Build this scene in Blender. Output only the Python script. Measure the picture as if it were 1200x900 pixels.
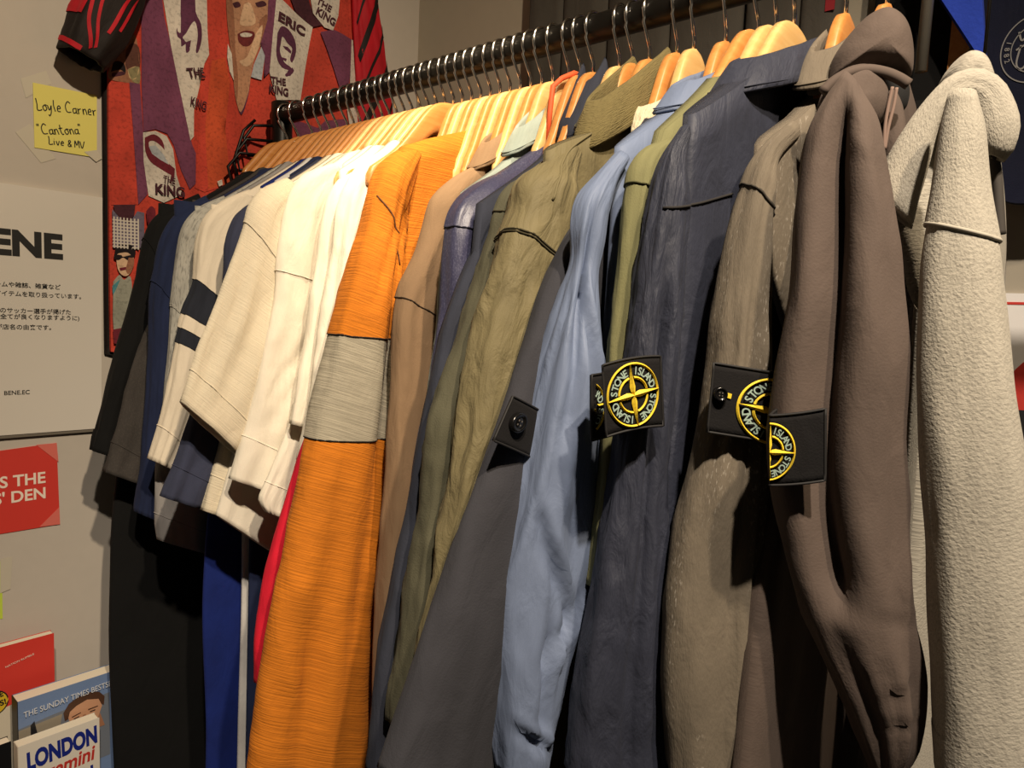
import bpy, math, random
import numpy as np
from mathutils import Vector, Matrix, noise

for o in list(bpy.data.objects): bpy.data.objects.remove(o)
scene = bpy.context.scene
COL = scene.collection
PI = math.pi

# ------------------------------------------------------------------ camera
CAM_LOC = (1.01003, -0.56917, 1.44303)
CAM_ROT = ((0.755931, 0.653056, 0.045666), (-0.096569, 0.042245, 0.994429), (0.647489, -0.756130, 0.095000))
cam_data = bpy.data.cameras.new('camera')
cam_data.sensor_width = 36.0
cam_data.lens = 818.0/1200*36
cam_data.clip_start = 0.01
cam = bpy.data.objects.new('camera', cam_data)
COL.objects.link(cam)
r0, r1, r2 = CAM_ROT
cam.matrix_world = Matrix(((r0[0], r1[0], r2[0], CAM_LOC[0]), (r0[1], r1[1], r2[1], CAM_LOC[1]), (r0[2], r1[2], r2[2], CAM_LOC[2]), (0, 0, 0, 1)))
scene.camera = cam

# ------------------------------------------------------------------ light and exposure
world = bpy.data.worlds.new('shop_ambient')
scene.world = world
world.use_nodes = True
bg = world.node_tree.nodes['Background']
bg.inputs['Color'].default_value = (1.0, 0.86, 0.70, 1)
bg.inputs['Strength'].default_value = 0.035

def spot(name, loc, aim, watts, color, cone, blend, radius):
    d = bpy.data.lights.new(name, 'SPOT')
    d.energy = watts; d.color = color; d.spot_size = math.radians(cone); d.spot_blend = blend; d.shadow_soft_size = radius
    o = bpy.data.objects.new(name, d); COL.objects.link(o)
    o.location = loc
    o.rotation_euler = (Vector(aim)-Vector(loc)).to_track_quat('-Z', 'Y').to_euler()
    return o
# ceiling track spots of the shop: a tight one over the white shirts, a wide one behind the viewer
spot('track_spot', (0.72, -0.34, 2.50), (0.44, -0.07, 1.62), 110, (1.0, 0.80, 0.53), 20, 1.0, 0.02)
spot('track_spot', (1.42, -0.55, 2.36), (0.25, -0.18, 1.45), 70, (1.0, 0.81, 0.58), 80, 1.0, 0.02)
spot('track_spot', (1.34, -0.74, 2.45), (0.86, -0.15, 1.35), 108, (1.0, 0.86, 0.70), 64, 1.0, 0.02)
vs = scene.view_settings
vs.view_transform = 'Standard'; vs.look = 'None'; vs.gamma = 1.0; vs.use_curve_mapping = False
vs.exposure = 0.0

# survey of the place in metres: hanger positions along the rail, sleeve outlines (near edge x,y,z, far edge x,y,z), flat shapes
HANGER_X = [0.071, 0.1, 0.134, 0.156, 0.176, 0.194, 0.2155, 0.2297, 0.2439, 0.2599, 0.2741, 0.2883, 0.3025, 0.3167, 0.3309, 0.3451, 0.3593, 0.3735, 0.3877, 0.4019, 0.4161, 0.4303, 0.4445, 0.4587, 0.4729, 0.4871, 0.5013, 0.5155, 0.5297, 0.5439, 0.5581, 0.5779, 0.5921, 0.607, 0.6359, 0.6501, 0.668, 0.695, 0.711, 0.74, 0.7675, 0.7817, 0.7959, 0.834, 0.862, 0.915]
SLEEVES = {
 'black_sweatshirt': {'st':[[0.1,-0.1437,1.5829,0.1,-0.135,1.5468],[0.1,-0.1596,1.5731,0.1,-0.1453,1.5338],[0.1,-0.175,1.5631,0.1,-0.1543,1.5203],[0.1,-0.1893,1.552,0.1,-0.1608,1.5058],[0.1,-0.2009,1.5386,0.1,-0.1661,1.4911],[0.1,-0.207,1.5223,0.1,-0.1713,1.4764],[0.1,-0.211,1.5056,0.1,-0.1765,1.4619],[0.1,-0.2142,1.4888,0.1,-0.1816,1.4474],[0.1,-0.2172,1.4721,0.1,-0.1863,1.4329],[0.1,-0.221,1.4555,0.1,-0.1905,1.4183],[0.1,-0.2251,1.439,0.1,-0.1942,1.4037],[0.1,-0.2294,1.4226,0.1,-0.198,1.3891],[0.1,-0.2339,1.4064,0.1,-0.2024,1.3748],[0.1,-0.2387,1.3903,0.1,-0.2075,1.3608],[0.1,-0.2432,1.3743,0.1,-0.2131,1.3471],[0.1,-0.2474,1.3582,0.1,-0.2186,1.3335],[0.1,-0.2513,1.342,0.1,-0.2238,1.3198],[0.1,-0.2551,1.3259,0.1,-0.2289,1.3062],[0.1,-0.2588,1.3099,0.1,-0.2337,1.2926],[0.1,-0.2624,1.2938,0.1,-0.2382,1.2788],[0.1,-0.2659,1.2778,0.1,-0.2423,1.2649],[0.1,-0.2694,1.2618,0.1,-0.2462,1.2511]],'b':0.012,'n':[1.0,-0.0]},
 'charcoal_tee': {'st':[[0.134,-0.1766,1.5382,0.134,-0.1519,1.5237],[0.134,-0.1828,1.5238,0.134,-0.1579,1.5093],[0.134,-0.1885,1.5094,0.134,-0.1633,1.4949],[0.134,-0.1939,1.4951,0.134,-0.1676,1.4802],[0.134,-0.1989,1.4807,0.134,-0.1714,1.4655],[0.134,-0.2031,1.4662,0.134,-0.175,1.4508],[0.134,-0.2068,1.4516,0.134,-0.1784,1.4361],[0.134,-0.2106,1.4371,0.134,-0.1817,1.4214],[0.134,-0.215,1.4228,0.134,-0.1848,1.4067],[0.134,-0.2201,1.4089,0.134,-0.1878,1.3921],[0.134,-0.2256,1.3951,0.134,-0.1907,1.3774],[0.134,-0.2309,1.3815,0.134,-0.1936,1.3628],[0.134,-0.2357,1.3677,0.134,-0.1965,1.3482],[0.134,-0.2397,1.3536,0.134,-0.1993,1.3336],[0.134,-0.2432,1.3395,0.134,-0.2021,1.3191],[0.134,-0.2463,1.3253,0.134,-0.2049,1.3045],[0.134,-0.2494,1.3111,0.134,-0.2075,1.29],[0.134,-0.2526,1.297,0.134,-0.2101,1.2755],[0.134,-0.2562,1.2831,0.134,-0.2133,1.2611],[0.134,-0.2599,1.2693,0.134,-0.2175,1.2473],[0.134,-0.2638,1.2556,0.134,-0.2227,1.234],[0.134,-0.2676,1.2419,0.134,-0.2279,1.2208]],'b':0.012,'n':[1.0,-0.0]},
 'navy_sweatshirt': {'st':[[0.156,-0.1612,1.5716,0.156,-0.1459,1.5446],[0.156,-0.1781,1.5596,0.156,-0.158,1.5294],[0.156,-0.193,1.5461,0.156,-0.1684,1.5136],[0.156,-0.2048,1.5302,0.156,-0.1761,1.4968],[0.156,-0.2123,1.5126,0.156,-0.1822,1.4797],[0.156,-0.2161,1.4941,0.156,-0.1866,1.4623],[0.156,-0.2194,1.4756,0.156,-0.1896,1.4447],[0.156,-0.2229,1.4572,0.156,-0.192,1.4271],[0.156,-0.2247,1.4386,0.156,-0.1938,1.4094],[0.156,-0.225,1.42,0.156,-0.1953,1.3917],[0.156,-0.2252,1.4013,0.156,-0.1965,1.3739],[0.156,-0.226,1.3825,0.156,-0.1975,1.3561],[0.156,-0.227,1.3637,0.156,-0.1984,1.3383],[0.156,-0.2282,1.3449,0.156,-0.1994,1.3204],[0.156,-0.2294,1.326,0.156,-0.2005,1.3024],[0.156,-0.2308,1.3072,0.156,-0.2014,1.2844],[0.156,-0.2324,1.2883,0.156,-0.2024,1.2664],[0.156,-0.2341,1.2694,0.156,-0.204,1.2484],[0.156,-0.2359,1.2505,0.156,-0.2066,1.2308],[0.156,-0.2379,1.2317,0.156,-0.2105,1.2135],[0.156,-0.2401,1.2129,0.156,-0.2149,1.1966],[0.156,-0.2423,1.1941,0.156,-0.2193,1.1797]],'b':0.011,'n':[1.0,-0.0]},
 'heather_tee': {'st':[[0.176,-0.148,1.5725,0.176,-0.1394,1.542],[0.176,-0.1619,1.5647,0.176,-0.1487,1.5311],[0.176,-0.175,1.5563,0.176,-0.1568,1.5197],[0.176,-0.186,1.5455,0.176,-0.1622,1.5072],[0.176,-0.1943,1.533,0.176,-0.1665,1.4944],[0.176,-0.1989,1.5192,0.176,-0.1701,1.4816],[0.176,-0.2015,1.5051,0.176,-0.1731,1.4688],[0.176,-0.2038,1.491,0.176,-0.1752,1.4559],[0.176,-0.206,1.4769,0.176,-0.1767,1.4429],[0.176,-0.2079,1.4627,0.176,-0.1779,1.4298],[0.176,-0.2095,1.4486,0.176,-0.1792,1.4168],[0.176,-0.2107,1.4344,0.176,-0.1808,1.4038],[0.176,-0.2114,1.4202,0.176,-0.1823,1.3908],[0.176,-0.2121,1.406,0.176,-0.1839,1.3778],[0.176,-0.213,1.3917,0.176,-0.1854,1.3648],[0.176,-0.2141,1.3775,0.176,-0.1868,1.3518],[0.176,-0.2153,1.3632,0.176,-0.1883,1.3388],[0.176,-0.2165,1.3489,0.176,-0.1898,1.3258],[0.176,-0.2178,1.3347,0.176,-0.1917,1.3128],[0.176,-0.2192,1.3204,0.176,-0.194,1.3],[0.176,-0.2208,1.3061,0.176,-0.1967,1.2873],[0.176,-0.2224,1.2919,0.176,-0.1994,1.2746]],'b':0.008,'n':[1.0,-0.0]},
 'curled_tee': {'st':[[0.194,-0.1564,1.5,0.194,-0.1153,1.4834],[0.194,-0.1634,1.4843,0.194,-0.1205,1.4671],[0.194,-0.1704,1.4688,0.194,-0.1258,1.4509],[0.194,-0.177,1.4532,0.194,-0.1304,1.4346],[0.194,-0.1831,1.4377,0.194,-0.1339,1.4182],[0.194,-0.1887,1.4221,0.194,-0.1366,1.4017],[0.194,-0.1941,1.4065,0.194,-0.139,1.3851],[0.194,-0.1995,1.391,0.194,-0.1417,1.3686],[0.194,-0.2049,1.3757,0.194,-0.1449,1.3523],[0.194,-0.21,1.3604,0.194,-0.1484,1.336],[0.194,-0.2148,1.345,0.194,-0.1516,1.3198],[0.194,-0.2191,1.3296,0.194,-0.1541,1.3034],[0.194,-0.223,1.3141,0.194,-0.1562,1.2869],[0.194,-0.2266,1.2985,0.194,-0.1582,1.2703],[0.194,-0.2299,1.2829,0.194,-0.1604,1.2539],[0.194,-0.2327,1.2672,0.194,-0.1631,1.2375],[0.194,-0.2349,1.2513,0.194,-0.1662,1.2214],[0.194,-0.2362,1.2351,0.194,-0.1692,1.2052],[0.194,-0.2368,1.2188,0.194,-0.1717,1.1889],[0.194,-0.2369,1.2024,0.194,-0.174,1.1725],[0.194,-0.236,1.1857,0.194,-0.1761,1.1561],[0.194,-0.2341,1.1688,0.194,-0.1783,1.1397]],'b':0.008,'n':[1.0,-0.0]},
 'striped_jersey': {'st':[[0.2155,-0.1363,1.5786,0.2155,-0.128,1.5542],[0.2155,-0.1527,1.5698,0.2155,-0.137,1.5399],[0.2155,-0.1681,1.5601,0.2155,-0.1451,1.5256],[0.2155,-0.1814,1.5483,0.2155,-0.1509,1.5108],[0.2155,-0.1913,1.5342,0.2155,-0.1552,1.4959],[0.2155,-0.1965,1.5185,0.2155,-0.1592,1.4809],[0.2155,-0.1996,1.5024,0.2155,-0.1636,1.4661],[0.2155,-0.2004,1.4863,0.2155,-0.1673,1.4513],[0.2155,-0.2014,1.4702,0.2155,-0.1699,1.4364],[0.2155,-0.2056,1.4544,0.2155,-0.1719,1.4213],[0.2155,-0.2116,1.4392,0.2155,-0.1741,1.4063],[0.2155,-0.2163,1.4238,0.2155,-0.1763,1.3913],[0.2155,-0.2191,1.4079,0.2155,-0.1791,1.3764],[0.2155,-0.2215,1.392,0.2155,-0.183,1.3618],[0.2155,-0.2245,1.3762,0.2155,-0.1875,1.3475],[0.2155,-0.2276,1.3604,0.2155,-0.1921,1.3333],[0.2155,-0.2307,1.3448,0.2155,-0.1968,1.3193],[0.2155,-0.2339,1.3291,0.2155,-0.2018,1.3054],[0.2155,-0.2373,1.3136,0.2155,-0.2073,1.2919],[0.2155,-0.2412,1.2983,0.2155,-0.2133,1.2788],[0.2155,-0.2458,1.2833,0.2155,-0.2196,1.2659],[0.2155,-0.2506,1.2686,0.2155,-0.2257,1.2532]],'b':0.01,'n':[1.0,-0.0]},
 'navy_tee': {'st':[[0.2741,-0.1544,1.5615,0.2741,-0.1349,1.5401],[0.2741,-0.1706,1.5516,0.2741,-0.1404,1.524],[0.2741,-0.183,1.5385,0.2741,-0.1456,1.5082],[0.2741,-0.1901,1.5228,0.2741,-0.1493,1.4924],[0.2741,-0.1942,1.5065,0.2741,-0.1515,1.4764],[0.2741,-0.1953,1.4901,0.2741,-0.1534,1.4605],[0.2741,-0.1969,1.4736,0.2741,-0.1554,1.4446],[0.2741,-0.1995,1.4572,0.2741,-0.1575,1.4287],[0.2741,-0.2025,1.4409,0.2741,-0.1597,1.4128],[0.2741,-0.206,1.4247,0.2741,-0.1623,1.3969],[0.2741,-0.2102,1.4087,0.2741,-0.1652,1.3812],[0.2741,-0.2145,1.3928,0.2741,-0.1685,1.3655],[0.2741,-0.2186,1.3769,0.2741,-0.1721,1.35],[0.2741,-0.2226,1.361,0.2741,-0.1759,1.3346],[0.2741,-0.2266,1.3452,0.2741,-0.1801,1.3193],[0.2741,-0.2308,1.3296,0.2741,-0.1846,1.3043],[0.2741,-0.2351,1.314,0.2741,-0.1896,1.2895],[0.2741,-0.2395,1.2987,0.2741,-0.1948,1.275],[0.2741,-0.2444,1.2835,0.2741,-0.2002,1.2606],[0.2741,-0.2499,1.2688,0.2741,-0.2058,1.2465],[0.2741,-0.2557,1.2544,0.2741,-0.2115,1.2325],[0.2741,-0.2615,1.2401,0.2741,-0.2171,1.2187]],'b':0.011,'n':[1.0,-0.0]},
 'low_cream_tee': {'st':[[0.2883,-0.1456,1.4981,0.2883,-0.1214,1.4831],[0.2883,-0.1491,1.4844,0.2883,-0.1236,1.4692],[0.2883,-0.1525,1.4706,0.2883,-0.1258,1.4554],[0.2883,-0.156,1.457,0.2883,-0.128,1.4415],[0.2883,-0.1598,1.4434,0.2883,-0.1304,1.4277],[0.2883,-0.1641,1.43,0.2883,-0.1331,1.4139],[0.2883,-0.1687,1.4168,0.2883,-0.1359,1.4002],[0.2883,-0.1735,1.4037,0.2883,-0.1389,1.3866],[0.2883,-0.1782,1.3906,0.2883,-0.142,1.3731],[0.2883,-0.1827,1.3775,0.2883,-0.1454,1.3596],[0.2883,-0.1871,1.3645,0.2883,-0.1493,1.3464],[0.2883,-0.1914,1.3516,0.2883,-0.1533,1.3332],[0.2883,-0.1956,1.3387,0.2883,-0.1572,1.3201],[0.2883,-0.1996,1.3257,0.2883,-0.1607,1.307],[0.2883,-0.2032,1.3127,0.2883,-0.1642,1.2938],[0.2883,-0.2067,1.2997,0.2883,-0.1674,1.2806],[0.2883,-0.21,1.2867,0.2883,-0.1703,1.2674],[0.2883,-0.2132,1.2737,0.2883,-0.1724,1.2539],[0.2883,-0.2162,1.2607,0.2883,-0.1741,1.2404],[0.2883,-0.2192,1.2477,0.2883,-0.1763,1.227],[0.2883,-0.2224,1.2349,0.2883,-0.1792,1.2138],[0.2883,-0.2256,1.222,0.2883,-0.1823,1.2008]],'b':0.012,'n':[1.0,-0.0]},
 'shaded_cream_tee': {'st':[[0.3025,-0.1446,1.4988,0.3025,-0.0899,1.4846],[0.3025,-0.1478,1.4849,0.3025,-0.0913,1.4689],[0.3025,-0.151,1.4711,0.3025,-0.0927,1.4531],[0.3025,-0.1542,1.4572,0.3025,-0.0941,1.4373],[0.3025,-0.1574,1.4435,0.3025,-0.0955,1.4215],[0.3025,-0.1606,1.4297,0.3025,-0.0972,1.4058],[0.3025,-0.1639,1.416,0.3025,-0.0991,1.39],[0.3025,-0.1673,1.4024,0.3025,-0.1012,1.3742],[0.3025,-0.1707,1.3889,0.3025,-0.1035,1.3585],[0.3025,-0.1741,1.3754,0.3025,-0.106,1.3429],[0.3025,-0.1775,1.3619,0.3025,-0.1085,1.3272],[0.3025,-0.1809,1.3485,0.3025,-0.111,1.3116],[0.3025,-0.1842,1.3351,0.3025,-0.1136,1.296],[0.3025,-0.1875,1.3217,0.3025,-0.1164,1.2805],[0.3025,-0.1908,1.3084,0.3025,-0.1195,1.2651],[0.3025,-0.1943,1.2952,0.3025,-0.1229,1.2498],[0.3025,-0.1978,1.2821,0.3025,-0.1266,1.2347],[0.3025,-0.2016,1.2691,0.3025,-0.1308,1.2198],[0.3025,-0.2055,1.2563,0.3025,-0.1357,1.2054],[0.3025,-0.2093,1.2435,0.3025,-0.1419,1.1917],[0.3025,-0.2132,1.2307,0.3025,-0.149,1.1787],[0.3025,-0.2172,1.2181,0.3025,-0.1561,1.1659]],'b':0.008,'n':[1.0,-0.0]},
 'cream_tee': {'st':[[0.3167,-0.1486,1.5808,0.3167,-0.122,1.5583],[0.3167,-0.1619,1.5733,0.3167,-0.127,1.5444],[0.3167,-0.1744,1.5654,0.3167,-0.1318,1.5306],[0.3167,-0.1847,1.5555,0.3167,-0.1353,1.5168],[0.3167,-0.1912,1.5437,0.3167,-0.1378,1.503],[0.3167,-0.1944,1.5312,0.3167,-0.14,1.4892],[0.3167,-0.1972,1.5187,0.3167,-0.1421,1.4755],[0.3167,-0.2011,1.5063,0.3167,-0.144,1.4617],[0.3167,-0.2055,1.4942,0.3167,-0.1457,1.4479],[0.3167,-0.2099,1.4821,0.3167,-0.1477,1.4342],[0.3167,-0.2141,1.4701,0.3167,-0.15,1.4205],[0.3167,-0.2184,1.4581,0.3167,-0.1525,1.4068],[0.3167,-0.2226,1.4462,0.3167,-0.1551,1.3932],[0.3167,-0.2271,1.4345,0.3167,-0.1577,1.3796],[0.3167,-0.2318,1.4229,0.3167,-0.1601,1.366],[0.3167,-0.2366,1.4114,0.3167,-0.1631,1.3526],[0.3167,-0.2409,1.3999,0.3167,-0.1666,1.3393],[0.3167,-0.2447,1.3882,0.3167,-0.1705,1.3262],[0.3167,-0.2484,1.3766,0.3167,-0.1759,1.3138],[0.3167,-0.252,1.365,0.3167,-0.1839,1.3032],[0.3167,-0.2554,1.3534,0.3167,-0.1934,1.2939],[0.3167,-0.2587,1.3418,0.3167,-0.2027,1.2848]],'b':0.012,'n':[1.0,-0.0]},
 'white_tee': {'st':[[0.3309,-0.0989,1.6044,0.3309,-0.0785,1.5836],[0.3309,-0.1191,1.5949,0.3309,-0.0831,1.5657],[0.3309,-0.1369,1.5834,0.3309,-0.0873,1.5483],[0.3309,-0.1491,1.568,0.3309,-0.0899,1.531],[0.3309,-0.1555,1.5508,0.3309,-0.0918,1.5138],[0.3309,-0.1597,1.5335,0.3309,-0.0934,1.4967],[0.3309,-0.1631,1.5162,0.3309,-0.0952,1.4795],[0.3309,-0.1659,1.4989,0.3309,-0.0971,1.4623],[0.3309,-0.1683,1.4815,0.3309,-0.099,1.4452],[0.3309,-0.1704,1.4642,0.3309,-0.101,1.428],[0.3309,-0.1727,1.4469,0.3309,-0.1031,1.4108],[0.3309,-0.1758,1.4296,0.3309,-0.1053,1.3937],[0.3309,-0.1793,1.4125,0.3309,-0.1076,1.3765],[0.3309,-0.183,1.3955,0.3309,-0.1101,1.3594],[0.3309,-0.1865,1.3784,0.3309,-0.1127,1.3424],[0.3309,-0.1899,1.3614,0.3309,-0.1156,1.3253],[0.3309,-0.1934,1.3445,0.3309,-0.1191,1.3085],[0.3309,-0.1971,1.3277,0.3309,-0.1234,1.292],[0.3309,-0.2008,1.3109,0.3309,-0.1287,1.2759],[0.3309,-0.2049,1.2943,0.3309,-0.1352,1.2605],[0.3309,-0.2097,1.2781,0.3309,-0.143,1.2459],[0.3309,-0.2147,1.262,0.3309,-0.1511,1.2317]],'b':0.012,'n':[1.0,-0.0]},
 'folded_white_tee': {'st':[[0.3735,-0.0905,1.6019,0.3735,-0.0691,1.5813],[0.3735,-0.1056,1.5924,0.3735,-0.0739,1.5676],[0.3735,-0.1187,1.5816,0.3735,-0.0787,1.5542],[0.3735,-0.1287,1.5691,0.3735,-0.0827,1.541],[0.3735,-0.1347,1.5556,0.3735,-0.0859,1.5278],[0.3735,-0.1384,1.5418,0.3735,-0.0887,1.5146],[0.3735,-0.1412,1.528,0.3735,-0.0913,1.5015],[0.3735,-0.1435,1.5142,0.3735,-0.0938,1.4883],[0.3735,-0.145,1.5004,0.3735,-0.0963,1.4752],[0.3735,-0.1464,1.4866,0.3735,-0.0985,1.4622],[0.3735,-0.1479,1.4727,0.3735,-0.1007,1.4491],[0.3735,-0.1493,1.4589,0.3735,-0.1029,1.436],[0.3735,-0.1506,1.4451,0.3735,-0.1053,1.423],[0.3735,-0.1521,1.4312,0.3735,-0.1075,1.41],[0.3735,-0.1539,1.4174,0.3735,-0.1097,1.3969],[0.3735,-0.1563,1.4037,0.3735,-0.1126,1.384],[0.3735,-0.1593,1.3901,0.3735,-0.1165,1.3714],[0.3735,-0.1623,1.3765,0.3735,-0.1215,1.3592],[0.3735,-0.1651,1.3629,0.3735,-0.1273,1.3475],[0.3735,-0.1677,1.3493,0.3735,-0.1335,1.3359],[0.3735,-0.1703,1.3358,0.3735,-0.1397,1.3246],[0.3735,-0.1728,1.3223,0.3735,-0.1457,1.3132]],'b':0.01,'n':[1.0,-0.0]},
 'curl_white_tee': {'st':[[0.3593,-0.1172,1.5001,0.3593,-0.0837,1.4848],[0.3593,-0.1203,1.4864,0.3593,-0.0865,1.4709],[0.3593,-0.1234,1.4728,0.3593,-0.0892,1.457],[0.3593,-0.1264,1.4592,0.3593,-0.0919,1.4431],[0.3593,-0.1295,1.4456,0.3593,-0.0946,1.4293],[0.3593,-0.1326,1.432,0.3593,-0.0974,1.4155],[0.3593,-0.1355,1.4185,0.3593,-0.1,1.4017],[0.3593,-0.1383,1.405,0.3593,-0.1025,1.3879],[0.3593,-0.1412,1.3915,0.3593,-0.105,1.3741],[0.3593,-0.1444,1.3782,0.3593,-0.1076,1.3604],[0.3593,-0.1482,1.365,0.3593,-0.1105,1.3468],[0.3593,-0.1525,1.3521,0.3593,-0.1139,1.3333],[0.3593,-0.1572,1.3394,0.3593,-0.1178,1.32],[0.3593,-0.1621,1.3268,0.3593,-0.1221,1.3069],[0.3593,-0.1671,1.3144,0.3593,-0.1265,1.2939],[0.3593,-0.1724,1.3022,0.3593,-0.1307,1.2809],[0.3593,-0.1778,1.2902,0.3593,-0.1347,1.268],[0.3593,-0.1833,1.2783,0.3593,-0.1388,1.2551],[0.3593,-0.1887,1.2665,0.3593,-0.1433,1.2425],[0.3593,-0.1945,1.255,0.3593,-0.1492,1.2307],[0.3593,-0.1984,1.2428,0.3593,-0.159,1.222],[0.3593,-0.1921,1.2296,0.3593,-0.1732,1.22]],'b':0.006,'n':[1.0,-0.0]},
 'bright_white_tee': {'st':[[0.4019,-0.0945,1.6088,0.4019,-0.0642,1.5978],[0.4019,-0.1109,1.5966,0.4019,-0.0707,1.5821],[0.4019,-0.1232,1.5826,0.4019,-0.077,1.5666],[0.4019,-0.1309,1.5673,0.4019,-0.0812,1.5511],[0.4019,-0.1362,1.5518,0.4019,-0.084,1.5356],[0.4019,-0.1397,1.5363,0.4019,-0.0863,1.5201],[0.4019,-0.142,1.5207,0.4019,-0.0886,1.5047],[0.4019,-0.1436,1.5051,0.4019,-0.0913,1.4894],[0.4019,-0.1454,1.4896,0.4019,-0.094,1.474],[0.4019,-0.1478,1.474,0.4019,-0.0966,1.4587],[0.4019,-0.1504,1.4585,0.4019,-0.0993,1.4433],[0.4019,-0.1529,1.443,0.4019,-0.102,1.428],[0.4019,-0.155,1.4275,0.4019,-0.1047,1.4128],[0.4019,-0.1569,1.4119,0.4019,-0.1073,1.3975],[0.4019,-0.159,1.3964,0.4019,-0.1095,1.3822],[0.4019,-0.1614,1.3809,0.4019,-0.1112,1.3669],[0.4019,-0.164,1.3655,0.4019,-0.113,1.3515],[0.4019,-0.1667,1.3502,0.4019,-0.1155,1.3363],[0.4019,-0.1696,1.3349,0.4019,-0.1193,1.3214],[0.4019,-0.1727,1.3197,0.4019,-0.125,1.3072],[0.4019,-0.1759,1.3045,0.4019,-0.1315,1.2935],[0.4019,-0.1791,1.2894,0.4019,-0.1379,1.2799]],'b':0.012,'n':[1.0,-0.0]},
 'red_longsleeve': {'st':[[0.4161,-0.1252,1.4981,0.4161,-0.0882,1.4931],[0.4161,-0.1308,1.477,0.4161,-0.0919,1.4713],[0.4161,-0.1363,1.456,0.4161,-0.0955,1.4496],[0.4161,-0.1422,1.4353,0.4161,-0.0992,1.4279],[0.4161,-0.1486,1.4148,0.4161,-0.1031,1.4063],[0.4161,-0.1555,1.3945,0.4161,-0.107,1.3847],[0.4161,-0.1626,1.3746,0.4161,-0.111,1.3632],[0.4161,-0.1699,1.355,0.4161,-0.1157,1.342],[0.4161,-0.1776,1.3357,0.4161,-0.1219,1.3212],[0.4161,-0.1854,1.3167,0.4161,-0.1291,1.301],[0.4161,-0.1927,1.2978,0.4161,-0.1355,1.2807],[0.4161,-0.1986,1.2785,0.4161,-0.1397,1.2597],[0.4161,-0.2044,1.2594,0.4161,-0.1424,1.2384],[0.4161,-0.21,1.2403,0.4161,-0.145,1.2171],[0.4161,-0.2155,1.2213,0.4161,-0.1476,1.1957],[0.4161,-0.2209,1.2024,0.4161,-0.15,1.1743],[0.4161,-0.2257,1.1834,0.4161,-0.1526,1.153],[0.4161,-0.2295,1.164,0.4161,-0.1558,1.1318],[0.4161,-0.2323,1.1442,0.4161,-0.1596,1.111],[0.4161,-0.2339,1.1239,0.4161,-0.1631,1.0901],[0.4161,-0.2339,1.1029,0.4161,-0.1653,1.0686],[0.4161,-0.2337,1.0817,0.4161,-0.167,1.0469]],'b':0.008,'n':[1.0,-0.0]},
 'colour_block_shirt': {'st':[[0.4587,-0.1008,1.609,0.4587,-0.0851,1.5991],[0.4587,-0.1299,1.5849,0.4587,-0.1003,1.5687],[0.4587,-0.1425,1.5561,0.4587,-0.109,1.5387],[0.4587,-0.1496,1.5269,0.4587,-0.1137,1.509],[0.4587,-0.1592,1.4984,0.4587,-0.1158,1.479],[0.4587,-0.1683,1.4699,0.4587,-0.1186,1.4492],[0.4587,-0.1771,1.4417,0.4587,-0.1186,1.4192],[0.4587,-0.1853,1.4136,0.4587,-0.1173,1.3891],[0.4587,-0.1922,1.3853,0.4587,-0.1174,1.359],[0.4587,-0.1991,1.3572,0.4587,-0.1182,1.3288],[0.4587,-0.2058,1.3292,0.4587,-0.1194,1.2986],[0.4587,-0.2124,1.3014,0.4587,-0.1201,1.2681],[0.4587,-0.2189,1.2737,0.4587,-0.1205,1.2374],[0.4587,-0.2254,1.2462,0.4587,-0.1228,1.207],[0.4587,-0.2317,1.2189,0.4587,-0.1275,1.1774],[0.4587,-0.2382,1.1918,0.4587,-0.1333,1.1484],[0.4587,-0.2444,1.1648,0.4587,-0.1322,1.1167],[0.4587,-0.2496,1.1375,0.4587,-0.1302,1.0844],[0.4587,-0.2542,1.1099,0.4587,-0.1279,1.0515],[0.4587,-0.2584,1.0823,0.4587,-0.1252,1.0181],[0.4587,-0.2623,1.0544,0.4587,-0.122,0.984],[0.4587,-0.2661,1.0266,0.4587,-0.1187,0.9494]],'b':0.026,'n':[1.0,-0.0]},
 'taupe_jacket': {'st':[[0.5155,-0.058,1.5915,0.5155,-0.0521,1.5644],[0.5155,-0.091,1.5718,0.5155,-0.0674,1.5349],[0.5155,-0.115,1.5474,0.5155,-0.0764,1.5068],[0.5155,-0.1242,1.5195,0.5155,-0.0833,1.4798],[0.5155,-0.1333,1.4919,0.5155,-0.088,1.4528],[0.5155,-0.1484,1.4664,0.5155,-0.09,1.4254],[0.5155,-0.1547,1.4395,0.5155,-0.0921,1.3982],[0.5155,-0.1556,1.4118,0.5155,-0.0944,1.3712],[0.5155,-0.1565,1.384,0.5155,-0.097,1.3441],[0.5155,-0.1579,1.356,0.5155,-0.0998,1.3171],[0.5155,-0.1589,1.3278,0.5155,-0.1034,1.2901],[0.5155,-0.1591,1.2993,0.5155,-0.1078,1.2635],[0.5155,-0.1599,1.2707,0.5155,-0.1121,1.2369],[0.5155,-0.1616,1.2422,0.5155,-0.1157,1.21],[0.5155,-0.1632,1.2135,0.5155,-0.1189,1.183],[0.5155,-0.1647,1.1847,0.5155,-0.1223,1.1561],[0.5155,-0.1658,1.1556,0.5155,-0.1259,1.1293],[0.5155,-0.1665,1.1261,0.5155,-0.1292,1.1023],[0.5155,-0.1668,1.0963,0.5155,-0.1312,1.0746],[0.5155,-0.1669,1.0663,0.5155,-0.1324,1.0464],[0.5155,-0.1668,1.0359,0.5155,-0.1344,1.0185],[0.5155,-0.1665,1.0052,0.5155,-0.137,0.9907]],'b':0.014,'n':[1.0,-0.0]},
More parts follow.
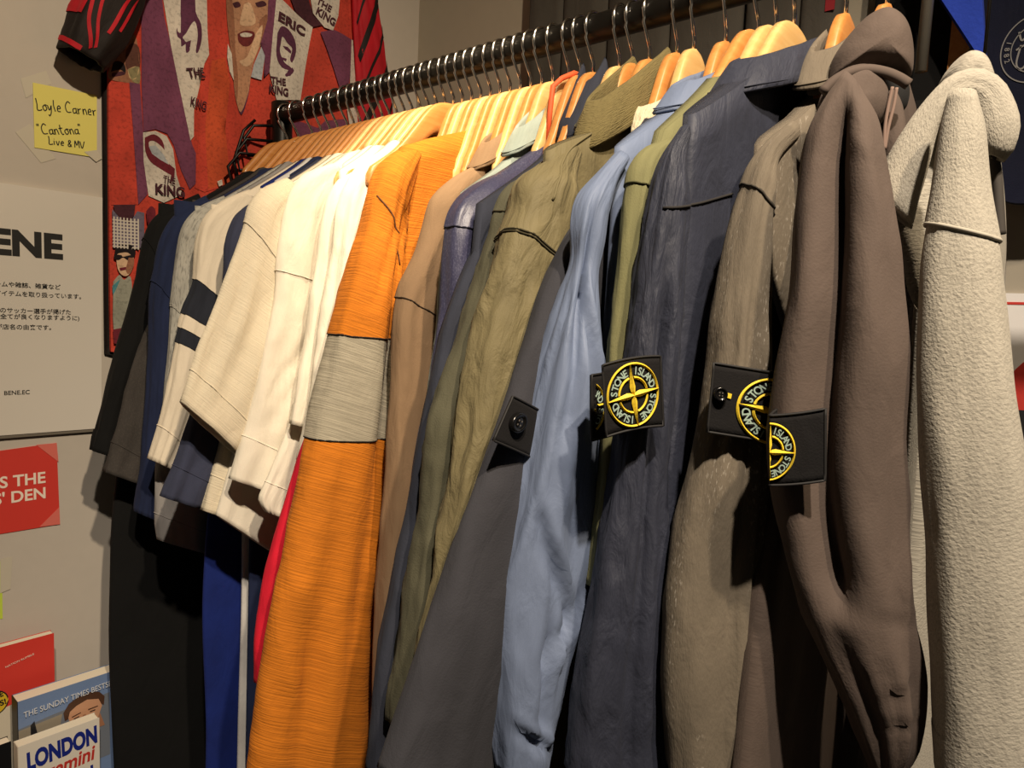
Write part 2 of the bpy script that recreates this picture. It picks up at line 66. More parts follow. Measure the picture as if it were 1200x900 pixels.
 'sage_shirt': {'st':[[0.5581,-0.0834,1.576,0.5581,-0.0566,1.5637],[0.5581,-0.1029,1.5625,0.5581,-0.0687,1.5478],[0.5581,-0.1203,1.5487,0.5581,-0.0783,1.5319],[0.5581,-0.1323,1.5335,0.5581,-0.083,1.5156],[0.5581,-0.1368,1.5172,0.5581,-0.0859,1.4995],[0.5581,-0.1394,1.5008,0.5581,-0.0885,1.4834],[0.5581,-0.1412,1.4845,0.5581,-0.0905,1.4673],[0.5581,-0.1423,1.4681,0.5581,-0.0925,1.4511],[0.5581,-0.1433,1.4517,0.5581,-0.095,1.4351],[0.5581,-0.1441,1.4352,0.5581,-0.0978,1.4191],[0.5581,-0.1457,1.4188,0.5581,-0.1009,1.4031],[0.5581,-0.1481,1.4024,0.5581,-0.1042,1.3872],[0.5581,-0.1505,1.386,0.5581,-0.1078,1.3714],[0.5581,-0.1526,1.3696,0.5581,-0.1116,1.3558],[0.5581,-0.1547,1.3532,0.5581,-0.1154,1.3402],[0.5581,-0.157,1.3368,0.5581,-0.1194,1.3247],[0.5581,-0.1597,1.3206,0.5581,-0.1234,1.3093],[0.5581,-0.1622,1.3043,0.5581,-0.1272,1.2939],[0.5581,-0.1643,1.288,0.5581,-0.1306,1.2784],[0.5581,-0.1663,1.2716,0.5581,-0.1339,1.263],[0.5581,-0.1681,1.2552,0.5581,-0.1372,1.2475],[0.5581,-0.17,1.2388,0.5581,-0.1404,1.2322]],'b':0.008,'n':[1.0,-0.0]},
 'track_jacket': {'st':[[0.5779,-0.0786,1.577,0.5779,-0.0625,1.5721],[0.5779,-0.1059,1.5645,0.5779,-0.0746,1.5537],[0.5779,-0.1281,1.5507,0.5779,-0.0849,1.5355],[0.5779,-0.1445,1.5351,0.5779,-0.0924,1.5173],[0.5779,-0.1523,1.5177,0.5779,-0.0983,1.4993],[0.5779,-0.1547,1.5,0.5779,-0.1026,1.4814],[0.5779,-0.1552,1.4823,0.5779,-0.1064,1.4637],[0.5779,-0.155,1.4645,0.5779,-0.1097,1.446],[0.5779,-0.1552,1.4466,0.5779,-0.113,1.4283],[0.5779,-0.1573,1.4288,0.5779,-0.1161,1.4105],[0.5779,-0.1603,1.4111,0.5779,-0.1192,1.3928],[0.5779,-0.1633,1.3934,0.5779,-0.123,1.3752],[0.5779,-0.1665,1.3758,0.5779,-0.1272,1.3578],[0.5779,-0.1701,1.3584,0.5779,-0.1317,1.3406],[0.5779,-0.1743,1.3411,0.5779,-0.1365,1.3235],[0.5779,-0.1778,1.3238,0.5779,-0.142,1.3068],[0.5779,-0.1804,1.3062,0.5779,-0.1475,1.2903],[0.5779,-0.1827,1.2886,0.5779,-0.1524,1.2737],[0.5779,-0.1849,1.271,0.5779,-0.1562,1.2568],[0.5779,-0.187,1.2534,0.5779,-0.1593,1.2397],[0.5779,-0.1891,1.2357,0.5779,-0.1622,1.2225],[0.5779,-0.1911,1.2181,0.5779,-0.1652,1.2055]],'b':0.014,'n':[1.0,-0.0]},
 'slate_jacket': {'st':[[0.607,-0.0971,1.5562,0.607,-0.0757,1.5507],[0.607,-0.1249,1.5355,0.607,-0.0892,1.5258],[0.607,-0.1421,1.5128,0.607,-0.0995,1.5012],[0.607,-0.1552,1.4899,0.607,-0.1085,1.4771],[0.607,-0.1675,1.4675,0.607,-0.117,1.4532],[0.607,-0.1768,1.445,0.607,-0.1242,1.4296],[0.607,-0.1838,1.4224,0.607,-0.1312,1.4062],[0.607,-0.1892,1.3997,0.607,-0.1383,1.3831],[0.607,-0.1937,1.377,0.607,-0.1453,1.3602],[0.607,-0.1983,1.3544,0.607,-0.1525,1.3377],[0.607,-0.2034,1.3321,0.607,-0.1589,1.3151],[0.607,-0.2082,1.3099,0.607,-0.1644,1.2925],[0.607,-0.2126,1.2876,0.607,-0.1703,1.2702],[0.607,-0.2176,1.2657,0.607,-0.1771,1.2485],[0.607,-0.2231,1.2441,0.607,-0.1839,1.227],[0.607,-0.2284,1.2227,0.607,-0.1892,1.2051],[0.607,-0.2334,1.2013,0.607,-0.1936,1.1829],[0.607,-0.2371,1.1793,0.607,-0.1983,1.161],[0.607,-0.2397,1.1569,0.607,-0.204,1.1397],[0.607,-0.2419,1.1343,0.607,-0.2094,1.1185],[0.607,-0.2437,1.1114,0.607,-0.2133,1.0965],[0.607,-0.2453,1.0884,0.607,-0.2168,1.0743]],'b':0.012,'n':[1.0,-0.0]},
 'sage_jacket': {'st':[[0.6359,-0.1122,1.5629,0.6359,-0.0973,1.5578],[0.6359,-0.1426,1.5466,0.6359,-0.1064,1.534],[0.6359,-0.1573,1.5259,0.6359,-0.1149,1.5114],[0.6359,-0.1634,1.5044,0.6359,-0.1221,1.4895],[0.6359,-0.1711,1.4833,0.6359,-0.128,1.4675],[0.6359,-0.178,1.4623,0.6359,-0.1357,1.4461],[0.6359,-0.1849,1.4416,0.6359,-0.1438,1.425],[0.6359,-0.1924,1.4213,0.6359,-0.1503,1.4039],[0.6359,-0.2003,1.4015,0.6359,-0.1564,1.3829],[0.6359,-0.2085,1.382,0.6359,-0.1626,1.3622],[0.6359,-0.2153,1.3625,0.6359,-0.1688,1.3417],[0.6359,-0.2176,1.3419,0.6359,-0.1753,1.3217],[0.6359,-0.2199,1.3213,0.6359,-0.1815,1.3018],[0.6359,-0.2226,1.3008,0.6359,-0.1868,1.2817],[0.6359,-0.226,1.2806,0.6359,-0.1918,1.2617],[0.6359,-0.2299,1.2607,0.6359,-0.197,1.2419],[0.6359,-0.2337,1.2408,0.6359,-0.2021,1.2222],[0.6359,-0.2372,1.2208,0.6359,-0.2067,1.2024],[0.6359,-0.2403,1.2007,0.6359,-0.211,1.1826],[0.6359,-0.2427,1.1803,0.6359,-0.2151,1.1629],[0.6359,-0.2443,1.1595,0.6359,-0.2191,1.1431],[0.6359,-0.2458,1.1386,0.6359,-0.2228,1.1233]],'b':0.013,'n':[1.0,-0.0]},
 'olive_jacket': {'st':[[0.668,-0.1151,1.5805,0.668,-0.1039,1.5724],[0.668,-0.1381,1.5621,0.668,-0.1154,1.5515],[0.668,-0.1609,1.5445,0.668,-0.1171,1.5269],[0.668,-0.1683,1.5235,0.668,-0.1231,1.5048],[0.668,-0.1813,1.5037,0.668,-0.1296,1.4826],[0.668,-0.1881,1.4833,0.668,-0.1355,1.461],[0.668,-0.1933,1.4629,0.668,-0.1415,1.4397],[0.668,-0.2003,1.4429,0.668,-0.1485,1.4188],[0.668,-0.2065,1.423,0.668,-0.156,1.3982],[0.668,-0.2111,1.4028,0.668,-0.1644,1.3784],[0.668,-0.2146,1.3825,0.668,-0.1738,1.3593],[0.668,-0.2185,1.3623,0.668,-0.1819,1.3403],[0.668,-0.2223,1.3422,0.668,-0.1898,1.3214],[0.668,-0.226,1.3221,0.668,-0.1978,1.3031],[0.668,-0.2293,1.302,0.668,-0.2047,1.2845],[0.668,-0.2326,1.2821,0.668,-0.2108,1.2659],[0.668,-0.2361,1.2623,0.668,-0.217,1.2475],[0.668,-0.2404,1.2429,0.668,-0.223,1.2292],[0.668,-0.2465,1.2249,0.668,-0.2285,1.2105],[0.668,-0.2502,1.2056,0.668,-0.2345,1.1927],[0.668,-0.2532,1.1861,0.668,-0.2397,1.1745],[0.668,-0.2563,1.1669,0.668,-0.2444,1.1562]],'b':0.02,'n':[1.0,-0.0]},
 'charcoal_jacket': {'st':[[0.711,-0.1223,1.5412,0.711,-0.1031,1.5372],[0.711,-0.1429,1.5211,0.711,-0.1093,1.5148],[0.711,-0.1606,1.5011,0.711,-0.1131,1.4929],[0.711,-0.1752,1.4814,0.711,-0.1157,1.4714],[0.711,-0.1871,1.4619,0.711,-0.1182,1.45],[0.711,-0.1963,1.4423,0.711,-0.1203,1.4287],[0.711,-0.2053,1.4232,0.711,-0.1228,1.4075],[0.711,-0.215,1.4046,0.711,-0.126,1.3864],[0.711,-0.2235,1.3862,0.711,-0.1317,1.3658],[0.711,-0.232,1.3682,0.711,-0.1392,1.3458],[0.711,-0.2408,1.3507,0.711,-0.1482,1.3267],[0.711,-0.2495,1.3336,0.711,-0.1578,1.3082],[0.711,-0.258,1.3169,0.711,-0.1671,1.2901],[0.711,-0.2662,1.3005,0.711,-0.1758,1.2721],[0.711,-0.2738,1.2842,0.711,-0.1834,1.2541],[0.711,-0.2807,1.2679,0.711,-0.1905,1.2362],[0.711,-0.2872,1.2518,0.711,-0.197,1.2183],[0.711,-0.2936,1.2359,0.711,-0.2031,1.2004],[0.711,-0.2998,1.2201,0.711,-0.2083,1.1823],[0.711,-0.306,1.2047,0.711,-0.2119,1.1635],[0.711,-0.3123,1.1896,0.711,-0.2145,1.1443],[0.711,-0.3187,1.1749,0.711,-0.2161,1.1244]],'b':0.014,'n':[1.0,-0.0]},
 'blue_overshirt': {'st':[[0.7429,-0.1565,1.5587,0.744,-0.1512,1.5514],[0.7393,-0.1735,1.5413,0.7417,-0.162,1.5327],[0.7363,-0.1874,1.5235,0.7401,-0.1695,1.5132],[0.7354,-0.1915,1.5039,0.7394,-0.1728,1.4933],[0.7354,-0.1918,1.4835,0.7388,-0.1759,1.4742],[0.734,-0.1981,1.4649,0.7387,-0.176,1.4533],[0.7327,-0.2044,1.4462,0.7389,-0.1753,1.4324],[0.7315,-0.2098,1.4272,0.7391,-0.1742,1.4118],[0.7306,-0.2143,1.4079,0.7393,-0.1735,1.3912],[0.7297,-0.2183,1.3884,0.7394,-0.1728,1.3706],[0.7289,-0.222,1.3689,0.7395,-0.1722,1.3498],[0.7282,-0.2257,1.3493,0.7396,-0.1718,1.329],[0.7274,-0.2292,1.3297,0.7396,-0.1719,1.3081],[0.7267,-0.2324,1.31,0.7397,-0.1713,1.287],[0.7263,-0.2346,1.2899,0.7398,-0.1709,1.2657],[0.726,-0.236,1.2695,0.7395,-0.1725,1.2448],[0.7258,-0.2369,1.2489,0.7381,-0.1788,1.2258],[0.7258,-0.2369,1.2278,0.7363,-0.1875,1.2082],[0.726,-0.2357,1.2062,0.7349,-0.194,1.1895],[0.7264,-0.2341,1.1842,0.734,-0.1981,1.1699],[0.7268,-0.2321,1.1618,0.7336,-0.2001,1.1492],[0.7272,-0.2301,1.1392,0.7335,-0.2008,1.1278]],'b':0.02,'n':[0.9781,-0.2079]},
 'light_olive_shirt': {'st':[[0.7713,-0.1429,1.5656,0.7729,-0.1318,1.562],[0.7684,-0.1635,1.5552,0.7725,-0.1348,1.5468],[0.767,-0.1737,1.5417,0.772,-0.1381,1.5323],[0.7665,-0.1768,1.5276,0.7716,-0.1408,1.5182],[0.7663,-0.1784,1.5135,0.7714,-0.1421,1.5041],[0.7662,-0.1793,1.4995,0.7713,-0.1429,1.49],[0.766,-0.1805,1.4854,0.7712,-0.1437,1.4759],[0.7658,-0.1823,1.4712,0.7711,-0.1442,1.4617],[0.7655,-0.1839,1.4571,0.771,-0.1451,1.4475],[0.7654,-0.1851,1.4429,0.7708,-0.1467,1.4333],[0.7652,-0.1861,1.4286,0.7705,-0.1484,1.4191],[0.7651,-0.187,1.4143,0.7704,-0.1495,1.4048],[0.765,-0.1878,1.3999,0.7703,-0.1501,1.3905],[0.7649,-0.1883,1.3854,0.7702,-0.151,1.3761],[0.7649,-0.1883,1.3708,0.77,-0.1521,1.3617],[0.765,-0.188,1.3561,0.7698,-0.1534,1.3473],[0.765,-0.188,1.3413,0.7696,-0.1549,1.3328],[0.7649,-0.1885,1.3265,0.7694,-0.1566,1.3185],[0.7648,-0.1891,1.3117,0.7691,-0.1583,1.304],[0.7647,-0.1896,1.2968,0.769,-0.1596,1.2895],[0.7647,-0.1902,1.2819,0.7688,-0.1608,1.2749],[0.7646,-0.1907,1.2669,0.7686,-0.162,1.2602]],'b':0.01,'n':[0.9903,-0.1392]},
 'navy_overshirt': {'st':[[0.7966,-0.1688,1.5653,0.7976,-0.167,1.5566],[0.7916,-0.1774,1.5496,0.797,-0.1681,1.5392],[0.7887,-0.1824,1.5328,0.7979,-0.1666,1.5193],[0.7873,-0.1848,1.5142,0.7978,-0.1667,1.5005],[0.7862,-0.1868,1.4953,0.7975,-0.1673,1.4817],[0.7851,-0.1886,1.4763,0.7972,-0.1678,1.4629],[0.7842,-0.1903,1.4571,0.797,-0.1681,1.4439],[0.7834,-0.1917,1.4377,0.7969,-0.1682,1.4249],[0.7827,-0.1929,1.4182,0.7967,-0.1686,1.4057],[0.782,-0.1941,1.3985,0.7965,-0.169,1.3865],[0.7813,-0.1952,1.3786,0.7963,-0.1692,1.3671],[0.7807,-0.1963,1.3587,0.7964,-0.1692,1.3474],[0.78,-0.1976,1.3386,0.7967,-0.1686,1.3276],[0.7789,-0.1995,1.3184,0.7973,-0.1676,1.3075],[0.7776,-0.2016,1.2983,0.7977,-0.1668,1.2873],[0.7763,-0.2039,1.278,0.7984,-0.1657,1.2669],[0.7748,-0.2065,1.2576,0.7995,-0.1637,1.2462],[0.7733,-0.2092,1.2372,0.8008,-0.1616,1.2253],[0.7723,-0.2109,1.2164,0.8021,-0.1593,1.2041],[0.7715,-0.2122,1.1952,0.8039,-0.1562,1.1826],[0.771,-0.2131,1.1739,0.8057,-0.1531,1.1608],[0.7706,-0.2138,1.1522,0.8074,-0.15,1.1387]],'b':0.022,'n':[0.866,-0.5]},
 'grey_overshirt': {'st':[[0.8552,-0.1488,1.5625,0.8574,-0.1466,1.5547],[0.8458,-0.1582,1.5505,0.8497,-0.1543,1.5401],[0.8395,-0.1645,1.5361,0.849,-0.155,1.5212],[0.8362,-0.1678,1.5188,0.8492,-0.1548,1.5031],[0.8335,-0.1705,1.5009,0.8495,-0.1545,1.4852],[0.8315,-0.1725,1.4826,0.8498,-0.1542,1.4673],[0.8301,-0.1739,1.464,0.8504,-0.1536,1.4492],[0.8284,-0.1756,1.4452,0.8512,-0.1528,1.4311],[0.8281,-0.1759,1.4261,0.852,-0.152,1.4128],[0.8278,-0.1762,1.4067,0.8527,-0.1513,1.3945],[0.8271,-0.1769,1.3873,0.8532,-0.1508,1.3759],[0.8254,-0.1786,1.3678,0.8537,-0.1503,1.3572],[0.8232,-0.1808,1.3483,0.8542,-0.1498,1.3383],[0.8212,-0.1828,1.3286,0.8547,-0.1493,1.3193],[0.8198,-0.1842,1.3085,0.8552,-0.1488,1.3001],[0.819,-0.185,1.2882,0.8558,-0.1482,1.2808],[0.8186,-0.1854,1.2676,0.8566,-0.1474,1.2613],[0.8189,-0.1851,1.2468,0.8573,-0.1467,1.2417],[0.8198,-0.1842,1.2258,0.8578,-0.1462,1.2218],[0.821,-0.183,1.2045,0.8583,-0.1457,1.2018],[0.8228,-0.1812,1.1831,0.8591,-0.1449,1.1816],[0.8248,-0.1792,1.1615,0.8598,-0.1442,1.1613]],'b':0.02,'n':[0.7071,-0.7071]},
 'brown_hoodie': {'st':[[0.8897,-0.173,1.578,0.898,-0.17,1.5669],[0.8824,-0.1757,1.5638,0.9058,-0.1672,1.5517],[0.8768,-0.1777,1.548,0.9098,-0.1657,1.5353],[0.8753,-0.1783,1.5304,0.9132,-0.1645,1.5188],[0.8752,-0.1783,1.5122,0.9163,-0.1633,1.5022],[0.875,-0.1784,1.4939,0.9193,-0.1623,1.4856],[0.8745,-0.1785,1.4754,0.922,-0.1613,1.4688],[0.8738,-0.1788,1.4568,0.9246,-0.1603,1.452],[0.8729,-0.1791,1.4379,0.9269,-0.1595,1.4351],[0.8718,-0.1795,1.4189,0.9292,-0.1586,1.4181],[0.8712,-0.1798,1.3996,0.9309,-0.158,1.401],[0.8714,-0.1797,1.3802,0.9323,-0.1575,1.3837],[0.8731,-0.1791,1.3607,0.9337,-0.157,1.3663],[0.8769,-0.1777,1.3416,0.9352,-0.1565,1.3489],[0.882,-0.1758,1.3229,0.9368,-0.1559,1.3313],[0.8883,-0.1735,1.3049,0.9387,-0.1552,1.3137],[0.8952,-0.171,1.2873,0.9413,-0.1542,1.2962],[0.9027,-0.1683,1.2702,0.9456,-0.1527,1.2794],[0.9105,-0.1655,1.2535,0.949,-0.1514,1.2621],[0.9184,-0.1626,1.237,0.9501,-0.151,1.244],[0.9258,-0.1599,1.2202,0.9484,-0.1517,1.2254],[0.9331,-0.1572,1.2032,0.9439,-0.1533,1.2065]],'b':0.026,'n':[0.342,-0.9397]},
 'grey_hoodie': {'st':[[0.9386,-0.1716,1.5603,0.9476,-0.1693,1.5594],[0.9366,-0.1721,1.5457,0.952,-0.1683,1.5444],[0.9357,-0.1723,1.5306,0.9544,-0.1676,1.5292],[0.9351,-0.1725,1.5153,0.957,-0.167,1.514],[0.9339,-0.1728,1.4999,0.9605,-0.1661,1.4989],[0.933,-0.173,1.4843,0.964,-0.1653,1.4837],[0.9333,-0.1729,1.4684,0.9665,-0.1646,1.4685],[0.9341,-0.1727,1.4523,0.9695,-0.1639,1.4533],[0.9353,-0.1724,1.4362,0.9725,-0.1631,1.4381],[0.9368,-0.172,1.4199,0.9754,-0.1624,1.4228],[0.9386,-0.1716,1.4037,0.9785,-0.1616,1.4077],[0.9406,-0.1711,1.3874,0.9819,-0.1608,1.3926],[0.9429,-0.1705,1.3711,0.9849,-0.1601,1.3773],[0.9454,-0.1699,1.3548,0.9876,-0.1594,1.362],[0.9476,-0.1694,1.3383,0.9904,-0.1587,1.3467],[0.9496,-0.1688,1.3218,0.9933,-0.158,1.3314],[0.9516,-0.1683,1.3052,0.9961,-0.1573,1.3161],[0.9537,-0.1678,1.2886,0.9988,-0.1566,1.3007],[0.9557,-0.1673,1.2719,1.0013,-0.156,1.2852],[0.9577,-0.1668,1.2551,1.0038,-0.1553,1.2696],[0.9597,-0.1663,1.2382,1.0061,-0.1548,1.254],[0.9617,-0.1658,1.2213,1.0085,-0.1542,1.2383]],'b':0.036,'n':[0.2419,-0.9703]},
 'grey_hood_roll': {'st':[[0.9055,-0.1479,1.5153,0.9192,-0.1444,1.5027],[0.9064,-0.1476,1.5218,0.9199,-0.1443,1.5077],[0.9075,-0.1474,1.5282,0.9206,-0.1441,1.5126],[0.9092,-0.1469,1.5344,0.9213,-0.1439,1.5176],[0.9114,-0.1464,1.5402,0.9223,-0.1437,1.5224],[0.9138,-0.1458,1.5458,0.9235,-0.1434,1.5271],[0.9165,-0.1451,1.5512,0.9246,-0.1431,1.5318],[0.9193,-0.1444,1.5563,0.9257,-0.1428,1.5365],[0.9223,-0.1437,1.5613,0.9267,-0.1426,1.5412],[0.9254,-0.1429,1.566,0.9276,-0.1423,1.5459],[0.9288,-0.1421,1.5705,0.9287,-0.1421,1.5505],[0.9328,-0.141,1.5739,0.9299,-0.1418,1.5551],[0.9376,-0.1398,1.5759,0.9316,-0.1414,1.5593],[0.9429,-0.1385,1.5759,0.9343,-0.1407,1.5625],[0.9481,-0.1372,1.5733,0.9378,-0.1398,1.5643],[0.9525,-0.1361,1.5688,0.942,-0.1388,1.5636],[0.9556,-0.1354,1.5631,0.9451,-0.138,1.5599],[0.9581,-0.1347,1.5571,0.9469,-0.1375,1.5552],[0.9597,-0.1343,1.5509,0.9481,-0.1372,1.5503],[0.9595,-0.1344,1.5448,0.9493,-0.1369,1.5454],[0.9584,-0.1347,1.5389,0.9507,-0.1366,1.5405],[0.9555,-0.1354,1.5344,0.9526,-0.1361,1.5358]],'b':0.02,'n':[0.2419,-0.9703]},
 'wall_sleeve_near': {'st':[[0.04,-0.2121,1.8712,0.04,-0.1537,1.895],[0.04,-0.2164,1.8647,0.04,-0.1582,1.8862],[0.04,-0.2208,1.8582,0.04,-0.1627,1.8775],[0.04,-0.2252,1.8518,0.04,-0.1672,1.8688],[0.04,-0.2296,1.8454,0.04,-0.1716,1.8602],[0.04,-0.2339,1.839,0.04,-0.1757,1.8516],[0.04,-0.2382,1.8327,0.04,-0.1795,1.8429],[0.04,-0.2425,1.8264,0.04,-0.1826,1.8343],[0.04,-0.2467,1.8201,0.04,-0.1851,1.8256],[0.04,-0.2508,1.8138,0.04,-0.1873,1.817],[0.04,-0.2548,1.8075,0.04,-0.1899,1.8084],[0.04,-0.2585,1.8011,0.04,-0.1928,1.7999],[0.04,-0.2618,1.7946,0.04,-0.1958,1.7913],[0.04,-0.2644,1.788,0.04,-0.1988,1.7828],[0.04,-0.2665,1.7813,0.04,-0.2022,1.7743],[0.04,-0.2687,1.7747,0.04,-0.2059,1.766],[0.04,-0.2705,1.768,0.04,-0.2102,1.7578],[0.04,-0.2721,1.7614,0.04,-0.215,1.7499],[0.04,-0.2737,1.7548,0.04,-0.2201,1.7423],[0.04,-0.2752,1.7481,0.04,-0.2253,1.7347],[0.04,-0.2767,1.7415,0.04,-0.2305,1.7273],[0.04,-0.2782,1.7349,0.04,-0.2355,1.7199]],'b':0.026,'n':[1.0,-0.0]},
 'wall_sleeve_far': {'st':[[0.02,0.1194,2.0128,0.02,0.1527,2.0511],[0.02,0.1272,1.9996,0.02,0.1603,2.0361],[0.02,0.1353,1.9863,0.02,0.1682,2.021],[0.02,0.1415,1.9716,0.02,0.176,2.0056],[0.02,0.1449,1.9552,0.02,0.1835,1.9898],[0.02,0.1465,1.9379,0.02,0.19,1.9732],[0.02,0.1477,1.9204,0.02,0.1954,1.9558],[0.02,0.1492,1.9029,0.02,0.2002,1.9378],[0.02,0.151,1.8855,0.02,0.2048,1.9196],[0.02,0.1529,1.868,0.02,0.2094,1.9012],[0.02,0.1548,1.8504,0.02,0.2137,1.8825],[0.02,0.1567,1.8327,0.02,0.2179,1.8635],[0.02,0.1587,1.8149,0.02,0.222,1.8444],[0.02,0.1606,1.797,0.02,0.226,1.825],[0.02,0.1625,1.779,0.02,0.2299,1.8055],[0.02,0.1645,1.7609,0.02,0.2339,1.7858],[0.02,0.1665,1.7427,0.02,0.238,1.7659],[0.02,0.1684,1.7245,0.02,0.2421,1.7459],[0.02,0.1704,1.7061,0.02,0.2462,1.7257],[0.02,0.1722,1.6875,0.02,0.25,1.7053],[0.02,0.1739,1.6689,0.02,0.2536,1.6846],[0.02,0.1756,1.6502,0.02,0.2572,1.6638]],'b':0.012,'n':[1.0,-0.0]},
}
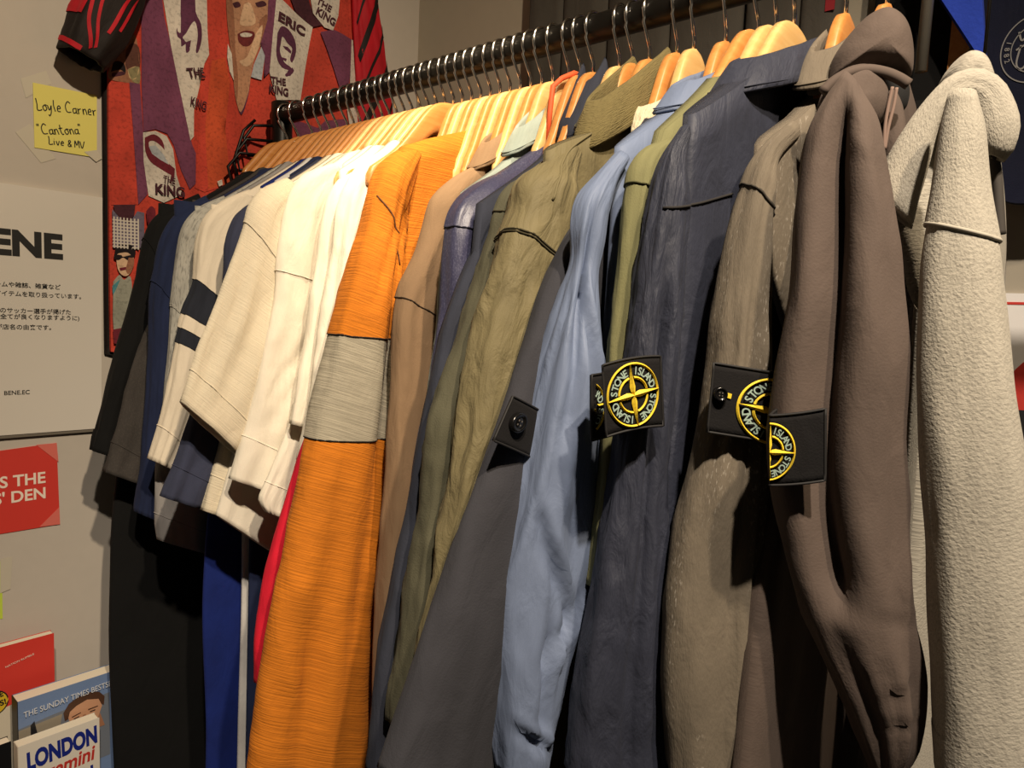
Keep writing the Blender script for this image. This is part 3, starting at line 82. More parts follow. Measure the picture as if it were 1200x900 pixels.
FLAT = {
 'note': [(-0.297,1.6961),(-0.2275,1.6994),(-0.2282,1.622),(-0.2965,1.6205)],
 'note_tape_0': [(-0.309,1.6976),(-0.2826,1.714),(-0.2774,1.7004),(-0.3042,1.6764)],
 'note_tape_1': [(-0.3153,1.6344),(-0.3004,1.6476),(-0.2741,1.6118),(-0.2897,1.6037)],
 'note_tape_2': [(-0.2429,1.6264),(-0.2293,1.6164),(-0.2223,1.6221),(-0.2282,1.6316)],
 'note_text': [(-0.2929,1.6763),(-0.2277,1.6751),(-0.2917,1.6426),(-0.2455,1.6468),(-0.2812,1.6288),(-0.2429,1.6285)],
 'ridge_colour_block_shirt': [(0.0216,1.6599),(-0.0287,1.641),(-0.0769,1.6233),(-0.1101,1.6086),(-0.1339,1.5916),(-0.1446,1.576)],
 'ridge_taupe_jacket': [(0.0071,1.6248),(-0.0218,1.6084),(-0.0586,1.5862),(-0.0928,1.5639),(-0.1193,1.54)],
 'ridge_track_jacket': [(0.0061,1.6369),(-0.0179,1.6224),(-0.0788,1.5839),(-0.1224,1.5574),(-0.1376,1.5469),(-0.152,1.5305)],
 'ridge_olive_jacket': [(0.0166,1.6581),(-0.0456,1.6251),(-0.0881,1.5997),(-0.1324,1.58),(-0.1573,1.5641),(-0.1728,1.5464)],
 'ridge_blue_overshirt': [(-0.0116,1.6471),(-0.0675,1.6169),(-0.116,1.5895),(-0.1585,1.5625),(-0.1871,1.543),(-0.2061,1.5251)],
 'ridge_navy_overshirt': [(-0.0138,1.6567),(-0.0611,1.6375),(-0.114,1.6062),(-0.1681,1.5741),(-0.1858,1.5609),(-0.1968,1.5501)],
 'ridge_grey_overshirt': [(0.0011,1.6337),(-0.0432,1.612),(-0.0771,1.5907),(-0.1233,1.5674),(-0.1485,1.5492),(-0.1651,1.5291)],
 'ridge_brown_hoodie': [(0.0649,1.6582),(0.016,1.6426),(-0.0458,1.62),(-0.0878,1.5975),(-0.1178,1.5755),(-0.1351,1.5575)],
 'poster': [(-0.3316,1.5721),(-0.2237,1.5722),(-0.2368,1.2742),(-0.3375,1.2748)],
 'bene': [(-0.2694,1.4905),(-0.3332,1.4906),(-0.2689,1.5201)],
 'jp': [(-0.2727,1.4521),(-0.2499,1.4415),(-0.2617,1.4214),(-0.2522,1.4141),(-0.2837,1.4016),(-0.3077,1.3222),(-0.3244,1.3283)],
 'red_sign': [(-0.4535,1.2475),(-0.2783,1.257),(-0.276,1.1503),(-0.4564,1.1516)],
 'red_text': [(-0.2913,1.2078),(-0.2916,1.1879),(-0.2911,1.2177),(-0.3354,1.2081)],
 'red_tape_0': [(-0.3007,1.2572),(-0.2783,1.257),(-0.2767,1.2324)],
 'red_tape_1': [(-0.2987,1.1515),(-0.276,1.1503),(-0.2766,1.173)],
 'green': [(-0.366,1.1199),(-0.3389,1.1155),(-0.3395,1.0425),(-0.3676,1.048)],
 'green_tape': [(-0.3406,1.1191),(-0.3283,1.1194),(-0.3309,1.0785),(-0.3415,1.0759)],
 'jersey_body': [(-0.2173,1.7544),(-0.2174,1.3741),(-0.1964,1.3705),(0.0297,1.4822),(0.2077,1.6562),(0.1868,1.7382),(0.1586,1.8558),(0.143,1.9846),(-0.183,1.8912)],
 'jersey_strip_red': [(-0.2166,1.7181),(-0.1943,1.7221),(-0.1904,1.6661),(-0.1846,1.5686),(-0.2148,1.5641)],
 'jersey_crowd_tan': [(-0.2165,1.7338),(-0.2113,1.7499),(-0.2021,1.7695),(-0.1887,1.7822),(-0.1837,1.754),(-0.1828,1.722),(-0.1943,1.7211),(-0.2166,1.7212)],
 'jersey_crowd_hair': [(-0.2145,1.7302),(-0.2104,1.7439),(-0.2003,1.7438),(-0.1983,1.7327),(-0.2044,1.7352)],
 'jersey_crowd_face': [(-0.1981,1.7602),(-0.1919,1.7706),(-0.1836,1.7668),(-0.1827,1.7436),(-0.1921,1.7344),(-0.1983,1.7412)],
 'jersey_crowd_hand': [(-0.1962,1.7375),(-0.1837,1.7433),(-0.1828,1.7242),(-0.1911,1.724)],
 'jersey_purple_thin': [(-0.1943,1.7221),(-0.1828,1.722),(-0.1778,1.6581),(-0.1727,1.5838),(-0.1846,1.5686),(-0.1904,1.6661)],
 'jersey_purple_big': [(-0.18,1.8611),(-0.1545,1.8709),(-0.148,1.8193),(-0.1402,1.789),(-0.1323,1.7525),(-0.1254,1.7207),(-0.1184,1.6826),(-0.1125,1.6609),(-0.1065,1.6505),(-0.1064,1.6097),(-0.1159,1.5999),(-0.1265,1.6235),(-0.1369,1.6557),(-0.146,1.6684),(-0.1626,1.6703),(-0.1778,1.6636),(-0.1807,1.7226)],
 'jersey_flag_one': [(-0.1545,1.8709),(-0.0953,1.8935),(-0.0926,1.8154),(-0.0901,1.7876),(-0.0961,1.7743),(-0.102,1.744),(-0.1102,1.7075),(-0.1101,1.6729),(-0.1149,1.6661),(-0.1254,1.7207),(-0.1402,1.789)],
 'jersey_flag_one_hair': [(-0.1323,1.8684),(-0.1129,1.8757),(-0.1105,1.8376),(-0.1022,1.8236),(-0.101,1.8036),(-0.1057,1.7863),(-0.1092,1.7863),(-0.1069,1.8085),(-0.1116,1.8249),(-0.1198,1.8088),(-0.122,1.7992),(-0.1162,1.7875),(-0.1209,1.7816),(-0.1289,1.7948),(-0.1323,1.8081),(-0.1278,1.8283)],
 'jersey_flag_two': [(-0.1788,1.6622),(-0.1626,1.6681),(-0.1471,1.6648),(-0.1381,1.6498),(-0.1335,1.6165),(-0.1253,1.5914),(-0.1517,1.5758),(-0.1716,1.5817),(-0.1779,1.6251)],
 'jersey_flag_two_head': [(-0.1767,1.6561),(-0.1648,1.6631),(-0.1538,1.6578),(-0.1505,1.6461),(-0.1549,1.6497),(-0.1648,1.6543),(-0.1714,1.6507),(-0.1671,1.6383),(-0.1539,1.6308),(-0.1404,1.6255),(-0.1369,1.6147),(-0.1426,1.6148),(-0.1572,1.6201),(-0.1693,1.6267),(-0.1757,1.6387)],
 'jersey_flag_two_face': [(-0.1714,1.6462),(-0.1627,1.6492),(-0.1516,1.6392),(-0.1449,1.628),(-0.1561,1.6315),(-0.1671,1.6372)],
 'jersey_face': [(-0.0647,1.8822),(-0.0548,1.8997),(-0.0185,1.9169),(-0.0007,1.9056),(-0.0016,1.863),(-0.0094,1.8302),(-0.0212,1.7975),(-0.0262,1.767),(-0.03,1.749),(-0.0417,1.7219),(-0.0496,1.7367),(-0.0537,1.7631),(-0.0566,1.8012),(-0.062,1.8427)],
 'jersey_face_hair': [(-0.0674,1.9041),(0.0016,1.9365),(0.0023,1.8825),(-0.006,1.8916),(-0.0183,1.8968),(-0.0445,1.8873),(-0.0596,1.8725),(-0.062,1.8508)],
 'jersey_face_neck': [(-0.0537,1.7571),(-0.0394,1.7562),(-0.0263,1.7743),(-0.0287,1.7494),(-0.0403,1.7186),(-0.0483,1.7323)],
 'jersey_face_mouth': [(-0.0465,1.8303),(-0.0362,1.8383),(-0.023,1.8415),(-0.0202,1.8351),(-0.0268,1.8211),(-0.0373,1.8166),(-0.0452,1.8212)],
 'jersey_face_teeth': [(-0.0427,1.8315),(-0.0349,1.8364),(-0.0243,1.8374),(-0.0269,1.833),(-0.04,1.8288)],
 'jersey_face_nose': [(-0.0366,1.8749),(-0.0274,1.8793),(-0.0192,1.8583),(-0.0244,1.8494),(-0.0389,1.8446),(-0.0428,1.8491)],
 'jersey_face_eye_near': [(-0.0546,1.8697),(-0.0456,1.8752),(-0.0417,1.8707),(-0.0507,1.8652)],
 'jersey_face_eye_far': [(-0.0208,1.8816),(-0.0101,1.8878),(-0.0046,1.8837),(-0.0167,1.8771)],
 'jersey_face_jaw': [(-0.019,1.8392),(-0.0097,1.8543),(-0.0121,1.8293),(-0.0225,1.7995),(-0.0331,1.7892),(-0.0436,1.7933),(-0.0306,1.8043)],
 'jersey_collar_near': [(-0.063,1.8109),(-0.0566,1.7989),(-0.0537,1.7631),(-0.0602,1.7731),(-0.0641,1.7919)],
 'jersey_collar_far': [(-0.0106,1.8237),(-0.005,1.812),(-0.0087,1.7767),(-0.025,1.777),(-0.0211,1.7951)],
 'jersey_flag_three': [(0.0104,1.9036),(0.0449,1.8911),(0.0767,1.8803),(0.0698,1.8423),(0.0547,1.7635),(0.0326,1.7578),(0.014,1.753),(0.0022,1.7908),(0.0056,1.8471)],
 'jersey_flag_three_hair': [(0.0126,1.8494),(0.0194,1.8614),(0.0324,1.8607),(0.0442,1.8495),(0.046,1.8324),(0.0389,1.8152),(0.0345,1.8189),(0.0386,1.8352),(0.0298,1.84),(0.0211,1.8472),(0.0184,1.8364),(0.0172,1.8237),(0.0245,1.8109),(0.0362,1.8068),(0.0407,1.8005),(0.0292,1.791),(0.0262,1.7939),(0.0334,1.801),(0.0204,1.8022),(0.0116,1.817)],
 'jersey_flag_three_brow': [(0.0213,1.8336),(0.0299,1.835),(0.0372,1.831),(0.0358,1.8268),(0.0256,1.83)],
 'jersey_flag_three_mouth': [(0.0187,1.8167),(0.0287,1.8172),(0.0274,1.813),(0.0202,1.8134)],
 'jersey_purple_far': [(0.0892,1.8767),(0.1112,1.8865),(0.151,1.8833),(0.147,1.8456),(0.1428,1.8132),(0.1248,1.8002),(0.1126,1.8289),(0.0991,1.8577)],
 'jersey_purple_top': [(0.0183,1.9369),(0.066,1.9551),(0.0682,1.9207),(0.0763,1.8981),(0.0921,1.888),(0.0767,1.8803),(0.0449,1.8924)],
 'jersey_purple_gap': [(-0.0021,1.9051),(0.0103,1.9072),(0.0056,1.8471),(0.0022,1.7908),(-0.006,1.7799),(-0.005,1.812),(-0.012,1.8269),(-0.0029,1.8626)],
 'jersey_flag_four': [(0.0647,1.9483),(0.1204,1.9694),(0.1212,1.9371),(0.1187,1.91),(0.1096,1.8846),(0.0953,1.8852),(0.0763,1.9007)],
 'jersey_cream_edge': [(0.1476,1.8836),(0.1578,1.8827),(0.1631,1.8188),(0.1445,1.8123)],
 'jersey_low_band': [(0.0375,1.7284),(0.0584,1.7308),(0.0893,1.73),(0.1018,1.7436),(0.1376,1.7547),(0.142,1.7201),(0.0995,1.7029),(0.0637,1.6915),(0.0529,1.7022)],
 'jersey_low_white': [(0.1389,1.7714),(0.1523,1.7775),(0.1755,1.7567),(0.1694,1.7273),(0.1485,1.7298)],
 'jersey_plaid': [(-0.2149,1.5587),(-0.2058,1.5479),(-0.1954,1.5427),(-0.1868,1.5594),(-0.1782,1.5584),(-0.1784,1.5134),(-0.1956,1.5094),(-0.2143,1.5097)],
 'jersey_plaid_neck': [(-0.2138,1.5642),(-0.1889,1.5679),(-0.19,1.5545),(-0.1964,1.5437),(-0.2047,1.547),(-0.2119,1.5558)],
 'jersey_man_hair': [(-0.2122,1.5077),(-0.206,1.5149),(-0.1934,1.5152),(-0.1892,1.5067),(-0.1914,1.4986),(-0.1977,1.5047),(-0.2081,1.5026),(-0.2123,1.4989)],
 'jersey_man_face': [(-0.2112,1.5023),(-0.1977,1.5047),(-0.1914,1.4986),(-0.1915,1.4874),(-0.1968,1.4758),(-0.2032,1.4742),(-0.2093,1.4826)],
 'jersey_man_glasses': [(-0.2133,1.501),(-0.2051,1.5007),(-0.203,1.4987),(-0.1935,1.5018),(-0.1925,1.4974),(-0.1978,1.4947),(-0.203,1.4976),(-0.2082,1.4938),(-0.2134,1.4955)],
 'jersey_man_mouth': [(-0.2073,1.4839),(-0.1989,1.4857),(-0.2,1.4822),(-0.2062,1.4806)],
 'jersey_man_jacket': [(-0.2146,1.4656),(-0.2073,1.475),(-0.2021,1.4687),(-0.1947,1.4737),(-0.1938,1.4445),(-0.2004,1.416),(-0.2057,1.4046),(-0.2151,1.4033)],
 'jersey_man_sleeve': [(-0.2157,1.46),(-0.2074,1.4683),(-0.2084,1.4638),(-0.2148,1.449)],
 'jersey_low_brown': [(-0.2161,1.4033),(-0.2057,1.4057),(-0.2048,1.3944),(-0.209,1.3831),(-0.2153,1.3853)],
 'jersey_hand': [(-0.1761,1.5609),(-0.1695,1.5686),(-0.164,1.5626),(-0.1663,1.5465),(-0.174,1.5432)],
 'jersey_face_side': [(-0.0647,1.8799),(-0.0572,1.885),(-0.0519,1.852),(-0.0502,1.8055),(-0.046,1.7711),(-0.0483,1.7371),(-0.0537,1.7631),(-0.0578,1.8008),(-0.0632,1.8423)],
 'jersey_face_cheek': [(-0.0138,1.8601),(-0.003,1.871),(-0.0055,1.846),(-0.012,1.8269),(-0.0187,1.8176),(-0.0149,1.8405)],
 'jersey_flag_two_line': [(-0.1449,1.6292),(-0.1358,1.6241),(-0.1369,1.6101),(-0.1438,1.6021),(-0.1415,1.6139)],
 'jersey_flag_one_face': [(-0.122,1.7947),(-0.1151,1.7991),(-0.1162,1.7898),(-0.1209,1.7839)],
 'jersey_crowd_eye': [(-0.2135,1.7284),(-0.2014,1.7339),(-0.1993,1.7303),(-0.2125,1.7245)],
 'jersey_crowd_beard': [(-0.1962,1.7375),(-0.1879,1.7431),(-0.1838,1.739),(-0.188,1.7271),(-0.1942,1.7275)],
 'jersey_red_shade': [(-0.0933,1.6883),(-0.0864,1.7806),(-0.0666,1.7911),(-0.0588,1.7605),(-0.066,1.6946),(-0.0578,1.618),(-0.0881,1.6045)],
 'jersey_flag_three_chin': [(0.0305,1.8001),(0.0391,1.8076),(0.0421,1.8034),(0.0349,1.7938),(0.0277,1.7918)],
 'jersey_man_shade': [(-0.1967,1.4981),(-0.1914,1.4975),(-0.1915,1.4874),(-0.1968,1.4769),(-0.2,1.4822)],
 'jersey_crest': [(-0.0782,1.6169),(-0.0719,1.6204),(-0.0706,1.6134),(-0.0756,1.6101)],
 'jersey_red_fold': [(-0.1076,1.6036),(-0.1053,1.6391),(-0.0983,1.7219),(-0.0937,1.7785),(-0.0667,1.7935),(-0.0537,1.7619),(-0.0496,1.7343),(-0.0403,1.7186),(-0.041,1.6515),(-0.0261,1.6296),(-0.093,1.6001)],
 'jersey_texts': [(-0.1185,1.7486),(-0.096,1.7548),(-0.1185,1.7191),(-0.164,1.5852),(-0.1265,1.5877),(0.0123,1.8677),(0.0619,1.8615),(0.0038,1.7752),(0.031,1.765),(0.0268,1.7563),(0.0806,1.9124),(0.1076,1.901)],
 'book_best': [(-0.3445,0.9664),(-0.25,0.9692),(-0.3434,0.8839)],
 'book_london': [(-0.3513,0.9331),(-0.2668,0.9206),(-0.2606,0.8557)],
 'book_red': [(-0.3621,1.0234),(-0.2942,1.0182),(-0.2904,0.9522)],
 'trousers': [(0.2941,1.8475),(0.3485,1.8364),(0.4275,1.8203),(0.5677,1.8126),(0.6283,1.7993),(0.743,1.8016),(0.7715,1.7859),(0.2894,1.9232)],
 'coat': [(0.7748,1.801),(0.8494,1.7825),(0.8609,1.6551),(0.7866,1.6653)],
 'pole': [(0.8348,1.7647),(0.8451,1.7621),(0.8453,1.7033)],
 'blue': [(0.8485,1.772),(0.8931,1.6974),(0.8837,1.7633),(0.8239,1.8147),(0.879,1.7993)],
 'crest_jersey': [(0.8821,1.7672),(0.8952,1.6698),(0.9051,1.5925),(0.9132,1.579),(0.9258,1.5725),(0.9516,1.5722),(0.9929,1.5811),(0.9729,1.7875),(0.8763,1.8157)],
 'crest': [(0.9276,1.7135),(0.9013,1.7175),(0.9247,1.7442)],
 'board': [(0.8554,1.781),(0.8673,1.778),(0.8631,1.6967),(0.875,1.6946)],
 'white_poster': [(0.9075,1.4907),(0.9763,1.4899),(0.9251,1.2997),(0.9369,1.4817),(0.9371,1.4792),(0.9352,1.4249),(0.942,1.4271),(0.9446,1.3997),(0.9382,1.4078)],
 'brown_normal': [0.5,-0.866],
 'brown_hood': [[0.8453,-0.0616,1.6108],[0.8466,-0.0608,1.6253],[0.8518,-0.0578,1.6374],[0.8585,-0.054,1.6476],[0.8654,-0.05,1.6545],[0.8734,-0.0453,1.6569],[0.8817,-0.0406,1.6501],[0.8866,-0.0377,1.6391],[0.889,-0.0364,1.6265],[0.8887,-0.0365,1.6122],[0.8813,-0.0408,1.6146],[0.8719,-0.0462,1.617],[0.8626,-0.0516,1.6177],[0.8535,-0.0569,1.6151]],
 'brown_hem': [[0.8578,-0.1082,1.5907],[0.8634,-0.105,1.5973],[0.8703,-0.101,1.6017],[0.8786,-0.0962,1.6036],[0.8876,-0.091,1.6019],[0.8945,-0.087,1.5987],[0.9002,-0.0837,1.5946]],
 'brown_neck': [[0.8511,-0.0979,1.5777],[0.8531,-0.0967,1.5925],[0.8585,-0.0936,1.6039],[0.8685,-0.0878,1.6099],[0.8773,-0.0827,1.6087],[0.8845,-0.0786,1.5993],[0.8877,-0.0767,1.5852],[0.8835,-0.0791,1.5723],[0.8739,-0.0847,1.567],[0.8609,-0.0922,1.5644]],
 'brown_opening': [[0.867,-0.0552,1.6197],[0.8762,-0.0499,1.6184],[0.8858,-0.0443,1.6117],[0.8904,-0.0417,1.605],[0.8904,-0.0417,1.5936],[0.8854,-0.0446,1.5882],[0.8793,-0.0481,1.5965],[0.8739,-0.0512,1.6075]],
 'brown_front': [[0.8799,-0.0666,1.5917],[0.8859,-0.0631,1.5995],[0.8909,-0.0602,1.5915],[0.8944,-0.0582,1.5755],[0.8978,-0.0562,1.5541],[0.8982,-0.056,1.5272],[0.8946,-0.0581,1.5162],[0.8885,-0.0616,1.5379],[0.882,-0.0654,1.5649]],
 'brown_cord_0': [[0.8927,-0.0896,1.5928],[0.8915,-0.0903,1.5813],[0.8909,-0.0907,1.5686],[0.8914,-0.0903,1.5559]],
 'brown_cord_1': [[0.8948,-0.0884,1.5923],[0.8941,-0.0888,1.5812],[0.8925,-0.0897,1.5686],[0.8918,-0.0901,1.5559]],
 'grey_normal': [0.342,-0.9397],
 'grey_crown': [[0.9123,-0.0654,1.5909],[0.9133,-0.065,1.5994],[0.9169,-0.0637,1.6067],[0.9216,-0.062,1.6113],[0.9262,-0.0603,1.6124],[0.9318,-0.0582,1.6094],[0.9362,-0.0567,1.6021],[0.9387,-0.0557,1.5925],[0.9344,-0.0573,1.5893],[0.926,-0.0604,1.5899],[0.9186,-0.0631,1.5874]],
 'grey_side': [[0.9049,-0.1266,1.5162],[0.906,-0.1262,1.5327],[0.912,-0.124,1.5465],[0.9211,-0.1207,1.5599],[0.9267,-0.1187,1.5573],[0.9287,-0.1179,1.5343],[0.9275,-0.1184,1.5112],[0.9248,-0.1193,1.4878],[0.9248,-0.1193,1.4592],[0.9195,-0.1213,1.4662],[0.9129,-0.1237,1.4876],[0.9081,-0.1254,1.5019]],
 'grey_cord': [[0.9532,-0.1307,1.5381],[0.9558,-0.1297,1.5252],[0.9576,-0.129,1.5122],[0.9597,-0.1283,1.497]],
 'navy_yoke': [[0.8171,-0.1899,1.5123],[0.8171,-0.1813,1.5135],[0.8171,-0.1647,1.5175],[0.8171,-0.1411,1.5243],[0.8171,-0.1195,1.5309]],
 'navy_armhole': [[0.8201,-0.2359,1.5364],[0.8201,-0.2203,1.5388],[0.8201,-0.2114,1.5324],[0.8201,-0.2018,1.5226],[0.8201,-0.1955,1.5093],[0.8201,-0.1965,1.4875]],
 'blue_armhole': [[0.762,-0.2336,1.5232],[0.762,-0.2242,1.5233],[0.762,-0.2137,1.517],[0.762,-0.207,1.5047],[0.762,-0.2037,1.4911],[0.762,-0.2052,1.4779]],
 'orange_armhole': [[0.4757,-0.1595,1.5677],[0.4757,-0.1525,1.565],[0.4757,-0.145,1.5522],[0.4757,-0.1341,1.5324],[0.4757,-0.1248,1.5093],[0.4757,-0.1229,1.489]],
 'olive_shoulder': [[0.682,-0.0958,1.5927],[0.682,-0.1179,1.5781],[0.682,-0.1364,1.5617],[0.682,-0.1499,1.5454],[0.682,-0.1569,1.53]],
 'badge_navy': {'o':[0.80122,-0.21678,1.4018],'m':[0.49334,0.85449,0.16265],'d':[0.06262,0.10846,-0.99213],'n':[0.86603,-0.5],'rect':[-0.0191,0.01854,-0.02123,0.02022],'em':[-0.00112,0.0,0.0163,0.0182,0.1],'bow':-0.00152},
 'badge_grey': {'o':[0.85493,-0.18584,1.40004],'m':[0.70234,0.70234,-0.11588],'d':[-0.0159,-0.0159,-0.99975],'n':[0.70711,-0.70711],'rect':[-0.02002,0.03604,-0.02043,0.01849],'em':[0.01652,0.00146,0.02103,0.018,-0.1],'hi':0.01702,'buttons':[[-0.01552,-0.00389,0.004,True]],'bow':0.0},
 'badge_brown': {'o':[0.89137,-0.2054,1.38308],'m':[0.92497,0.33666,0.1763],'d':[0.07335,0.0267,-0.99695],'n':[0.34202,-0.93969],'rect':[-0.02567,0.01404,-0.0177,0.01859],'em':[-0.01283,0.00089,0.01243,0.0146,-0.08],'lo':-0.01243,'bow':0.00133},
 'badge_olive': {'o':[0.7735,-0.2207,1.39074],'m':[0.13865,0.98657,0.08636],'d':[0.01146,0.08151,-0.99661],'n':[0.99027,-0.13917],'rect':[0.00077,0.01843,-0.02006,0.02006],'em':[-0.00768,0.0,0.01997,0.01689,0.1],'lo':0.0023,'bow':0.0},
 'badge_coal': {'o':[0.727,-0.23257,1.37393],'m':[0.0,0.92993,-0.36773],'d':[0.0,-0.52586,-0.85057],'n':[1.0,-0.0],'rect':[-0.01564,0.02955,-0.01667,0.01445],'buttons':[[-0.00348,-0.00222,0.00695,False]],'bow':0.0},
}

# ------------------------------------------------------------------ helpers
def lin(hexs):
    v = [int(hexs[i:i+2], 16)/255 for i in (0, 2, 4)]
    return tuple(((x+0.055)/1.055)**2.4 if x > 0.04045 else x/12.92 for x in v)

MATS = {}
def plain(name, hexs, rough=0.6, metal=0.0, bump=0.0, scale=300.0, mottle=0.0, coat=0.0):
    if name in MATS: return MATS[name]
    m = bpy.data.materials.new(name); m.use_nodes = True
    nt = m.node_tree; b = nt.nodes['Principled BSDF']
    c = lin(hexs)
    b.inputs['Base Color'].default_value = (*c, 1)
    b.inputs['Roughness'].default_value = rough
    b.inputs['Metallic'].default_value = metal
    b.inputs['Coat Weight'].default_value = coat
    if bump or mottle:
        tc = nt.nodes.new('ShaderNodeTexCoord')
        n = nt.nodes.new('ShaderNodeTexNoise'); n.inputs['Scale'].default_value = scale; n.inputs['Detail'].default_value = 4
        nt.links.new(tc.outputs['Object'], n.inputs['Vector'])
        if bump:
            bp = nt.nodes.new('ShaderNodeBump'); bp.inputs['Strength'].default_value = bump; bp.inputs['Distance'].default_value = 0.001
            nt.links.new(n.outputs['Fac'], bp.inputs['Height']); nt.links.new(bp.outputs['Normal'], b.inputs['Normal'])
        if mottle:
            r = nt.nodes.new('ShaderNodeMix'); r.data_type = 'RGBA'
            r.inputs['A'].default_value = (*[x*(1-mottle) for x in c], 1); r.inputs['B'].default_value = (*[min(1, x*(1+mottle)) for x in c], 1)
            nt.links.new(n.outputs['Fac'], r.inputs['Factor']); nt.links.new(r.outputs['Result'], b.inputs['Base Color'])
    MATS[name] = m
    return m

def fabric(name, hexs, rough=0.9, sheen=0.15, mottle=0.18, weave=(700, 700), bump=0.35, slub=0.0, fleck=0.0, fleck_hex='ffffff', wear=0.0, spec=0.3, dist=0.0006, crease=0.25):
    """woven or knitted cloth: UV is in metres (around, along)"""
    if name in MATS: return MATS[name]
    m = bpy.data.materials.new(name); m.use_nodes = True
    nt = m.node_tree; b = nt.nodes['Principled BSDF']; L = nt.links.new
    c = lin(hexs)
    b.inputs['Roughness'].default_value = rough
    b.inputs['Specular IOR Level'].default_value = spec
    b.inputs['Sheen Weight'].default_value = sheen
    b.inputs['Sheen Roughness'].default_value = 0.5
    b.inputs['Sheen Tint'].default_value = (*[min(1, x*1.5+0.05) for x in c], 1)
    uv = nt.nodes.new('ShaderNodeTexCoord')
    def nz(sx, sy, detail=3):
        mp = nt.nodes.new('ShaderNodeMapping'); mp.inputs['Scale'].default_value = (sx, sy, 1)
        n = nt.nodes.new('ShaderNodeTexNoise'); n.inputs['Scale'].default_value = 1.0; n.inputs['Detail'].default_value = detail
        L(uv.outputs['UV'], mp.inputs['Vector']); L(mp.outputs['Vector'], n.inputs['Vector'])
        return n.outputs['Fac']
    def mix(fac, a, bb):
        r = nt.nodes.new('ShaderNodeMix'); r.data_type = 'RGBA'
        L(fac, r.inputs['Factor'])
        for k, v in (('A', a), ('B', bb)):
            if isinstance(v, tuple): r.inputs[k].default_value = (*v, 1)
            else: L(v, r.inputs[k])
        return r.outputs['Result']
    def ramp(fac, lo, hi):
        r = nt.nodes.new('ShaderNodeMapRange'); r.inputs['From Min'].default_value = lo; r.inputs['From Max'].default_value = hi
        L(fac, r.inputs['Value']); return r.outputs['Result']
    big = nz(28, 18, 5)
    col = mix(ramp(big, 0.3, 0.7), tuple(x*(1-mottle) for x in c), tuple(min(1, x*(1+mottle)) for x in c))
    w = nz(weave[0], weave[1], 3)
    if slub:
        s = ramp(nz(22, 620, 2), 0.38, 0.66)
        col = mix(s, tuple(x*(1-slub) for x in c), col)
    if fleck:
        f = ramp(nz(weave[0]*0.55, weave[1]*0.55, 2), 0.5, 0.68)
        mm = nt.nodes.new('ShaderNodeMath'); mm.operation = 'MULTIPLY'; mm.inputs[1].default_value = fleck; L(f, mm.inputs[0])
        col = mix(mm.outputs[0], col, lin(fleck_hex))
    if wear:
        f = ramp(nz(520, 200, 6), 0.59, 0.64)
        g = ramp(nz(26, 4, 2), 0.50, 0.62)
        mm = nt.nodes.new('ShaderNodeMath'); mm.operation = 'MULTIPLY'; L(f, mm.inputs[0]); L(g, mm.inputs[1])
        m2 = nt.nodes.new('ShaderNodeMath'); m2.operation = 'MULTIPLY'; m2.inputs[1].default_value = wear; L(mm.outputs[0], m2.inputs[0])
        col = mix(m2.outputs[0], col, lin('b8b0a4'))
    L(col, b.inputs['Base Color'])
    bp = nt.nodes.new('ShaderNodeBump'); bp.inputs['Strength'].default_value = bump; bp.inputs['Distance'].default_value = dist
    h = w
    if slub:
        ad = nt.nodes.new('ShaderNodeMath'); ad.operation = 'ADD'; L(w, ad.inputs[0]); L(s, ad.inputs[1]); h = ad.outputs[0]
    L(h, bp.inputs['Height'])
    if crease:
        mp = nt.nodes.new('ShaderNodeMapping'); mp.inputs['Scale'].default_value = (46, 24, 1); mp.inputs['Rotation'].default_value = (0, 0, 0.5)
        n2 = nt.nodes.new('ShaderNodeTexNoise'); n2.inputs['Scale'].default_value = 1.0; n2.inputs['Detail'].default_value = 4; n2.inputs['Distortion'].default_value = 0.9
        L(uv.outputs['UV'], mp.inputs['Vector']); L(mp.outputs['Vector'], n2.inputs['Vector'])
        b2 = nt.nodes.new('ShaderNodeBump'); b2.inputs['Strength'].default_value = crease; b2.inputs['Distance'].default_value = 0.006
        L(n2.outputs['Fac'], b2.inputs['Height']); L(bp.outputs['Normal'], b2.inputs['Normal']); L(b2.outputs['Normal'], b.inputs['Normal'])
    else: L(bp.outputs['Normal'], b.inputs['Normal'])
    MATS[name] = m
    return m

def root(name, label, cat, loc=(0, 0, 0), group=None):
    o = bpy.data.objects.new(name, None); COL.objects.link(o)
    o.empty_display_size = 0.05
    o.location = loc; o['label'] = label; o['category'] = cat
    if group: o['group'] = group
    return o
WL = {}
def wloc(o): return WL.get(o.name, Vector(o.location))
def obj(name, verts, faces, mat, parent=None, smooth=True, uvs=None, label=None, loc=None):
    """one mesh object; verts are in room coordinates, stored relative to the parent's base"""
    off = wloc(parent) if parent else Vector(loc or (0, 0, 0))
    me = bpy.data.meshes.new(name)
    ox, oy, oz = off
    me.from_pydata([(v[0]-ox, v[1]-oy, v[2]-oz) for v in verts], [], faces)
    if uvs is not None:
        lay = me.uv_layers.new(name='UVMap')
        idx = np.empty(len(me.loops), dtype=np.int32); me.loops.foreach_get('vertex_index', idx)
        lay.data.foreach_set('uv', np.asarray(uvs, dtype=np.float32)[idx].ravel())
    if smooth: me.polygons.foreach_set('use_smooth', [True]*len(me.polygons))
    me.materials.append(mat)
    me.update()
    o = bpy.data.objects.new(name, me); COL.objects.link(o)
    if parent: o.parent = parent; WL[o.name] = off
    else: o.location = off; WL[o.name] = off
    if label: o['label'] = label
    return o
def struct(o): o['kind'] = 'structure'; return o
def tag(o, label, cat, group=None):
    o['label'] = label; o['category'] = cat
    if group: o['group'] = group
    return o

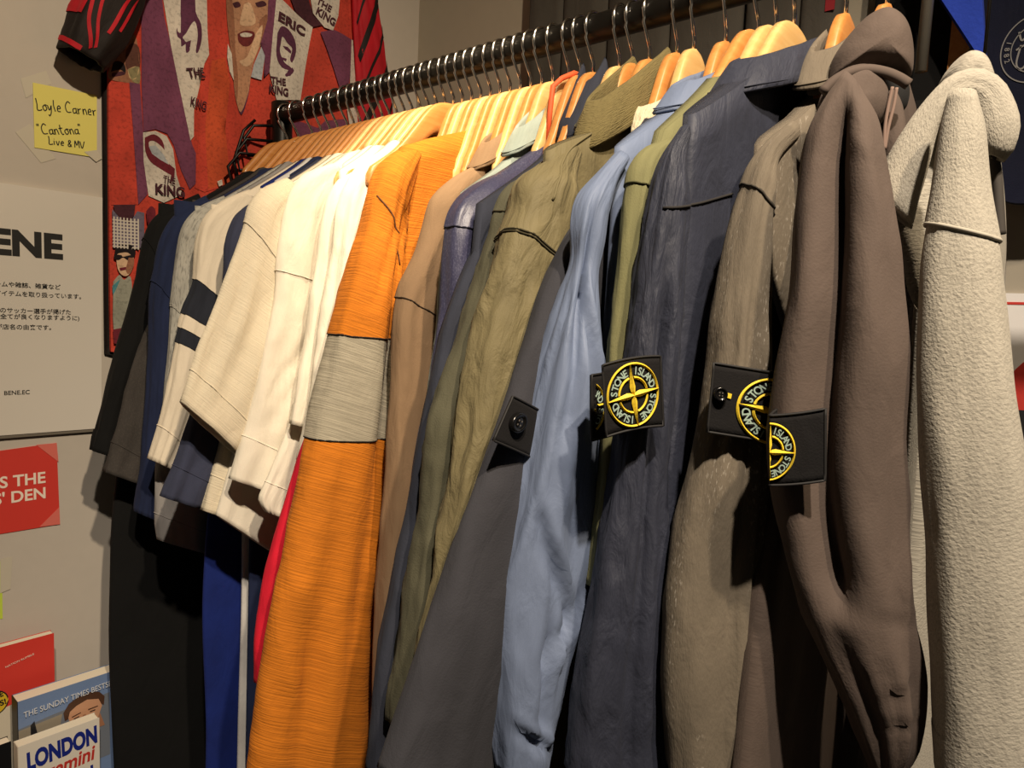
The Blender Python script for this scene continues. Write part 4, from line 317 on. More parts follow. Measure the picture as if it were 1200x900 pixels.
class MB:
    """collects shapes into one mesh"""
    def __init__(s): s.v = []; s.f = []
    def add(s, v, f):
        n = len(s.v); s.v += [tuple(p) for p in v]; s.f += [tuple(i+n for i in q) for q in f]; return s
    def box(s, lo, hi):
        x0, y0, z0 = lo; x1, y1, z1 = hi
        return s.add([(x0,y0,z0),(x1,y0,z0),(x1,y1,z0),(x0,y1,z0),(x0,y0,z1),(x1,y0,z1),(x1,y1,z1),(x0,y1,z1)],
                     [(0,3,2,1),(4,5,6,7),(0,1,5,4),(1,2,6,5),(2,3,7,6),(3,0,4,7)])
    def tube(s, path, r, n=8, closed=False, caps=True):
        P = [Vector(p) for p in path]; k = len(P); V = []; F = []
        up = None
        for i in range(k):
            a = P[i-1] if (i or closed) else P[i]; c = P[(i+1) % k] if (i < k-1 or closed) else P[i]
            t = (c-a).normalized()
            if up is None: up = t.orthogonal().normalized()
            up = (up-t*up.dot(t)).normalized(); w = t.cross(up)
            rr = r[i] if hasattr(r, '__len__') else r
            V += [P[i]+up*(rr*math.cos(2*PI*j/n))+w*(rr*math.sin(2*PI*j/n)) for j in range(n)]
        m = k if closed else k-1
        for i in range(m):
            for j in range(n):
                a = i*n+j; b = i*n+(j+1) % n; c = ((i+1) % k)*n+(j+1) % n; d = ((i+1) % k)*n+j
                F.append((a, b, c, d))
        if caps and not closed: F += [tuple(range(n))[::-1], tuple((k-1)*n+j for j in range(n))]
        return s.add(V, F)
    def poly(s, pts, fn, thick):
        """flat outline given in a surface's own (a, b) coordinates, lifted by fn(a, b, offset), with a thin edge"""
        n = len(pts)
        V = [fn(a, b, thick) for a, b in pts]+[fn(a, b, 0) for a, b in pts]
        F = [tuple(range(n))]+[(i, i+n, (i+1) % n+n, (i+1) % n) for i in range(n)]
        return s.add(V, F)
    def obj(s, name, mat, parent=None, smooth=False, **k): return obj(name, s.v, s.f, mat, parent, smooth, **k)

TXT = {}
def text_shape(body, bold=0.0, space=1.0):
    """outline font turned into 2D triangles; cap height is scaled to 1, starts at x=0 on the baseline"""
    key = (body, bold, space)
    if key in TXT: return TXT[key]
    cu = bpy.data.curves.new('lettering', 'FONT'); cu.body = body; cu.size = 1; cu.offset = bold; cu.resolution_u = 4; cu.space_character = space
    o = bpy.data.objects.new('lettering', cu); COL.objects.link(o)
    bpy.context.view_layer.update()
    me = o.evaluated_get(bpy.context.evaluated_depsgraph_get()).to_mesh()
    me.calc_loop_triangles()
    v = np.array([x.co[:2] for x in me.vertices]) if len(me.vertices) else np.zeros((0, 2))
    f = [tuple(t.vertices) for t in me.loop_triangles]
    bpy.data.objects.remove(o); bpy.data.curves.remove(cu)
    v = v/0.73
    TXT[key] = (v, f, float(v[:, 0].max()) if len(v) else 0, float(v[:, 0].min()) if len(v) else 0)
    return TXT[key]
def lettering(mb, body, fn, bold=0.0, space=1.0):
    v, f, w, w0 = text_shape(body, bold, space)
    return mb.add([fn(a, b) for a, b in v], f)
def text_between(mb, body, p0, p1, cap, fn, bold=0.0, space=1.0, slant=0.0):
    """a line of text whose baseline runs from p0 to p1 in surface coordinates (a right, b up)"""
    v, f, w, w0 = text_shape(body, bold, space)
    d = np.array(p1)-np.array(p0); L = np.hypot(*d); e = d/L; n = np.array([-e[1], e[0]])
    sc = L/(w-w0)
    return mb.add([fn(*(np.array(p0)+e*((a-w0)*sc+slant*b*cap)+n*(b*cap))) for a, b in v], f)

def catmull(P, n):
    P = np.asarray(P, float)
    q = np.vstack([2*P[0]-P[1], P, 2*P[-1]-P[-2]])
    t = np.linspace(0, len(P)-1, n)
    i = np.minimum(t.astype(int), len(P)-2); f = (t-i)[:, None]
    a, b, c, d = q[i], q[i+1], q[i+2], q[i+3]
    return 0.5*((2*b)+(c-a)*f+(2*a-5*b+4*c-d)*f*f+(3*b-a-3*c+d)*f**3)

# ------------------------------------------------------------------ cloth folds
def nz(x, y, z): return noise.noise((x, y, z))
def rg(x, y, z): return 1-2*abs(noise.noise((x, y, z)))
def folds(style, u, s, seed):
    """height of the cloth's own folds at angle u and distance s (metres) down the sleeve"""
    cu, su = math.cos(u), math.sin(u)
    if style == 'crumple':     # thin nylon: long drapes broken by sharp slanting creases
        return (0.0040*rg(cu*2.0+seed, su*1.6, s*2.2)+0.0030*rg(cu*1.1+s*5, su*1.1+seed, s*9)+0.0016*rg(cu*2.4+seed, su*2.4-s*8, s*22)+0.0010*rg(cu*5, su*5+seed, s*50)-0.003)
    if style == 'silky':       # smooth nylon: broad soft folds with a few sharp ones
        return (0.0060*nz(cu*1.0+s*2.0, su*1.0+seed, s*3.0)+0.0022*rg(cu*1.2+seed, su*1.0, s*2.0)+0.0060*max(0, rg(cu*0.9-s*4, su*0.9+seed, s*5)-0.45)+0.0007*rg(cu*4, su*4+seed, s*34)-0.002)
    if style == 'soft':
        return 0.0032*rg(cu*1.9+seed, su*1.6, s*2.4)+0.0022*nz(cu*1.3, su*1.3+seed, s*6)+0.0018*rg(cu*1.6+s*5, su*1.6+seed, s*12)+0.0006*rg(cu*4, su*4+seed, s*34)-0.0022
    if style == 'heavy':
        return 0.0046*rg(cu*1.5+seed, su*1.2, s*1.8)+0.0028*nz(cu*1.0+s*1.5, su*1.0+seed, s*4)+0.0016*rg(cu*1.8+s*4, su*1.8+seed, s*14)+0.0005*nz(cu*6, su*6+seed, s*40)-0.002
    if style == 'fleece':
        return 0.0022*nz(cu*1.2, su*1.2+seed, s*5)+0.0008*nz(cu*4, su*4+seed, s*25)
    return 0.0016*nz(cu*1.5, su*1.5+seed, s*5)

class Sleeve:
    """a hanging tube of cloth; stations give its near and far edge, n its flattening direction, b half its thickness"""
    def __init__(self, data, style='soft', seed=0.0, grooves=(), amp=1.0, bmul=1.0, creases=()):
        self.creases = creases
        st = np.array(data['st']); self.N = 160
        self.A = catmull(st[:, :3], self.N); self.B = catmull(st[:, 3:], self.N)
        self.M = (self.A+self.B)/2
        self.len = float(np.sum(np.linalg.norm(np.diff(self.M, axis=0), axis=1)))
        d = np.r_[0, np.cumsum(np.linalg.norm(np.diff(self.M, axis=0), axis=1))]/self.len
        self.t = d
        self.n = np.array([data['n'][0], data['n'][1], 0.0]); self.b = data['b']*bmul
        self.style = style; self.seed = seed; self.grooves = grooves; self.amp = amp
    def frame(self, s):
        s = min(max(s, 0), 1)
        i = np.searchsorted(self.t, s)-1; i = min(max(i, 0), self.N-2)
        f = (s-self.t[i])/max(self.t[i+1]-self.t[i], 1e-9)
        A = self.A[i]*(1-f)+self.A[i+1]*f; B = self.B[i]*(1-f)+self.B[i+1]*f
        return A, B
    def point(self, u, s, off=0.0, wrinkle=True):
        A, B = self.frame(s)
        M = (A+B)/2; h = (A-B)/2; H = np.linalg.norm(h); e = h/max(H, 1e-6)
        b = min(self.b, H*0.95) if s > 0.1 else min(self.b*(0.45+0.55*min(1, s/0.1)), max(H, 0.006))
        cu, su = math.cos(u), math.sin(u)
        # slightly squared-off ellipse
        p = M+e*(H*cu)+self.n*(b*math.copysign(abs(su)**0.8, su))
        nr = e*(cu*b)+self.n*(su*H); l = np.linalg.norm(nr); nr = nr/max(l, 1e-9)
        d = off
        if wrinkle:
            env = min(1, 0.35+s*3)*self.amp*min(1.0, b/0.012)
            d += folds(self.style, u, s*self.len, self.seed)*env
        for (uc, wd, dep, s0, s1) in self.grooves:
            if s0 <= s <= s1:
                k = (u-uc)/wd; ed = min(1, (s-s0)/0.06, (s1-s)/0.06)
                d -= dep*math.exp(-k*k)*max(0, ed)
        if wrinkle:
            for (ua, sa, ub, sb, wd, dep) in self.creases:     # single sharp folds: a valley with a raised lip
                ax, ay = ua*0.05, sa*self.len; bx, by = ub*0.05-ax, sb*self.len-ay; L2 = bx*bx+by*by
                qx, qy = u*0.05-ax, s*self.len-ay; f = (qx*bx+qy*by)/L2; fc = min(max(f, 0), 1)
                dist = (qx*by-qy*bx)/math.sqrt(L2); end = math.hypot(qx-bx*fc, qy-by*fc)-abs(dist)
                if abs(dist) < wd*4:
                    e = math.exp(-(max(end, 0)/(wd*1.5))**2)*(0.35+0.65*math.sin(PI*min(max(f, 0.1), 0.9)))
                    d += dep*e*(0.75*math.exp(-((dist-1.4*wd)/wd)**2)-math.exp(-(dist/wd)**2))
        return p+nr*d
    def piece(self, s0, s1, off0=0.0, off1=0.0, nu=44, ds=0.0045, shear=(0, 0), cap0=False, hem=False, hemroll=0.0):
        n = max(3, int((s1-s0)*self.len/ds)); V = []; UV = []; F = []
        rings = []
        for i in range(n+1):
            f = i/n; rings.append((f, off0+(off1-off0)*f, 0.0))
        if hem:     # turn the edge inward so that the cloth has a thickness
            rings += [(1.0, off1-0.0025, 0.0), (1-0.012/((s1-s0)*self.len), off1-0.003, 0.0), (1-0.05/((s1-s0)*self.len), off1-0.004, 0.0)]
        for f, off, _ in rings:
            f = max(f, 0)
            for j in range(nu):
                u = 2*PI*j/nu-PI
                sh = (shear[0]*(1-f)+shear[1]*f)*math.cos(u)/self.len
                s = s0+(s1-s0)*f+sh
                o = off
                V.append(self.point(u, s, o)); UV.append(((u+PI)/(2*PI)*0.24, s*self.len))
        R = len(rings)
        for i in range(R-1):
            for j in range(nu):
                a = i*nu+j; b2 = i*nu+(j+1) % nu
                F.append((a, b2, b2+nu, a+nu))
        if cap0:
            c = sum(V[:nu])/nu; V.append(c); UV.append((0, s0)); k = len(V)-1
            for j in range(nu): F.append((k, (j+1) % nu, j))
        return V, F, UV
    def ring(self, s, off, r, shear=0.0, nu=48, u0=-PI, u1=PI):
        closed = (u1-u0) > 6.2; path = []
        for j in range(nu+(0 if closed else 1)):
            u = u0+(u1-u0)*j/nu
            path.append(tuple(self.point(u, s+shear*math.cos(u)/self.len, off)))
        return MB().tube(path, r, 5, closed=closed)
    def arc_map(self, s_c, wrinkle=False):
        """metres around (0 = near edge, + = towards the viewer's right) and metres down -> point on the cloth"""
        us = np.linspace(-PI, PI, 721)
        A, B = self.frame(s_c); H = np.linalg.norm(A-B)/2; b = min(self.b, H*0.95)
        x = H*np.cos(us); y = b*np.sign(np.sin(us))*np.abs(np.sin(us))**0.8
        w = np.r_[0, np.cumsum(np.hypot(np.diff(x), np.diff(y)))]; w -= np.interp(0, us, w)
        def fn(a, t, off=0.0):
            u = float(np.interp(a, w, us))
            return tuple(self.point(u, s_c+t/self.len, off, wrinkle))
        return fn

def strip(mb, fn, pts, width, off):
    """a flat ribbon along pts in surface coordinates"""
    P = [np.array(p, float) for p in pts]; V = []; F = []
    for i, p in enumerate(P):
        a = P[max(i-1, 0)]; c = P[min(i+1, len(P)-1)]; t = (c-a)/max(np.hypot(*(c-a)), 1e-9); n = np.array([-t[1], t[0]])*width/2
        V += [fn(*(p+n), off), fn(*(p-n), off), fn(*(p+n), off*0.3), fn(*(p-n), off*0.3)]
    for i in range(len(P)-1):
        a = i*4; b = a+4
        F += [(a, a+1, b+1, b), (a+2, a, b, b+2), (a+1, a+3, b+3, b+1)]
    return mb.add(V, F)

# ------------------------------------------------------------------ materials
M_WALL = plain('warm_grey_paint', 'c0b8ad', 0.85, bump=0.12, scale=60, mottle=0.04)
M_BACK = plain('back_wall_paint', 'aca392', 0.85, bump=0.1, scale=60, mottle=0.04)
M_FLOOR = plain('dark_floor', '5a5048', 0.6, bump=0.1, scale=40, mottle=0.2)
M_CEIL = plain('ceiling_paint', 'c9c2b4', 0.9)
M_STEEL_BLACK = plain('black_powder_coat', '16130f', 0.38, 0.35, bump=0.05, scale=500)
M_CHROME = plain('chrome_wire', 'e6e2da', 0.16, 1.0)
M_BLACKWIRE = plain('black_wire', '100e0c', 0.4, 0.4)
M_PAPER = plain('white_paper', 'd8d2c8', 0.8, mottle=0.02, scale=20)
M_INK = plain('black_ink', '161514', 0.7)
M_TAPE = plain('clear_tape', 'c6bfae', 0.35)
M_YELLOW = plain('yellow_note_paper', 'e2d873', 0.85)
M_GREEN = plain('lime_sticker_paper', 'c3d84a', 0.8)
M_REDCARD = plain('red_card', 'd2392e', 0.6, mottle=0.03, scale=30)
M_CREAMINK = plain('cream_ink', 'f3e4d4', 0.7)
M_GOLD = fabric('gold_thread', 'e0c034', 0.55, 0.3, 0.1, (1200, 400), 0.5)
M_THREADGREY = fabric('grey_green_thread', '93a79a', 0.7, 0.2, 0.1, (1200, 400), 0.5)
M_PATCH = fabric('black_wool_patch', '0d0b0c', 0.9, 0.15, 0.2, (900, 900), 0.4)
M_BUTTON = plain('black_button', '0c0b0b', 0.22, coat=0.4)

def wood(name, a, b):
    m = bpy.data.materials.new(name); m.use_nodes = True
    nt = m.node_tree; p = nt.nodes['Principled BSDF']; p.inputs['Roughness'].default_value = 0.42; p.inputs['Coat Weight'].default_value = 0.15
    tc = nt.nodes.new('ShaderNodeTexCoord'); mp = nt.nodes.new('ShaderNodeMapping'); mp.inputs['Scale'].default_value = (60, 7, 60)
    oi = nt.nodes.new('ShaderNodeObjectInfo'); ad = nt.nodes.new('ShaderNodeVectorMath'); ad.operation = 'ADD'
    n = nt.nodes.new('ShaderNodeTexNoise'); n.inputs['Scale'].default_value = 3; n.inputs['Detail'].default_value = 5; n.inputs['Distortion'].default_value = 0.6
    sc = nt.nodes.new('ShaderNodeVectorMath'); sc.operation = 'SCALE'; sc.inputs['Scale'].default_value = 9
    nt.links.new(oi.outputs['Random'], sc.inputs[0])
    nt.links.new(tc.outputs['Object'], mp.inputs['Vector']); nt.links.new(mp.outputs['Vector'], ad.inputs[0]); nt.links.new(sc.outputs['Vector'], ad.inputs[1])
    nt.links.new(ad.outputs['Vector'], n.inputs['Vector'])
    r = nt.nodes.new('ShaderNodeValToRGB'); r.color_ramp.elements[0].position = 0.35; r.color_ramp.elements[1].position = 0.68
    r.color_ramp.elements[0].color = (*lin(a), 1); r.color_ramp.elements[1].color = (*lin(b), 1)
    nt.links.new(n.outputs['Fac'], r.inputs['Fac']); nt.links.new(r.outputs['Color'], p.inputs['Base Color'])
    return m
M_WOOD_LIGHT = wood('pale_beech', 'cfa465', 'd9b375')
M_WOOD_AMBER = wood('amber_beech', 'bd7d3e', 'c98c4c')

# ------------------------------------------------------------------ the room
def slab(name, lo, hi, mat): return struct(MB().box(lo, hi).obj(name, mat))
slab('floor', (-0.05, -3.0, -0.05), (3.0, 0.36, 0.0), M_FLOOR)
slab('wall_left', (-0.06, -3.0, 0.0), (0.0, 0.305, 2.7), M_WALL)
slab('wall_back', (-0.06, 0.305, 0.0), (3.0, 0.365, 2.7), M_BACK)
slab('ceiling', (-0.06, -3.0, 2.7), (3.0, 0.365, 2.76), M_CEIL)
slab('baseboard_left', (0.0, -3.0, 0.0), (0.012, 0.30, 0.07), M_WALL)

# wall fixings: a point on the left wall (a = along the wall to the right, b = height)
def wl(x0):
    def fn(a, b, off=0.0): return (x0+off, a, b)
    return fn

# ------------------------------------------------------------------ clothes rail
RZ = 1.72; RR = 0.01275
rack = root('clothes_rail', 'black steel clothes rail running along the back wall, loaded with hangers', 'clothes rail', (0.6, 0, 0))
MB().tube([(0.044, 0, RZ), (0.4, 0, RZ), (0.8, 0, RZ), (1.34, 0, RZ)], RR, 24).obj('rail', M_STEEL_BLACK, rack, True)
for px in (0.056, 1.30):
    p = MB().tube([(px, 0, 0.03), (px, 0, 0.9), (px, 0, RZ-0.0), (px, 0, RZ+0.018), (px, 0, RZ+0.02)], [0.0150, 0.0150, 0.0150, 0.0150, 0.012], 20)
    p.obj('post', M_STEEL_BLACK, rack, True)
    MB().tube([(px, -0.20, 0.02), (px, 0.24, 0.02)], 0.016, 14).obj('foot', M_STEEL_BLACK, rack, True)
bolt = MB()
for k in range(3):
    z = RZ-0.028-0.022*k; yy = -0.016-0.012*k
    bolt.tube([(0.056, -0.012, z+0.012), (0.045+0.003*k, yy-0.022, z+0.008), (0.041, yy-0.034, z-0.012), (0.044, yy-0.03, z-0.036), (0.054, -0.014, z-0.03)], 0.0022, 8)
bolt.tube([(0.045, -0.036, RZ-0.012), (0.043, -0.052, RZ-0.03), (0.042, -0.066, RZ-0.075), (0.046, -0.058, RZ-0.11)], 0.0022, 8)
bolt.obj('wire_bracket', M_BLACKWIRE, rack, True, label='bent black wire bracket behind the rail end')

# ------------------------------------------------------------------ hangers
def hanger_body(profile, half=0.150):
    """a shaped wooden hanger: profile gives the height of the top edge at each distance from the middle"""
    ys = list(np.linspace(-half, half, 51)); V = []; F = []; k = 12
    pa, pz = zip(*profile)
    for y in ys:
        a = abs(y)
        top = float(np.interp(a, pa, pz)); th = 0.036-0.018*min(1, a/0.14)
        hz = th/2; zc = top-hz; hx = 0.0046
        e = 1.0 if a < half-0.003 else 0.55
        for j in range(k):
            q = 2*PI*j/k+PI/k; c, s_ = math.cos(q), math.sin(q)
            V.append((hx*e*math.copysign(abs(c)**0.4, c), y, zc+hz*e*math.copysign(abs(s_)**0.6, s_)-RZ))
    n = len(ys)
    for i in range(n-1):
        for j in range(k):
            a = i*k+j; b = i*k+(j+1) % k; F.append((a, a+k, b+k, b))
    F += [tuple(range(k)), tuple((n-1)*k+j for j in range(k))[::-1]]
    return V, F
def smooth_profile(p):
    t = np.linspace(0, len(p)-1, 60); q = catmull(np.array(p), 60); return [(float(a), float(b)) for a, b in q]
PROFILE_FULL = smooth_profile([(0, 1.680), (0.014, 1.6785), (0.028, 1.674), (0.042, 1.662), (0.060, 1.640), (0.080, 1.617), (0.105, 1.597), (0.150, 1.565)])
PROFILE_SLIM = smooth_profile([(0, 1.680), (0.012, 1.676), (0.022, 1.664), (0.034, 1.636), (0.048, 1.604), (0.070, 1.582), (0.105, 1.558), (0.150, 1.530)])
def profile_top(profile, y):
    pa, pz = zip(*profile); return float(np.interp(abs(y), pa, pz))
def mk(nm, v, f, mat):
    me = bpy.data.meshes.new(nm); me.from_pydata(v, [], f); me.polygons.foreach_set('use_smooth', [True]*len(me.polygons)); me.materials.append(mat); return me
def hook_shape():
    path = [(0, 0, 1.672-RZ), (0, 0, 1.688-RZ), (0, -0.003, 1.693-RZ), (0, -0.0135, 1.7085-RZ)]
    for q in np.linspace(215, -25, 22):
        path.append((0, 0.0147*math.cos(math.radians(q)), 0.0147*math.sin(math.radians(q))))
    return MB().tube(path, 0.0016, 8)
h_ = hook_shape(); ME_H = mk('hook', h_.v, h_.f, M_CHROME)
ME_WOOD = {(t, p, b): mk('wood', *hanger_body(PROFILE_SLIM if p else PROFILE_FULL, 0.052 if p else (0.072 if b else 0.118)), M_WOOD_LIGHT if t else M_WOOD_AMBER) for t in (0, 1) for p in (0, 1) for b in (0, 1)}
SLIM = set(range(21, 40)) | {43, 44}
LIGHT = {13, 15, 16, 18, 19, 22, 24, 26, 28, 30, 31, 34, 38, 41, 42}
ORD = ['first', 'second', 'third', 'fourth', 'fifth', 'sixth', 'seventh', 'eighth', 'ninth', 'tenth', 'eleventh', 'twelfth']
HUNG = {1: 'black sweatshirt', 2: 'charcoal tee', 3: 'navy sweatshirt', 4: 'grey heather top', 5: 'grey curled-hem tee', 6: 'striped cream jersey', 7: 'royal blue top', 8: 'pale grey long top',
        9: 'dark navy long top', 10: 'navy tee', 11: 'low cream tee', 12: 'shaded cream tee', 13: 'foremost cream tee', 14: 'large white tee', 16: 'white tee with curled cuff', 17: 'white tee with folded cuff', 19: 'brightest white tee', 20: 'red shirt',
        23: 'orange and grey shirt', 27: 'taupe jacket', 30: 'pale sage shirt', 31: 'shiny navy track jacket', 33: 'slate jacket', 34: 'sage green jacket', 36: 'olive jacket', 37: 'cream fleece',
        38: 'charcoal jacket', 39: 'blue overshirt', 40: 'light olive shirt', 42: 'navy overshirt', 43: 'grey overshirt', 44: 'brown hoodie', 45: 'grey hoodie'}
random.seed(4)
prev = None; since = 0
for i, x in enumerate(HANGER_X[:-1]):
    tone = 'pale' if i in LIGHT else 'amber'
    if i in HUNG:
        lab = '%s wooden hanger with chrome hook holding the %s' % (tone, HUNG[i]); prev = HUNG[i]; since = 0
    else:
        since += 1
        lab = ('%s wooden hanger at the far end of the rail by the post' % tone) if prev is None else '%s wooden hanger, %s in front of the %s hanger' % (tone, ORD[since-1], prev)
    hg = root('wooden_hanger', lab, 'hanger', (x, 0, RZ), 'wooden hangers on the rail')
    hg.rotation_euler = (0, 0, math.radians(random.uniform(-0.6, 0.6)))
    for nm, me in (('hanger_body', ME_WOOD[(int(i in LIGHT), int(i in SLIM), int(i not in HUNG))]), ('hook', ME_H)):
        o = bpy.data.objects.new(nm, me); COL.objects.link(o); o.parent = hg
        if nm == 'hook': o.rotation_euler = (0, 0, math.radians(random.uniform(-9, 9)))

# ------------------------------------------------------------------ garments
def ridge_of(sl):
    """shoulder line taken from where the sleeve leaves the shoulder"""
    A = sl.A; pts = [(A[0][1], A[0][2])]
    for i in range(2, sl.N, 3):
        dy = A[i][1]-A[i-2][1]; dz = A[i][2]-A[i-2][2]
        if dy > -1e-5 or abs(dz) > 2.2*abs(dy): break
        pts.append((A[i][1], A[i][2]))
    return pts
def body_bag(parent, hi, x, ridge, hem, bt, mat, style, seed, yr=0.185, yl=None, ylb=None, nu=64, nv=34, neck=0.075, name='body', top=None, own=False):
    """front and back of a garment hanging flat on its hanger, open at the neck"""
    yl = (ridge[-1][0]+(0.030 if own else 0.010)) if yl is None else yl
    ylb = yl if ylb is None else ylb
    prof = PROFILE_SLIM if hi in SLIM else PROFILE_FULL
    px = [p[0] for p in ridge]; pz = [p[1]-0.003 for p in ridge]
    o = np.argsort(px); px = np.array(px)[o]; pz = np.array(pz)[o]
    if own: neck = 0.030
    elif hi in SLIM: neck = min(neck, 0.05)
    def ztop(y):
        a = min(abs(y), 0.17)
        if top is not None: return top-0.25*a-1.5*a*a
        if own: return float(np.interp(-a if y < 0 else -abs(y), px, pz)) if -a > px[0]-0.05 else pz[0]
        if a < neck: return profile_top(prof, neck)+0.004-0.010*(1-a/neck)
        h = profile_top(prof, a)+0.004
        if -a < px[-1]: h = max(h if a < 0.15 else 0, float(np.interp(-a, px, pz)))
        return h
    V = []; F = []; UV = []
    for i in range(nv+1):
        v = i/nv; k_ = min(1, v/0.45); k_ = k_*k_*(3-2*k_); yq = yl+(ylb-yl)*k_; yc = (yq+yr)/2; w = (yr-yq)/2
        for j in range(nu):
            u = 2*PI*j/nu; c, s_ = math.cos(u), math.sin(u)
            y = yc+w*math.copysign(abs(c)**0.75, c)
            zt = ztop(y); z = zt*(1-v)+hem*v
            t = max(bt, 0.0066)*(0.9+0.1*min(1, v*10))*math.copysign(abs(s_)**0.5, s_)
            d = 0.0
            if bt > 0.008:
                d = folds(style, y*9, (zt-z), seed+s_)*min(1, v*8)*0.8*(bt/0.012)
            y += 0.0065*nz(z*5.5, hi*1.7, 0.3+(y > 0))*min(1, v*3)
            V.append((x+t+d*abs(s_), y, z)); UV.append((y+(0.5 if s_ < 0 else 0), z))
    for i in range(nv):
        for j in range(nu):
            a = i*nu+j; b = i*nu+(j+1) % nu; F.append((a, b, b+nu, a+nu))
    for j in range(nu//2):
        q = (V[j][1]+V[j+1][1])/2
        if abs(q) > neck or top is not None: F.append((j, (nu-j) % nu, (nu-j-1) % nu, j+1))
    return obj(name, V, F, mat, parent, True, UV), ztop

def collar(parent, x, mat, kind='shirt', t=0.010, base=1.602, h=0.026, yw=0.088, slope=0.42, flap=None, name='collar', drop=0.0, lean=0.45, lift=1.0):
    """a neck band round the hanger rising from the shoulders to the middle; 'shirt' folds over into a flap, 'rib' is a plain knitted band"""
    nphi = 64; flap = h*1.05 if flap is None else flap
    if kind == 'shirt':
        prof = [(-0.0008, -0.004), (0.0, h*0.5), (0.0008, h*0.9), (0.0020, h), (0.0040, h*0.95), (0.0062, h*0.55), (0.0080, h*0.15), (0.0092, h-flap), (0.0080, h-flap-0.001), (0.0050, h*0.2)]
    else:
        prof = [(0.0, -0.003), (0.0018, h*0.35), (0.0020, h*0.75), (0.0008, h), (-0.0010, h), (-0.0018, h*0.6), (-0.0018, 0)]
    def zbase(c, s_): return base+yw*(1-abs(c))*slope-drop*max(0, s_)**2
    V = []; F = []; UV = []; m = len(prof)
    for i in range(nphi):
        q = 2*PI*i/nphi; c, s_ = math.cos(q), math.sin(q)
        for (o, z) in prof:
            w = 0.0014*nz(c*3+x*30, s_*3, z*40)
            V.append((x+(t+o*lift)*math.copysign(abs(s_)**0.6, s_)+w, max(yw+o-lean*max(z, 0), yw*0.4)*c, zbase(c, s_)+z+w)); UV.append((i/nphi*0.35, z))
    for i in range(nphi):
        for j in range(m-1):
            a = i*m+j; b = ((i+1) % nphi)*m+j; F.append((a, b, b+1, a+1))
    o = obj(name, V, F, mat, parent, True, UV)
    if kind == 'shirt':
        pt = []
        for i in range(nphi):
            q = 2*PI*i/nphi; c, s_ = math.cos(q), math.sin(q)
            pt.append((x+(t+0.0084*lift)*math.copysign(abs(s_)**0.6, s_), (yw+0.0084)*c, zbase(c, s_)+h-flap+0.003))
        MB().tube(pt, 0.0006, 5, closed=True).obj('collar_seam', mat, parent, True)
    return o

def far_sleeve(parent, x, mat, length, w=0.05, yr=0.185, ztip=1.54, t=0.007):
    V = []; F = []; UV = []; nu = 14; nv = 12
    for i in range(nv+1):
        f = i/nv; z = ztip-length*f; yc = yr+0.012+0.03*min(1, f*3)
        ww = w*(0.55-0.12*f)
        for j in range(nu):
            u = 2*PI*j/nu
            V.append((x+t*math.sin(u)*(0.5+0.5*min(1, f*5)), yc+ww*math.cos(u), z+(0.02 if i == 0 and math.cos(u) < 0 else 0))); UV.append((u/6.28*0.2, f*length))
    for i in range(nv):
        for j in range(nu):
            a = i*nu+j; b = i*nu+(j+1) % nu; F.append((a, b, b+nu, a+nu))
    F.append(tuple(range(nu))[::-1])
    return obj('sleeve', V, F, mat, parent, True, UV)

G = {}
def garment(key, hi, name, label, cat, mat, style='soft', pieces=None, seams=(), hem=0.98, bt=0.0062, seamr=0.0007, seam_mat=None, grooves=(), creases=(), amp=1.0, bodymat=None, neck=0.075,
            has_body=True, far=0.30, bx=0.0, yl=None, ylb=None, top=None, group=None, end_hem=True, cuff=None, yr=0.185):
    x = HANGER_X[hi]
    g = root(name, label, cat, (x, 0, 1.64), group)
    sl = Sleeve(SLEEVES[key], style, seed=hi*3.7, grooves=grooves, amp=amp, creases=creases)
    pieces = pieces or [(0, 1, mat, 0, 0)]
    for k, pc in enumerate(pieces):
        s0, s1, pm, sh0, sh1 = pc[:5]; nm = pc[5] if len(pc) > 5 else 'sleeve'
        last = k == len(pieces)-1
        V, F, UV = sl.piece(s0, s1, 0.0011 if k < len(pieces)-1 and k == 0 else 0.0, 0.0011 if not last else 0.0006, shear=(sh0, sh1), cap0=(k == 0), hem=True if last and end_hem else False)
        obj(nm, V, F, pm, g, True, UV)
    for sm in seams:
        s, sh = sm[0], sm[1]; r = sm[2] if len(sm) > 2 else seamr
        sl.ring(s, 0.0006, r, sh).obj('seam', seam_mat or mat, g, True)
    if cuff:
        s0, cm, grow = cuff
        V, F, UV = sl.piece(s0, 1.0, grow, grow, hem=True)
        obj('cuff', V, F, cm, g, True, UV)
    ztop = None
    if has_body:
        r = FLAT['ridge_'+key] if 'ridge_'+key in FLAT else ridge_of(sl)
        _, ztop = body_bag(g, hi, x+bx, r, hem, bt, bodymat or mat, style, hi*1.3, neck=neck, yl=yl, ylb=ylb, yr=yr, top=top, own='ridge_'+key in FLAT)
        if far: far_sleeve(g, x+bx, bodymat or mat, far, ztip=ztop(yr)-0.004, t=bt, yr=yr)
    G[key] = (g, sl, ztop)
    return g, sl

